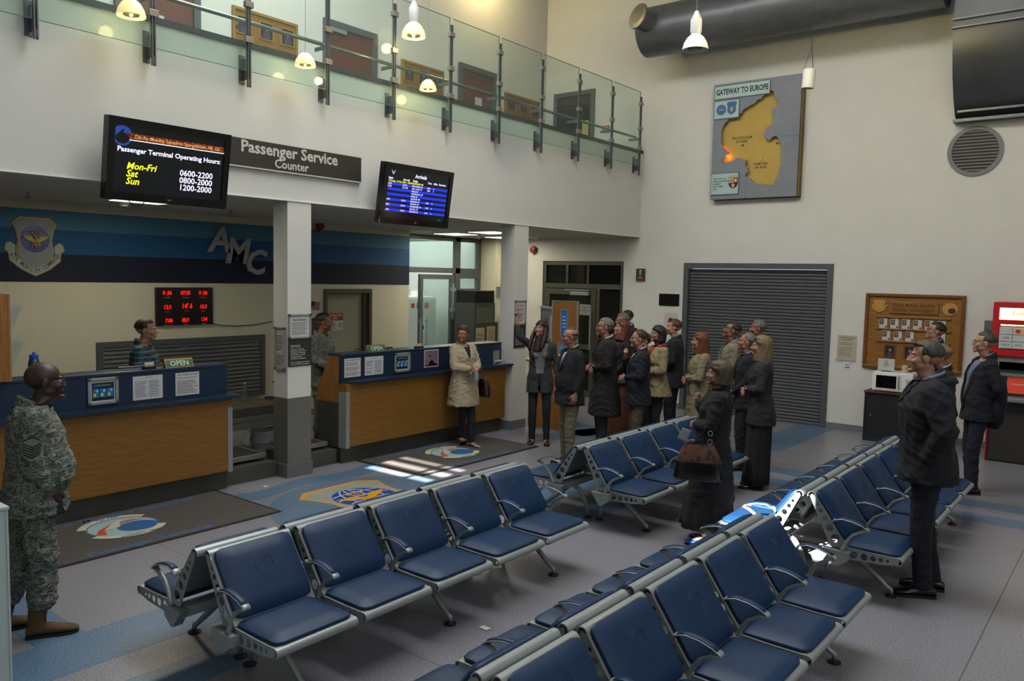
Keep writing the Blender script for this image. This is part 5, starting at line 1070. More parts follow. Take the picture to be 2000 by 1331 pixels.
# ================================================================== PEOPLE
def batch_remesh(jobs):
    """jobs: list of (MB, voxel, smooth iterations) -> list of (verts, faces) numpy arrays"""
    objs = []
    for b, vox, it in jobs:
        me = bpy.data.meshes.new('tmp'); me.from_pydata(b.v, [], b.f); me.update()
        o = bpy.data.objects.new('tmp', me); C.objects.link(o)
        r = o.modifiers.new('r', 'REMESH'); r.mode = 'VOXEL'; r.voxel_size = vox; r.adaptivity = 0
        if it:
            s = o.modifiers.new('s', 'SMOOTH'); s.factor = .5; s.iterations = it
        objs.append(o)
    bpy.context.view_layer.update(); dg = bpy.context.evaluated_depsgraph_get(); out = []
    for o in objs:
        me = o.evaluated_get(dg).to_mesh(); n = len(me.vertices); v = np.empty(n * 3, 'f'); me.vertices.foreach_get('co', v)
        m = len(me.loops); L = np.empty(m, 'i'); me.loops.foreach_get('vertex_index', L)
        st_ = np.empty(len(me.polygons), 'i'); me.polygons.foreach_get('loop_start', st_)
        lt = np.empty(len(me.polygons), 'i'); me.polygons.foreach_get('loop_total', lt)
        v = v.reshape(-1, 3).astype('d')
        if (lt == 4).all(): f = L.reshape(-1, 4)
        else: f = np.array([[*L[a:a + c], *([L[a + c - 1]] * (4 - c))] for a, c in zip(st_, lt)])
        out.append((v, f)); o.to_mesh_clear() if False else None
    for o in objs:
        me = o.data; bpy.data.objects.remove(o); bpy.data.meshes.remove(me)
    return out
def np_mesh(name, v, f, mats, mi=None, smooth=True):
    me = bpy.data.meshes.new(name)
    fl = [tuple(dict.fromkeys(x)) for x in f.tolist()]
    me.from_pydata(v.tolist(), [], fl)
    for m in (mats if isinstance(mats, (list, tuple)) else [mats]): me.materials.append(m)
    if mi is not None: me.polygons.foreach_set('material_index', mi.astype('i'))
    me.polygons.foreach_set('use_smooth', [smooth] * len(me.polygons)); me.update(); return me
# ---- canonical head (face +Y, centre between crown and chin)
def head_mb(female=False):
    b = MB(); k = .94 if female else 1.0
    b.ball((0, -.018, .032), (.077 * k, .099, .084), 24).ball((0, .026, -.02), (.062 * k, .066, .078), 20)
    b.ball((0, .040, -.066), (.044 * k, .046, .036), 16).ball((0, .070, -.092), (.026 * k, .022, .020), 12)
    for s_ in (-1, 1):
        b.ball((s_ * .040 * k, .012, -.056), (.024, .046, .034), 12).ball((s_ * .038 * k, .066, -.030), (.022, .020, .022), 12)
        b.ball((s_ * .077 * k, -.004, -.006), (.009, .020, .031), 12, rot=Matrix.Rotation(s_ * .25, 3, 'Z') @ Matrix.Rotation(-.2, 3, 'X'))
        b.ball((s_ * .028, .079, .022), (.024, .013, .008), 10).ball((s_ * .012, .098, -.033), (.008, .009, .007), 8)
    b.tube([(0, .082, .018), (0, .090, .0), (0, .100, -.018), (0, .1055, -.030), (0, .093, -.038)], [.010, .010, .011, .0120, .009], 10)
    b.ball((0, .089, -.060), (.023 * k, .010, .006), 12).ball((0, .087, -.070), (.020 * k, .010, .007), 12)
    nr = .046 if female else .056
    b.tube([(0, .0, -.055), (0, -.018, -.10), (0, -.030, -.15), (0, -.038, -.20)], [nr, nr * .98, nr, nr * 1.12], 18)
    return b
def hand_mb(pose):
    """right hand: wrist at origin, fingers along +Y, palm towards -Z, thumb on -X"""
    b = MB(); b.loft([[(x * w, y, z * h) for x, z in circ(0, 0, 1, 14)] for y, w, h in ((-.03, .026, .019), (0.0, .027, .018), (.03, .036, .016), (.07, .041, .0145), (.088, .040, .012))])
    c1, c2 = {'relaxed': (22, 28), 'fist': (72, 80), 'point': (74, 82), 'grip': (50, 55)}[pose]
    for i, (x, L) in enumerate(((-.029, .070), (-.010, .079), (.010, .073), (.028, .058))):
        a1, a2 = (2, 4) if (pose == 'point' and i == 0) else (c1, c2); p = Vector((x, .084, 0)); pts = [Vector((x, .06, 0)), p]; a = 0
        for seg, dd in ((.42, a1), (.32, a2), (.26, a2 * .7)):
            a += math.radians(dd); p = p + Vector((x * .10, math.cos(a), -math.sin(a))) * (L * seg); pts.append(p)
        b.tube(pts, [.0095, .0092, .0086, .0080, .0066], 8)
    b.tube([(-.020, .015, -.004), (-.044, .036, -.012), (-.056, .060, -.022), (-.052, .084, -.030)], [.014, .0125, .0105, .008], 8)
    return b
_c = batch_remesh([(head_mb(False), .0046, 3), (head_mb(True), .0046, 3)] + [(hand_mb(p), .0042, 1) for p in ('relaxed', 'fist', 'point', 'grip')])
def shape_head(v, f, female):
    v = v.copy(); k = .94 if female else 1
    for s_ in (-1, 1):   # eye sockets
        d2 = ((v[:, 0] - s_ * .031 * k) / .019) ** 2 + ((v[:, 2] - .002) / .012) ** 2
        w_ = np.exp(-d2) * (v[:, 1] > .04); v[:, 1] -= .011 * w_
    d2 = (v[:, 0] / .024) ** 2 + ((v[:, 2] + .0655) / .0022) ** 2; v[:, 1] -= .003 * np.exp(-d2) * (v[:, 1] > .06)
    c = v[f].mean(1)
    lip = ((c[:, 0] / (.023 * k)) ** 2 + ((c[:, 2] + .065) / .0105) ** 2 < 1) & (c[:, 1] > .075)
    return v, f, lip
HEADS = {False: shape_head(*_c[0], False), True: shape_head(*_c[1], True)}
HANDS = dict(zip(('relaxed', 'fist', 'point', 'grip'), _c[2:]))
def rx(a): return np.array(Matrix.Rotation(a, 3, 'X'))
def rz(a): return np.array(Matrix.Rotation(a, 3, 'Z'))
def ry(a): return np.array(Matrix.Rotation(a, 3, 'Y'))
# ---- hair shells in head space
def hair_mb(style, seed=0, k=1.0):
    r_ = random.Random(seed); ph = [r_.uniform(0, 6) for _ in range(8)]; n = 56; rings = []
    P = dict(short=dict(L=.055, th=.008, zf=.072, op=112, drop=.0), crop=dict(L=.045, th=.006, zf=.076, op=112, drop=0), receding=dict(L=.055, th=.008, zf=.100, op=112, drop=0),
             rim=dict(L=.06, th=.006, zf=.3, op=108, drop=0), pixie=dict(L=.06, th=.014, zf=.060, op=100, drop=.0),
             bob=dict(L=.135, th=.020, zf=.062, op=68, drop=.012), shoulder=dict(L=.215, th=.018, zf=.068, op=66, drop=.012), long=dict(L=.36, th=.020, zf=.080, op=82, drop=.02), tied=dict(L=.07, th=.012, zf=.07, op=100, drop=0))[style]
    th, L = P['th'], P['L']; rxx, ryy, rzz = (.078 * k + th, .099 + th, .088 + th); cx = (0, -.016, .034)
    m = 12; lv = []
    for i in range(m + 1):
        a = PI / 2 * i / m; lv.append((math.cos(a) * rzz, math.sin(a)))
    steps = max(3, int(L / .018))
    for i in range(1, steps + 1): lv.append((-L * i / steps - .0, 1.0 + P['drop'] * 4 * (i / steps) * (1 if style in ('bob', 'shoulder', 'long') else 0) - (.0 if style in ('bob', 'shoulder', 'long') else .36 * (i / steps) ** 1.2)))
    for z, rr in lv:
        ring = []; zz = cx[2] + z
        for j in range(n):
            th_ = 2 * PI * j / n; d = abs((math.degrees(th_) + 180) % 360 - 180)     # 0 = front
            q = 1 + .022 * math.sin(9 * th_ + ph[0] + z * 22) + .016 * math.sin(19 * th_ + ph[1] + z * 9) + .014 * math.sin(26 * th_ + ph[2] + z * 40)
            if style in ('bob', 'shoulder', 'long') and z < 0: q += .05 * (-z / L) * math.sin(7 * th_ + ph[3]) * .8
            R_ = rr * q
            zf = P['zf']
            op = P['op']
            if style == 'rim': inside = zz > .052 + .012 * math.cos(math.radians(180 - d)) or d < 72 + (0 if zz > -.02 else 25)
            elif style == 'receding': inside = (zz > .03 and d < 50 and zz < .112 and d < 35 + (zz < .09) * 16) or (zz <= .05 and d < 66 + max(0, (.012 - zz)) * 700 * (d < 112))
            else:
                lim = 0 if zz > zf else op * min(1, ((zf - zz) / .055) ** .6)
                if style in ('short', 'crop', 'pixie', 'tied'): lim = 0 if zz > zf else (62 if zz > .012 else 62 + min(50, (.012 - zz) * 2600))
                inside = d < lim
            if inside: R_ = rr * .80 if z >= 0 else .72
            else:
                lim_ = {'receding': 50 if zz > .06 else 66, 'rim': 74}.get(style, 0) if style in ('receding', 'rim') else lim
                mg = min(1, max(0, (d - lim_) / 24)) if lim_ > 0 else min(1, max(0, (zz - P['zf']) / .035)) if d < 75 else 1
                if z < 0 and style in ('short', 'crop', 'receding', 'rim', 'pixie'): mg *= .45 + .55 * max(0, 1 + z / L)
                R_ *= 1 - (1 - mg) * th / .10
            x = cx[0] + rxx * R_ * math.sin(th_); y = cx[1] + ryy * R_ * math.cos(th_)
            if z < -.07 and style in ('shoulder', 'long') and not inside: y = y * (1 - .0) - .012 * (-z / L)
            ring.append((x, y, zz))
        rings.append(ring)
    last = rings[-1]; cxm = np.mean(last, 0)
    rings.append([(cxm[0] + (x - cxm[0]) * .6, cxm[1] + (y - cxm[1]) * .6, z + .008) for x, y, z in last])
    return MB().loft(rings, True)
def glasses_mb(k=1.0, th=.0022, big=False):
    b = MB(); w_ = .026 if big else .023; h_ = .018 if big else .014
    for s_ in (-1, 1):
        pl = [(s_ * .031 * k + w_ * math.copysign(abs(math.cos(a)) ** .6, math.cos(a)), .100 - .012 * abs(math.cos(a)) * (1 if s_ * math.cos(a) > 0 else 0), .000 + h_ * math.copysign(abs(math.sin(a)) ** .7, math.sin(a))) for a in [2 * PI * i / 16 for i in range(17)]]
        b.tube(pl, th, 5); b.tube([(s_ * (.031 * k + w_), .09, .006), (s_ * .077 * k, .06, .007), (s_ * .083 * k, .0, .006), (s_ * .080 * k, -.02, -.006)], th, 5)
    b.tube([(-.009, .104, .003), (0, .107, .006), (.009, .104, .003)], th, 5); return b
# ---- clothing colours
CAMO = multi('camouflage_cloth', [(0, '#3b4542'), (.42, '#6a6e62'), (.50, '#2c3532'), (.56, '#7d7c6a'), (.63, '#454f54')], 11, .9, stretch=(1, 1, 2.6), detail=6, dist=1.2, rot=(.3, .5, 0))
def cloth(name, c_, **k): return mat(name, c_, .88, bump=k.pop('bump', .25), bs=k.pop('bs', 220), var=k.pop('var', .08), vs=14, **k)
SK = lambda n, c_: mat('skin_' + n, c_, .5, var=.05, vs=20)
PEOPLE = []
def seg(b, A, B_, ra, rb, n=14):
    A, B_ = Vector(A), Vector(B_); b.tube([A, A.lerp(B_, .33), A.lerp(B_, .66), B_], [ra, ra + (rb - ra) * .28, ra + (rb - ra) * .62, rb], n); b.ball(A, ra * .99, n); b.ball(B_, rb * .99, n)
def torso_secs(f, belly, off):
    if f: S_ = [(.84, .150, .105, -.012), (.93, .172, .118, -.016), (1.02, .150, .102, -.006), (1.10, .132, .092, 0), (1.20, .140, .098, .004), (1.30, .152, .108, .008), (1.38, .150, .092, -.004), (1.44, .112, .070, -.014), (1.475, .062, .055, -.024), (1.51, .05, .05, -.028)]
    else: S_ = [(.84, .155, .108, -.010), (.93, .168, .118, -.012), (1.02, .162, .110, -.004), (1.10, .160, .108, .0), (1.20, .170, .112, .002), (1.30, .182, .118, .004), (1.38, .180, .100, -.006), (1.44, .135, .076, -.016), (1.475, .075, .062, -.024), (1.51, .062, .06, -.028)]
    out = []
    for z, w_, d, y in S_:
        bl = belly * math.exp(-((z - 1.06) / .13) ** 2)
        out.append((z, w_ + off + bl * .45, d + off + bl * .5, y + bl * .55))
    return out
def ringE(z, w_, d, y, n=28, p=2.35):
    o = []
    for k in range(n):
        a = 2 * PI * k / n; c_, s_ = math.cos(a), math.sin(a)
        o.append((w_ * math.copysign(abs(c_) ** (2 / p), c_), y + d * math.copysign(abs(s_) ** (2 / p), s_), z))
    return o
def interp_sec(S_, z):
    zs = [s_[0] for s_ in S_]; return [float(np.interp(z, zs, [s_[i] for s_ in S_])) for i in (1, 2, 3)]
ARMS = dict(
    down=((.225, -.03, 1.165), (.232, .035, .93)), down_in=((.215, -.04, 1.165), (.20, .075, .94)), fwd=((.215, -.02, 1.17), (.17, .17, 1.03)),
    cross_hi=((.215, .03, 1.17), (-.03, .19, 1.19)), cross_lo=((.215, .03, 1.16), (-.02, .17, 1.12)), clasp=((.22, -.01, 1.16), (.06, .17, .98)),
    pocket=((.25, -.07, 1.17), (.185, .03, .95)), behind=((.235, -.10, 1.18), (.05, -.165, .98)), chin=((.20, .12, 1.19), (.055, .165, 1.40)),
    point=((.40, .08, 1.50), (.52, .16, 1.74)), bottle=((.20, .06, 1.16), (.03, .24, 1.13)), chest=((.215, .07, 1.17), (.05, .165, 1.33)), bag=((.235, -.02, 1.16), (.19, .13, 1.02)))
def person(lab, x, y, face, h, skin, top, bottom, shoes, hair=None, female=False, belly=0.0, armR='down', armL='down', handR='relaxed', handL='relaxed', head=(0, 0, 0), glasses=None, build=1.0, lean=0, shirt=None, tie=None, legs=None, vox=.012, extra=None, sungl=False, bagfn=None, topkind='jacket', hem=None, ear=True, lip=None, kneeb=None, sway=0, hf=0.0, nk=0.0, hs=1.0):
    s = h / 1.75; root = thing('person', lab, 'person', (x, y, 0), math.radians(face - 90))
    f = female; SW = .168 if f else .192; SW *= build
    bend = math.radians(lean)
    legs = legs or ((.085, -.0, 0), (.095, .03, 0))      # (dx, dy, dz) right ankle, left ankle offsets
    def world(v):
        v = np.array(v, 'd').reshape(-1, 3).copy()
        t_ = np.clip((v[:, 2] - .86) / .2, 0, 1); a = bend * t_
        yy, zz = v[:, 1].copy(), v[:, 2] - .92
        v[:, 1] = yy * np.cos(a) - zz * np.sin(a) * (zz > 0); v[:, 2] = .92 + np.where(zz > 0, zz * np.cos(a) + yy * np.sin(a) * 0.6, zz)
        return v * s
    # joints
    J = {}
    for sd, key, an, lg_ in ((1, 'R', armR, legs[0]), (-1, 'L', armL, legs[1])):
        e_, w_ = ARMS[an] if isinstance(an, str) else an
        J['sh' + key] = (sd * (SW - .012), -.012, 1.415 if not (isinstance(an, str) and an == 'point') else 1.43); J['el' + key] = (sd * e_[0] * (build if e_[0] > .1 else 1), e_[1], e_[2]); J['wr' + key] = (sd * w_[0], w_[1] + belly * .4 * (w_[1] > .1), w_[2])
        J['hip' + key] = (sd * .088, -.005, .90); J['an' + key] = (sd * lg_[0], lg_[1], .10 + lg_[2])
        kb = (kneeb or (.03, .03))[0 if key == 'R' else 1]
        J['kn' + key] = ((J['hip' + key][0] + J['an' + key][0]) / 2 + sd * .004, (J['hip' + key][1] + J['an' + key][1]) / 2 + kb, .50 + lg_[2] * .3)
    # ---- bare body under the clothes
    b = MB(); TS = torso_secs(f, belly * .7, 0.0); b.loft([ringE(z, (w_ - .008) * build, (d - .010) * build, yy) for z, w_, d, yy in TS])
    for k in 'RL':
        seg(b, J['sh' + k], J['el' + k], .040, .032); seg(b, J['el' + k], J['wr' + k], .032, .025)
        seg(b, J['hip' + k], J['kn' + k], .070, .045); seg(b, J['kn' + k], J['an' + k], .042, .029)
        a = J['an' + k]; b.tube([(a[0], a[1] - .045, a[2] - .05), (a[0], a[1] + .04, a[2] - .055), (a[0], a[1] + .14, a[2] - .075)], [(.034, .03), (.03, .036), (.014, .035)], 10)
        b.ball((J['sh' + k][0] * .90, -.012, 1.40), .048, 12)
    if f:
        for s_ in (-1, 1): b.ball((s_ * .062, .066, 1.275), (.048, .042, .045), 12)
    # ---- top garment
    tg = MB(); kind = topkind; off = dict(jacket=.020, coat=.028, camo=.024, shirt=.010, trench=.026, cardigan=.014, dress=.010, parka=.036)[kind]
    hm = hem if hem is not None else dict(jacket=.78, coat=.50, camo=.80, shirt=.90, trench=.56, cardigan=.72, dress=.14, parka=.80)[kind]
    TT = torso_secs(f, belly, off); TT = [(z, w_ * build, d * build, yy) for z, w_, d, yy in TT if z >= .93]
    w0, d0, y0_ = interp_sec([(a_, b2, c_, d_) for a_, b2, c_, d_ in TT], .93)
    fl = dict(jacket=.015, coat=.07, camo=.0, shirt=-.01, trench=.05, cardigan=.005, dress=.12, parka=.01)[kind]
    low = []; nn = max(2, int((.93 - hm) / .09))
    for i in range(nn, 0, -1):
        t_ = i / nn; low.append((.93 - (.93 - hm) * t_, w0 + fl * t_ * .55, d0 + fl * t_ * .6 + .01, y0_))
    secs = low + TT
    secs = [q for q in secs if q[0] < 1.50]
    tg.loft([ringE(*q) for q in secs])
    sl = dict(jacket=(.066, .056, .042), coat=(.076, .064, .050), camo=(.074, .064, .050), shirt=(.058, .05, .038), trench=(.072, .060, .048), cardigan=(.056, .047, .038), dress=(.052, .045, .036), parka=(.086, .076, .056))[kind]
    for k in 'RL':
        A, E_, W_ = Vector(J['sh' + k]), Vector(J['el' + k]), Vector(J['wr' + k]); seg(tg, A, E_, sl[0] * (.9 if f else 1), sl[1] * (.92 if f else 1))
        We = W_.lerp(E_, .10 if kind not in ('cardigan',) else .35); tg.tube([E_, E_.lerp(We, .5), We], [sl[1] * .98 * (.92 if f else 1), (sl[1] + sl[2]) / 2, sl[2]], 14); tg.ball((J['sh' + k][0] * .90, -.014, 1.40), (.070 + off * .6) * (.88 if f else 1), 14)
    if f and kind != 'coat':
        for s_ in (-1, 1): tg.ball((s_ * .066, .085 + off * .6, 1.275), (.066, .054, .062), 12)
    # ---- bottom garment
    bg_ = MB(); bk = bottom[0]
    if bk in ('trousers', 'jeans', 'bloused', 'slim'):
        q = dict(trousers=(.094, .072, .062, .058), jeans=(.090, .066, .056, .050), bloused=(.100, .086, .082, .066), slim=(.084, .062, .054, .046))[bk]
        if f: q = tuple(a * .95 for a in q)
        bg_.loft([ringE(z, w_ * build + .012, d * build + .012, yy) for z, w_, d, yy in torso_secs(f, belly * .8, 0) if z < 1.06])
        for k in 'RL':
            H_, K_, A_ = Vector(J['hip' + k]), Vector(J['kn' + k]), Vector(J['an' + k]); lo = A_ + Vector((0, -.004, -.04 if bk != 'bloused' else .10)); lo.z = lo.z if bk != 'bloused' else max(lo.z, .19)
            seg(bg_, H_, K_, q[0], q[1])
            if bk == 'bloused': bg_.tube([K_, K_.lerp(lo, .4), K_.lerp(lo, .8), lo, lo + Vector((0, 0, -.02))], [q[1], .084, .086, .07, .05], 16)
            else: bg_.tube([K_, K_.lerp(lo, .5), lo], [q[1], q[2], (q[3], q[3] * 1.12)], 16)
    elif bk == 'skirt':
        hm2, fl2 = bottom[2], bottom[3]; rings = []
        for i in range(13):
            t_ = i / 12; z = 1.03 - (1.03 - hm2) * t_; base = interp_sec(torso_secs(f, 0, .012), max(z, .93)); rr = fl2 * t_
            ring = []
            for k in range(56):
                a = 2 * PI * k / 56; rp = 1 + (.055 * math.sin(9 * a + 1) + .03 * math.sin(17 * a)) * t_
                ring.append(((base[0] + rr) * rp * math.cos(a) + sway * t_, base[2] + (base[1] + rr * 1.1) * rp * math.sin(a) + .03 * t_, z))
            rings.append(ring)
        bg_.loft(rings[::-1])
    jobs = [(b, .013, 2), (tg, vox, 3)]
    if bk == 'skirt': skirt = bg_; 
    else: skirt = None; jobs.append((bg_, vox, 3))
    PEOPLE.append(dict(root=root, jobs=jobs, J=J, world=world, s=s, f=f, skin=skin, top=top, bottom=bottom, shoes=shoes, hair=hair, head=head, glasses=glasses, shirt=shirt, tie=tie, hands=(handR, handL), kind=kind, build=build, belly=belly, off=off, hm=hm, skirt=skirt, secs=secs, extra=extra, sungl=sungl, legs=legs, lip=lip, hf=hf, nk=nk, hs=hs))
    return root
def wrinkle(v, seed, amp):
    r_ = np.random.RandomState(seed); d = np.zeros(len(v)); 
    for i in range(5):
        k = r_.normal(size=3) * np.array([17, 17, 26]); k2 = r_.normal(size=3) * 10; d += 2.2 * (.78 - np.abs(np.sin(v @ k + 2.4 * np.sin(v @ k2 + r_.rand() * 6) + r_.rand() * 6)) ** .55)
    return np.clip(d / 5 * amp, -.0035, 1)
def normals(v, f):
    n = np.cross(v[f[:, 2]] - v[f[:, 0]], v[f[:, 3]] - v[f[:, 1]]); vn = np.zeros_like(v)
    for i in range(4): np.add.at(vn, f[:, i], n)
    return vn / (np.linalg.norm(vn, axis=1, keepdims=True) + 1e-9)
def build_people():
    jobs = []; 
    for p in PEOPLE: p['ji'] = len(jobs); jobs += p['jobs']
    R_ = batch_remesh(jobs)
    for pi, p in enumerate(PEOPLE):
        root, J, W_, s, f = p['root'], p['J'], p['world'], p['s'], p['f']
        res = R_[p['ji']:p['ji'] + len(p['jobs'])]
        # head placement
        yaw, pitch, roll = [math.radians(a) for a in p['head']]
        Rh = rz(yaw) @ rx(pitch) @ ry(roll); hk = (.97 if f else 1.0) * p['hs']; piv = np.array([0, -.012 + p['hf'], 1.525 - p['hf'] * .4]); hc = np.array([0, .042, .105 * hk])
        def hv(v): return (np.array(v) @ Rh.T) * hk + (Rh @ hc) + piv
        hvv, hf, lip = HEADS[f]
        V = [res[0][0]]; F = [res[0][1]]; MI = [np.zeros(len(res[0][1]))]; n0 = len(V[0])
        nv = hvv.copy(); kx = 1 + (max(0, p['build'] - 1.02) * 1.6 + .03 + p['nk']) * np.clip((-.085 - nv[:, 2]) / .04, 0, 1); nv[:, 0] *= kx; nv[:, 1] = (nv[:, 1] + .02) * kx - .02; wgt = np.clip((-nv[:, 2] - .10) / .06, 0, 1)[:, None]      # the neck root stays on the body
        hw = hv(nv) * (1 - wgt) + (nv * hk + hc + piv - np.array([0, .03 + p['hf'], 0])) * wgt
        V.append(hw); F.append(hf + n0); MI.append(np.where(lip, 1, 0)); n0 += len(hw)
        for key, sd, pose in (('R', 1, p['hands'][0]), ('L', -1, p['hands'][1])):
            vv, ff = HANDS[pose]; vv = vv.copy(); ff = ff.copy()
            if sd < 0: vv[:, 0] *= -1; ff = ff[:, ::-1]
            vv = vv * (.92 if f else 1.0)
            E_, Wr = np.array(J['el' + key]), np.array(J['wr' + key]); d = Wr - E_; d /= np.linalg.norm(d)
            pn = np.array([-sd, 0, 0.0]) if abs(d[0]) < .6 and d[2] < -.3 else (np.array([0, -1, -.2]) if abs(d[0]) >= .6 else np.array([0, -1., 0.2]))
            if d[2] > .5: pn = np.array([-.2 * sd, .9, 0]) if pose == 'point' else np.array([0, -1., 0])
            Z_ = -(pn - d * (pn @ d)); Z_ /= np.linalg.norm(Z_); X_ = np.cross(d, Z_)
            vv = vv @ np.array([X_, d, Z_]) + Wr; p['hand' + key] = (Wr + d * .07, d, Z_)
            V.append(vv); F.append(ff + n0); MI.append(np.zeros(len(ff))); n0 += len(vv)
        v = W_(np.vstack(V)); fc = np.vstack(F)
        obj('body', np_mesh('body', v, fc, [p['skin'], p['lip'] or mat('lip_' + p['skin'].name, tuple(a * c_ for a, c_ in zip(p['skin'].node_tree.nodes['Color Ramp'].color_ramp.elements[0].color[:3], (.85, .55, .55))) + (1,), .45)], np.concatenate(MI)), root)
        k_ = .94 if f else 1
        pass
        def hobj(name, mb, m, sm='all', par=None):
            mb.v = [tuple(q) for q in W_(hv(mb.v))]; return mb.build(name, m, par or root, smooth=sm)
        for s_ in (-1, 1): e_ = hobj('eye', MB().ball((s_ * .031 * k_, .0735, .001), .0125, 12), mat('eye_white', '#a8a49c', .3)); hobj('iris', MB().ball((s_ * .031 * k_, .0825, .001), (.0056, .0045, .0056), 10), mat('iris_dark', '#1c1410', .2), par=e_)
        for s_ in (-1, 1): br = MB().tube([(s_ * .014, .092, .020), (s_ * .03, .091, .0255), (s_ * .047, .078, .020)], [.0022, .003, .0018], 6); hobj('eyebrow', br, p['hair'][1] if p['hair'] else mat('brow_dark', '#1a120c', .9))
        if p['hair']: hobj('hair', hair_mb(p['hair'][0], pi, k_), p['hair'][1])
        if p['hair'] and p['hair'][0] == 'long':
            fb = MB()
            for s_ in (-1, 1): fb.tube([(s_ * .080, .0, .03), (s_ * .098, .010, -.05), (s_ * .105, .035, -.15), (s_ * .108, .065, -.25), (s_ * .095, .075, -.34)], [(.02, .03), (.026, .036), (.032, .04), (.03, .036), (.008, .012)], 12)
            hobj('hair_lock', fb, p['hair'][1])
        if p['glasses']: hobj('glasses', glasses_mb(k_, .0024 if p['glasses'] == 'dark' else .0014, p['glasses'] == 'dark'), mat('glasses_' + p['glasses'], '#14110f' if p['glasses'] == 'dark' else '#3f3a36', .3))
        if p['sungl']:
            g_ = glasses_mb(k_, .003, True); g_.v = [(a, b_ * .8 - .0, c_ + .085 - (b_ < .03) * .03) for a, b_, c_ in g_.v]
            for s_ in (-1, 1): g_.ball((s_ * .031, .078, .088), (.024, .006, .016), 10)
            hobj('sunglasses', g_, mat('glasses_dark', '#14110f', .3))
        # top garment
        tv, tf = res[1]; tv = tv.copy(); amp = dict(jacket=.010, coat=.012, camo=.017, shirt=.012, trench=.014, cardigan=.012, dress=.009, parka=.016)[p['kind']]
        n_ = normals(tv, tf); tv += n_ * wrinkle(tv, pi * 3 + 1, amp)[:, None]
        cen = tv[tf].mean(1); keep = np.ones(len(tf), bool)
        zb, wv_ = (p['shirt'][1], p['shirt'][2]) if p['shirt'] else (1.40, .0)
        if p['shirt']:
            t_ = (cen[:, 2] - zb) / (1.50 - zb); keep &= ~((cen[:, 1] > .02) & (np.abs(cen[:, 0]) < wv_ * np.clip(t_, 0, 1.2)) & (t_ > 0))
        keep &= ~((cen[:, 2] > 1.455) & (np.abs(cen[:, 0]) < .06)) if p['kind'] != 'dress' else ~((cen[:, 2] > 1.43) & (np.abs(cen[:, 0]) < .085) & (cen[:, 1] > -.05))
        tf2 = tf[keep]
        mlist = [p['top']]; mi = None
        tobj = obj(p['kind'] if p['kind'] != 'camo' else 'uniform_jacket', np_mesh('top', W_(tv), tf2, mlist, mi), root)
        def surf(x_, z_, o_=.0):
            w2, d2, y2 = interp_sec(p['secs'], z_); q = max(0, 1 - (abs(x_) / w2) ** 2.35) ** (1 / 2.35); yy = y2 + d2 * q
            if f and 1.2 < z_ < 1.34 and p['kind'] != 'coat': yy = max(yy, .085 + p['off'] * .6 + .05 * math.sqrt(max(0, 1 - ((z_ - 1.275) / .07) ** 2)) * (1 - .3 * abs(abs(x_) - .066) / .066))
            return yy + o_
        if p['shirt']:
            sb = MB(); sec2 = [(z, w_ * p['build'], d * p['build'], yy) for z, w_, d, yy in torso_secs(f, p['belly'], p['off'] * .30) if .93 <= z < 1.47]
            sb.loft([ringE(*q) for q in sec2]) if True else None
            if f:
                for s_ in (-1, 1): sb.ball((s_ * .066, .078 + p['off'] * .3, 1.275), (.058, .048, .054), 12)
            sb.v = [tuple(q) for q in W_(sb.v)]; so_ = sb.build('shirt', p['shirt'][0], root, smooth='all')
            if p['kind'] in ('jacket', 'coat', 'trench', 'parka'):
                for s_ in (-1, 1):     # lapels
                    lp = []; mm = 12
                    for i in range(mm + 1):
                        t_ = i / mm; z = zb + (1.475 - zb) * t_; xi = s_ * wv_ * t_; wl = .050 * math.sin(min(1, t_ * 1.45) * PI * .62) * (1 if t_ < .72 else (.55 if t_ < .80 else .85)) + .004
                        lp.append([(xi, surf(xi, z, .004), z), (xi + s_ * wl * .5, surf(xi + s_ * wl * .5, z, .012), z), (xi + s_ * wl, surf(xi + s_ * wl, z, .009), z - .004), (xi + s_ * wl, surf(xi + s_ * wl, z, .002), z - .004), (xi + s_ * wl * .5, surf(xi + s_ * wl * .5, z, .002), z), (xi, surf(xi, z, -.006), z)])
                    q = MB().loft(lp); q.v = [tuple(a) for a in W_(q.v)]; q.build('lapel', p['top'], tobj, smooth=True)
        # collar
        cr = dict(jacket=(.070, .062), coat=(.080, .070), camo=(.078, .068), shirt=(.064, .060), trench=(.082, .070), parka=(.088, .080)).get(p['kind'])
        if cr:
            gap = .55; kk = .86 if f else 1.0; rg = []
            nA = 22
            for i in range(nA + 1):
                a = PI / 2 + gap + (2 * PI - 2 * gap) * i / nA; ca, sa = math.cos(a), math.sin(a); dz = .020 * sa; cy = -.030
                rg.append([(cr[0] * kk * .90 * ca, cy + cr[1] * kk * .90 * sa, 1.462 - dz), (cr[0] * kk * .92 * ca, cy + cr[1] * kk * .92 * sa, 1.515 - dz * 1.4), (cr[0] * kk * 1.06 * ca, cy + cr[1] * kk * 1.06 * sa, 1.510 - dz * 1.4), (cr[0] * kk * 1.24 * ca, cy + cr[1] * kk * 1.24 * sa, 1.462 - dz)])
            q = MB().loft(rg); q.v = [tuple(a) for a in W_(q.v)]; q.build('collar', p['top'], tobj, smooth=True)
            if p['shirt'] and not f:
                q = MB().loft([[(a * .90, -.03 + (b_ + .03) * .90, c_ + .012) for a, b_, c_ in r2] for r2 in rg]); q.v = [tuple(a) for a in W_(q.v)]; q.build('collar', p['shirt'][0], so_, smooth=True)
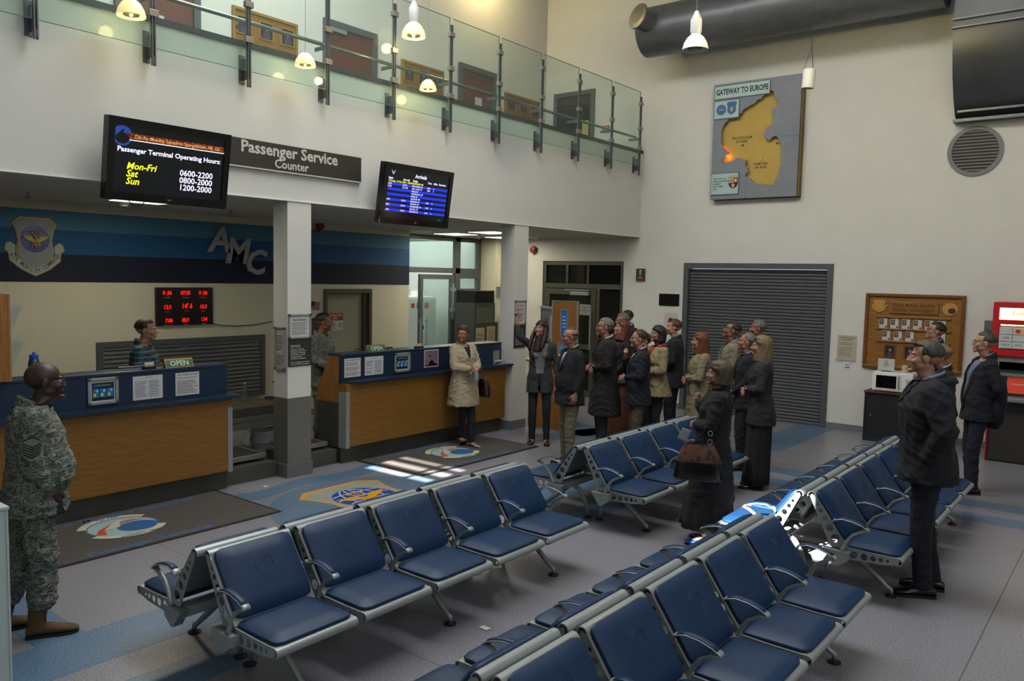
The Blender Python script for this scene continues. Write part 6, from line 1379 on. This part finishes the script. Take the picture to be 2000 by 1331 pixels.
        if p['tie']:
            tl = []
            for i in range(9):
                t_ = i / 8; z = 1.455 - t_ * .28; w2 = .012 + .016 * t_; yy = interp_sec([(a_, b_, c_, d_) for a_, b_, c_, d_ in torso_secs(f, p['belly'], p['off'] * .45)], z); yv = yy[2] + yy[1] * p['build'] + .004
                tl.append([(-w2, yv, z), (w2, yv, z), (w2 * .8, yv + .006, z), (-w2 * .8, yv + .006, z)])
            q = MB().loft(tl); q.v = [tuple(a) for a in W_(q.v)]; q.build('tie', p['tie'], root)
        # bottom garment
        if p['skirt'] is not None:
            q = p['skirt']; q.v = [tuple(a) for a in W_(q.v)]; q.build('skirt', p['bottom'][1], root, smooth='all')
        else:
            bv, bf = res[2]; bv = bv + normals(bv, bf) * wrinkle(bv, pi * 3 + 2, .010 if p['bottom'][0] != 'bloused' else .018)[:, None]; obj('trousers', np_mesh('trousers', W_(bv), bf, p['bottom'][1]), root)
        # shoes
        for key, sd, lg_ in (('R', 1, p['legs'][0]), ('L', -1, p['legs'][1])):
            a = J['an' + key]; sk, sm_ = p['shoes'][0], p['shoes'][1]; zb_ = a[2] - .10; q = MB(); to = math.radians(8) * sd
            prof = [(-.085, .030, .045), (-.06, .037, .062), (-.01, .037, .068), (.05, .040, .058), (.10, .046, .044), (.15, .043, .036), (.185, .030, .028), (.20, .012, .018)]
            kk = 1.04 if sk == 'boot' else (.90 if f else 1.0)
            rr = []
            for yy, w2, hh_ in prof:
                if sk == 'flat': hh_ *= .78
                w2 *= kk; hh_ *= (1.25 if sk == 'boot' else 1); rr.append([(w2 * c_, yy * kk, .014 + hh_ * (.5 + .5 * s2)) for c_, s2 in [(math.cos(2 * PI * k / 14), math.sin(2 * PI * k / 14)) for k in range(14)]])
            q.loft(rr)
            if sk == 'boot': q.tube([(0, -.03, .05), (0, -.028, .12), (0, -.02, .21)], [(.05, .056), (.046, .05), (.05, .052)], 14, up=(1, 0, 0))
            if sk == 'cowboy': q.tube([(0, -.03, .05), (0, -.028, .14), (0, -.026, .27)], [(.042, .05), (.04, .045), (.052, .056)], 14, up=(1, 0, 0))
            q.prism([(w2 * kk * 1.04, yy * kk) for yy, w2, _ in prof] + [(-w2 * kk * 1.04, yy * kk) for yy, w2, _ in reversed(prof)], 0.001, .018, 1)
            tilt = lg_[3] if len(lg_) > 3 else 0
            M_ = Matrix.Translation((a[0], a[1], zb_)) @ Matrix.Rotation(-to, 4, 'Z') @ Matrix.Translation((0, .12, 0)) @ Matrix.Rotation(-math.radians(tilt), 4, 'X') @ Matrix.Translation((0, -.12, 0))
            q.xf(M_); q.v = [tuple(c_) for c_ in W_(q.v)]
            q.build('boot' if sk in ('boot', 'cowboy') else 'shoe', [sm_, p['shoes'][2] if len(p['shoes']) > 2 else mat('sole_dark', '#0e0d0c', .7)], root, smooth=True)
        if p['extra']: p['extra'](p, W_, hv)
NAVY = cloth('navy_cloth', '#0a0d13'); NAVY2 = cloth('midnight_cloth', '#090c17'); BLK = cloth('black_cloth', '#060608'); COATB = cloth('brown_black_wool', '#130f0c'); KHAKI = cloth('khaki_cotton', '#635e4b'); KHAKI2 = cloth('tan_cotton', '#4b3e2b')
CREAM = cloth('cream_cotton', '#9a8d75'); TRENCH = cloth('beige_trench', '#6f674d'); BEIGE = cloth('sand_cotton', '#7b6f4f'); TANB = cloth('tan_blazer_cloth', '#6f6853'); GREYC = cloth('grey_knit', '#2a2e30'); GREYT = cloth('light_grey_jersey', '#6b6b69'); CHAR = cloth('charcoal_wool', '#1a1b1f')
JEANS = cloth('dark_denim', '#0f151f'); JEANS2 = cloth('blue_denim', '#0d1423'); GTR = cloth('grey_trouser', '#1e1f23'); WSH = cloth('white_shirt', '#9b9da4'); BSH = cloth('blue_shirt', '#4f688b'); LBS = cloth('pale_blue_shirt', '#6e7e97'); BRD = cloth('brown_black_jersey', '#100d0a')
RUST = multi('rust_skirt_cloth', [(.3, '#301608'), (.5, '#4d260d'), (.7, '#231008')], 8, .9, interp='LINEAR'); SCARF = multi('red_scarf_cloth', [(.3, '#781517'), (.5, '#933e30'), (.62, '#30233f'), (.75, '#8a1a1e')], 30, .9)
PLAID = checks('teal_plaid', '#264049', '#0f1f24', '#5d737c', 17, 18, .34); CHECK = checks('fine_check', '#767f93', '#1e283f', '#4b556e', 42, 40, .4)
H_ = lambda n, a, b_: multi('hair_' + n, [(.3, a), (.55, b_), (.75, a)], 26, .6, stretch=(3, 3, .5), interp='LINEAR', bump=.5)
HBR, HDK, HGR, HAU, HRD, HBL, HBO, HRB, HG2, HBK = H_('brown', '#170f08', '#261a0f'), H_('dark', '#090605', '#150f0a'), H_('grey', '#343432', '#63625b'), H_('auburn', '#140504', '#2e0e0a'), H_('red', '#300f05', '#59230d'), H_('blonde', '#463a22', '#74623e'), H_('bob', '#1c150b', '#4b3e21'), H_('ginger', '#241006', '#47220c'), H_('greybrown', '#1f1b15', '#3e3930'), H_('black', '#050404', '#0f0b0a')
HCP = H_('copper', '#371806', '#663312')
S1, S2, S3, S4, S5 = SK('fair', '#8d604b'), SK('light', '#9b6e57'), SK('dark', '#30180f'), SK('tan', '#7b4e37'), SK('pale', '#8d6655')
BOOT = mat('suede_boot', '#4d391f', .9, bump=.2, bs=150); BSHOE = mat('black_leather', '#090808', .3); BRSH = mat('brown_leather', '#24100a', .35); WSHOE = mat('cream_leather', '#888370', .5); COWB = mat('cowboy_leather', '#28140a', .5, var=.3, vs=30); BLSH = mat('blue_satin_shoe', '#153fa4', .4)
def toworld(p, pts):
    r_ = p['root']; a = r_.rotation_euler.z; c_, s_ = math.cos(a), math.sin(a); l = r_.location
    return [Vector((q[0] * c_ - q[1] * s_ + l.x, q[0] * s_ + q[1] * c_ + l.y, q[2])) for q in pts]
def ex_soldier(p, W_, hv):
    t = Matrix(((0, 0, 1, 0), (1, 0, 0, 0), (0, 1, 0, 0), (0, 0, 0, 1)))
    d1 = MB().prism([(-.045, .03), (0, .052), (.045, .03), (.042, -.045), (0, -.07), (-.042, -.045)], 0, .002); 
    M = Matrix.Translation((.318, -.03, 1.275)) @ Matrix.Rotation(.10, 4, 'Y') @ t
    def put(b, nm, m, par=p['root']): b.xf(M); b.v = [tuple(q) for q in W_(b.v)]; return b.build(nm, m, par)
    pt = put(d1, 'rank_patch', mat('patch_grey', '#6a6f68', .9)); BK = mat('patch_black', '#0c0d10', .9)
    b = MB()
    for k in range(5):
        y = .012 - k * .016 - (k > 0) * .0
        b.prism([(-.045, y + .004), (-.045, y - .003), (0, y - .028), (.045, y - .003), (.045, y + .004), (0, y - .020)], .002, .003)
    b.prism([(-.045, .034), (0, .056), (.045, .034), (.045, .028), (0, .049), (-.045, .028)], .002, .003)
    b.prism([(.011 * (1 if i % 2 == 0 else .45) * math.sin(i * PI / 5), -.022 + .011 * (1 if i % 2 == 0 else .45) * math.cos(i * PI / 5)) for i in range(10)], .003, .0045); put(b, 'rank_stripes', BK, pt)
    c, d, z_ = p['handR']; q = W_([c])[0]; w = toworld(p, [q])[0]
    o = thing('mobile_phone', 'black mobile phone held low by the man in camouflage', 'phone', w + Vector((0, 0, -.02))); o.rotation_euler = (.3, 0, p['root'].rotation_euler.z)
    MB().rbox(-.012, .012, -.035, .035, -.06, .06, .006).build('body', BLACK, o, smooth=True); MB().box(.012, .013, -.028, .028, -.045, .05).build('screen', mat('phone_screen', '#14222e', .1), o)
    b = MB().box(-.02, .02, -.13, -.04, .92, 1.04)
    for s_ in (-1, 1):                        # cargo pockets
        b = MB().rbox(s_ * .160 - .012, s_ * .160 + .012, -.065, .075, .56, .74, .011, 3); b.v = [tuple(q) for q in W_(b.v)]; b.build('cargo_pocket', CAMO, p['root'])
def ex_airman(p, W_, hv):
    b = MB().rbox(-.11, -.03, .128, .14, 1.24, 1.31, .003); b.v = [tuple(q) for q in W_(b.v)]; b.build('breast_patch', mat('patch_navy', '#131a33', .8), p['root'])
def bag_thing(name, lab, p, W_, c, size, m, strap, top=None, m2=None):
    w = toworld(p, W_([c]))[0]; o = thing(name, lab, 'handbag', w); o.rotation_euler = (0, 0, p['root'].rotation_euler.z)
    sx, sy, sz = size
    rings = []
    for t_, f1, f2 in ((0, .92, .80), (.06, 1, 1), (.5, .90, .95), (.8, .70, .7), (.95, .55, .45), (1, .5, .35)):
        rings.append([(sx * f2 * math.copysign(abs(math.cos(a)) ** .5, math.cos(a)), sy * f1 * math.copysign(abs(math.sin(a)) ** .5, math.sin(a)), -sz + 2 * sz * t_) for a in [2 * PI * k / 24 for k in range(24)]])
    MB().loft(rings).build('body', m, o, smooth=True)
    if m2:
        MB().loft([[(x * 1.03, y * 1.02, z) for x, y, z in r_] for r_ in rings[2:5]], caps=False).build('patterned_band', m2, o, smooth=True)
    sh = toworld(p, W_(strap)); loc = [Matrix.Rotation(-p['root'].rotation_euler.z, 4, 'Z') @ (q - w) for q in sh]
    MB().tube(loc, (.012, .005), 8).build('strap', top or m, o, smooth=True)
    return o
def ex_counter(p, W_, hv):
    c, d, z_ = p['handL']; w = toworld(p, W_([c + np.array([.0, .03, -.05])]))[0]
    o = thing('drink_bottle', 'small clear drink bottle held by the woman in cream coat', 'bottle', w)
    MB().lathe([(.001, -.09), (.03, -.09), (.032, -.08), (.032, .0), (.014, .035), (.012, .05), (.001, .05)], 14).build('body', mat('bottle_clear', '#7f96a4', .1, alpha=.55), o, smooth=True); MB().lathe([(.001, .05), (.014, .05), (.014, .065), (.001, .065)], 12).build('cap', PAPER, o)
    bag_thing('handbag', 'dark brown handbag hanging behind the woman in cream coat', p, W_, (-.31, .05, .84), (.05, .13, .12), mat('bag_maroon', '#1c0a0a', .4), [(-.25, -.06, .93), (-.25, -.04, 1.15), (-.18, -.01, 1.46), (-.25, .10, 1.15), (-.25, .14, .93)])
    for x_, z_ in ((.05, 1.18), (-.05, 1.18), (.05, 1.02), (-.05, 1.02)):
        q = MB().tube([(x_, .13, z_), (x_, .148, z_)], .011, 10); q.v = [tuple(a) for a in W_(q.v)]; q.build('coat_button', BLACK, p['root'])
def ex_bob(p, W_, hv):
    leo = multi('leopard_print', [(0, '#0e0906'), (.34, '#0e0906'), (.40, '#3a1e0b'), (.6, '#4c2b10')], 22, .7, vor=True)
    o = bag_thing('handbag', 'large black handbag with leopard print band and silver rings', p, W_, (-.36, .10, .86), (.07, .20, .155), mat('bag_black', '#0c0b0b', .22), [(-.30, .0, .98), (-.29, .0, 1.15), (-.20, -.02, 1.46), (-.27, .02, 1.2), (-.30, .18, .98)], m2=leo)
    for z_ in (.17, .24): MB().tube([(-.03, -.085 + .018 * math.cos(a * PI / 6), z_ + .02 * math.sin(a * PI / 6)) for a in range(13)], .003, 5).build('ring', ALU, o)
    w = toworld(p, W_([(-.02, .26, 1.02)]))[0]; tag(MB().box(-.04, .04, -.002, .002, -.055, .055).build('folded_paper', PAPER, None, loc=w, rot=(.4, .3, .6)), 'folded white paper held by the woman in black coat', 'paper')
    b = MB()
    for k in range(40):
        a = 2 * PI * k / 40; b.tube([(.30 * math.cos(a), .03 + .27 * math.sin(a), .17), (.305 * math.cos(a + .06), .03 + .275 * math.sin(a + .06), .12)], .004, 4)
def ex_phone(p, W_, hv): pass
def ex_scarf(p, W_, hv):
    rr = []
    for i in range(25):
        a = PI * 2 * i / 24; rr.append((.072 * math.sin(a), -.02 + .075 * math.cos(a), 1.475 + .012 * math.sin(3 * a) - .028 * math.cos(a)))
    b = MB().tube(rr, (.026, .030), 10); b.tube([(.02, .06, 1.45), (.035, .10, 1.38), (.02, .115, 1.28), (.03, .12, 1.2)], [(.03, .018), (.036, .016), (.032, .014), (.02, .008)], 10).tube([(-.02, .06, 1.45), (-.03, .10, 1.39), (-.015, .115, 1.31)], [(.03, .018), (.034, .016), (.02, .01)], 10)
    b.v = [tuple(a) for a in W_(b.v)]; b.build('scarf', SCARF, p['root'], smooth='all')
    bag_thing('handbag', 'dark shoulder bag of the woman with the red scarf', p, W_, (.30, .05, .84), (.05, .15, .13), BRSH, [(.24, -.06, .95), (.24, -.03, 1.2), (.15, -.01, 1.45), (.24, .08, 1.2), (.24, .12, .95)])
def ex_trench(p, W_, hv):
    b = MB().tube([(-.20, .03, 1.05), (-.215, .05, 1.25), (-.135, .02, 1.455), (-.11, -.10, 1.36), (-.20, -.135, 1.15), (-.23, -.08, 1.0)], (.010, .004), 6); b.v = [tuple(a) for a in W_(b.v)]; b.build('shoulder_strap', BRSH, p['root'], smooth='all')
def ex_parka(p, W_, hv):
    rg = []
    for i in range(17):
        a = PI * 1.12 + PI * .76 * 2 * (i / 16 - .5) + PI * .38; a = -PI / 2 + (i / 16 - .5) * PI * 1.25
        ca, sa = math.cos(a), math.sin(a); rg.append([(.115 * ca, -.03 + .115 * sa, 1.44), (.135 * ca, -.04 + .15 * sa, 1.475), (.120 * ca, -.035 + .135 * sa, 1.51), (.085 * ca, -.03 + .09 * sa, 1.50)])
    b = MB().loft(rg); b.v = [tuple(a) for a in W_(b.v)]; b.build('hood', p['top'], p['root'], smooth='all')
def ex_slung(p, W_, hv):
    b = MB().loft([[(w_ * c_, -.16 + d_ * s_, z) for c_, s_ in circ(0, 0, 1, 20)] for z, w_, d_ in ((.72, .10, .05), (.80, .17, .09), (.98, .20, .11), (1.15, .19, .09), (1.3, .14, .05))]); b.v = [tuple(a) for a in W_(b.v)]; b.build('jacket_back', p['top'], p['root'], smooth='all')
TR = lambda m: ('trousers', m)
person('bald man in grey camouflage uniform and tan boots by the left counter', -5.276, 2.0, 72, 1.68, S3, CAMO, ('bloused', CAMO), ('boot', BOOT), None, armR='down_in', armL='down_in', handR='grip', belly=.075, build=1.14, topkind='camo', glasses='thin', vox=.010, legs=((.10, .02, 0), (.11, -.16, 0)), head=(-4, 2, 0), extra=ex_soldier, lean=-2, hf=.03, nk=.22, hs=1.04)
person('young man in teal plaid shirt standing behind the left counter', -8.3, 4.25, 52, 1.73, S2, PLAID, TR(JEANS), ('shoe', BSHOE), ('short', HBR), armR='fwd', armL='fwd', topkind='shirt', head=(-6, 0, 0), vox=.013, build=1.12)
person('dark haired airman in camouflage with glasses behind right counter', -8.3, 6.58, 35, 1.74, S4, CAMO, ('bloused', CAMO), ('boot', BOOT), ('crop', HBK), armR='fwd', armL='fwd', topkind='camo', glasses='thin', head=(8, 0, 0), extra=ex_airman, vox=.013)
person('smiling woman in cream coat leaning back against the right counter', -7.05, 7.93, -12, 1.60, S2, CREAM, ('slim', NAVY2), ('flat', WSHOE), ('pixie', HRB), True, armR='bottle', armL='bottle', handR='fist', handL='grip', belly=.02, topkind='trench', hem=.60, glasses='dark', head=(-48, 2, -6), legs=((.02, -.06, .05, -38), (.05, .13, 0)), kneeb=(.10, .03), lean=4, shirt=(NAVY2, 1.24, .07), extra=ex_counter, build=1.06)
person('long haired woman in grey cardigan pointing up with raised arm', -6.40, 8.74, 302, 1.665, S5, GREYC, ('slim', JEANS), ('cowboy', COWB), ('long', HAU), True, armR=((.31, .15, 1.545), (.335, .13, 1.79)), armL='down', handR='point', topkind='cardigan', hem=.74, head=(-28, 14, 0), shirt=(GREYT, .70, .115), legs=((.10, 0, 0), (.11, .02, 0)))
person('bald man in navy blazer and pale trousers with black glasses', -5.42, 8.02, 240, 1.66, S1, NAVY, TR(KHAKI), ('shoe', BRSH), ('rim', HG2), armR='down_in', armL='down', topkind='jacket', glasses='dark', belly=.05, shirt=(WSH, 1.20, .06), head=(-6, 2, 0), build=1.05)
person('tall grey haired man in long dark brown overcoat', -5.40, 8.76, 226, 1.755, S1, COATB, TR(GTR), ('shoe', BSHOE), ('short', HGR), armR='cross_lo', armL='cross_lo', topkind='coat', hem=.52, glasses='dark', shirt=(WSH, 1.26, .05), head=(-2, 6, 0), build=1.06)
person('red haired woman in black top and long rust skirt', -5.65, 9.57, 232, 1.685, S5, BRD, ('skirt', RUST, .10, .10), ('flat', BSHOE), ('shoulder', HRD), True, armR='clasp', armL='clasp', topkind='dress', hem=.88, head=(0, 16, 6))
person('man in navy blazer holding his chin, brown hair receding', -4.86, 8.68, 222, 1.64, S2, NAVY2, TR(KHAKI2), ('shoe', BRSH), ('receding', HBR), armR='chin', armL='cross_lo', handR='fist', topkind='jacket', glasses='dark', belly=.03, shirt=(WSH, 1.12, .07), head=(0, 4, 0), build=1.04)
person('grey haired man in dark suit behind the red haired woman', -6.34, 10.8, 235, 1.735, S1, BLK, TR(BLK), ('shoe', BSHOE), ('short', HGR), topkind='jacket', glasses='thin', shirt=(WSH, 1.22, .055))
person('brown haired man farthest back, only the top of his head showing', -6.70, 11.55, 240, 1.745, S1, CHAR, TR(CHAR), ('shoe', BSHOE), ('short', HBR), topkind='jacket', shirt=(WSH, 1.22, .05))
person('small dark haired person hidden behind the man holding his chin', -5.50, 10.02, 225, 1.50, S2, BLK, TR(BLK), ('shoe', BSHOE), ('pixie', HDK), True, topkind='jacket', shirt=(WSH, 1.2, .05))
person('dark bobbed woman in sand jacket with a red scarf', -4.96, 9.32, 236, 1.66, S5, BEIGE, ('slim', JEANS), ('flat', BSHOE), ('bob', HDK), True, armR='cross_lo', armL='cross_lo', topkind='trench', hem=.80, glasses='thin', shirt=(BLK, 1.05, .06), head=(6, 12, 0), extra=ex_scarf)
person('ginger brown haired man in dark suit beside the roller shutter', -5.20, 10.26, 200, 1.705, S2, NAVY, TR(NAVY), ('shoe', BSHOE), ('short', HRB), topkind='jacket', shirt=(BSH, 1.20, .06), tie=cloth('blue_tie', '#1c2c55'), head=(10, 6, 0), armR='clasp', armL='clasp', build=1.05)
person('auburn haired woman in long beige trench coat, arms folded', -4.30, 9.2, 212, 1.62, S5, TRENCH, ('slim', KHAKI), ('flat', BRSH), ('shoulder', HCP), True, armR='cross_lo', armL='cross_lo', topkind='trench', hem=.52, head=(0, 4, 0), extra=ex_trench, build=1.08, belly=.02)
person('man in tan blazer and blue shirt looking up, dark glasses', -4.20, 9.86, 214, 1.735, S4, TANB, TR(KHAKI2), ('shoe', BRSH), ('crop', HDK), armR='clasp', armL='clasp', topkind='jacket', glasses='dark', shirt=(BSH, 1.12, .07), head=(0, 18, 0))
person('grey haired man in black suit in front of roller shutter', -4.20, 10.8, 212, 1.73, S4, BLK, TR(BLK), ('shoe', BSHOE), ('short', HGR), armR='behind', armL='behind', topkind='jacket', shirt=(WSH, 1.22, .05), head=(0, 4, 0))
person('man with glasses and thin grey hair behind blonde woman', -3.74, 9.25, 210, 1.64, S1, NAVY, TR(NAVY), ('shoe', BSHOE), ('receding', HGR), topkind='jacket', glasses='thin', shirt=(LBS, 1.18, .06), tie=cloth('blue_tie', '#1c2c55'), head=(0, 12, 0), armR='clasp', armL='clasp')
person('blonde woman in charcoal jacket with sunglasses on her head', -3.27, 8.54, 206, 1.67, S5, CHAR, ('skirt', BLK, .06, .02), ('flat', BSHOE), ('shoulder', HBL), True, armR='cross_lo', armL='cross_lo', topkind='jacket', hem=.74, head=(0, 4, 0), sungl=True, shirt=(WSH, 1.25, .05), build=1.04)
person('woman with streaked brown bob in black coat and long black skirt', -2.87, 6.42, 203, 1.58, S5, BLK, ('skirt', multi('black_lace', [(.35, '#060608'), (.6, '#0e0f14')], 60, .8, interp='LINEAR'), .17, .11), ('flat', BLSH), ('bob', HBO), True, armR='chest', armL='cross_lo', topkind='coat', hem=.42, head=(6, 2, 0), shirt=(BLK, 1.25, .055), extra=ex_bob, build=1.12, belly=.02, lean=5, vox=.011)
person('tall man in navy parka with sunglasses pushed up on his hair', -1.21, 6.43, 199, 1.855, S2, NAVY, TR(NAVY2), ('shoe', BSHOE), ('short', HG2), armR='pocket', armL='pocket', topkind='parka', hem=.80, head=(-4, 6, 0), sungl=True, shirt=(LBS, 1.32, .045), extra=ex_parka, vox=.010, build=1.13, lean=-2, legs=((.08, -.09, 0), (.10, -.01, 0)))
person('dark haired man with glasses in navy suit near photo board', -2.17, 11.62, 205, 1.78, S2, NAVY, TR(NAVY), ('shoe', BSHOE), ('short', HDK), topkind='jacket', glasses='dark', shirt=(BSH, 1.2, .06), head=(0, 14, 0), armR='behind', armL='down')
person('balding grey man in dark suit mostly hidden by the navy parka', -1.63, 9.15, 204, 1.66, S1, BLK, TR(BLK), ('shoe', BSHOE), ('rim', HGR), topkind='jacket', shirt=(WSH, 1.2, .05), head=(0, 4, 0))
person('grey haired man in checked shirt and jeans, jacket slung back', -1.41, 9.98, 205, 1.765, S2, NAVY2, ('jeans', JEANS2), ('shoe', BRSH), ('short', HG2), armR='behind', armL='behind', topkind='jacket', hem=.80, glasses='thin', shirt=(CHECK, .90, .13), head=(-6, 4, 0), extra=ex_slung, lean=4, belly=.03)
build_people()
flush_texts()
_by = {}
for o in C.objects:
    if o.parent is None and 'category' in o.keys(): _by.setdefault(o.name.split('.')[0], []).append(o)
for k_, L_ in _by.items():
    if k_ == 'person':
        for o in L_: o['group'] = 'staff at the counters' if o.location.x < -7.6 else 'people standing in the terminal hall'
    elif len(L_) > 1:
        for o in L_:
            if 'group' not in o.keys(): o['group'] = k_.replace('_', ' ') + 's of the terminal hall'
for o in bpy.data.objects:
    if o.parent is None and o.type in ('MESH', 'EMPTY') and o.get('kind') == 'structure' and 'label' in o.keys(): del o['label']
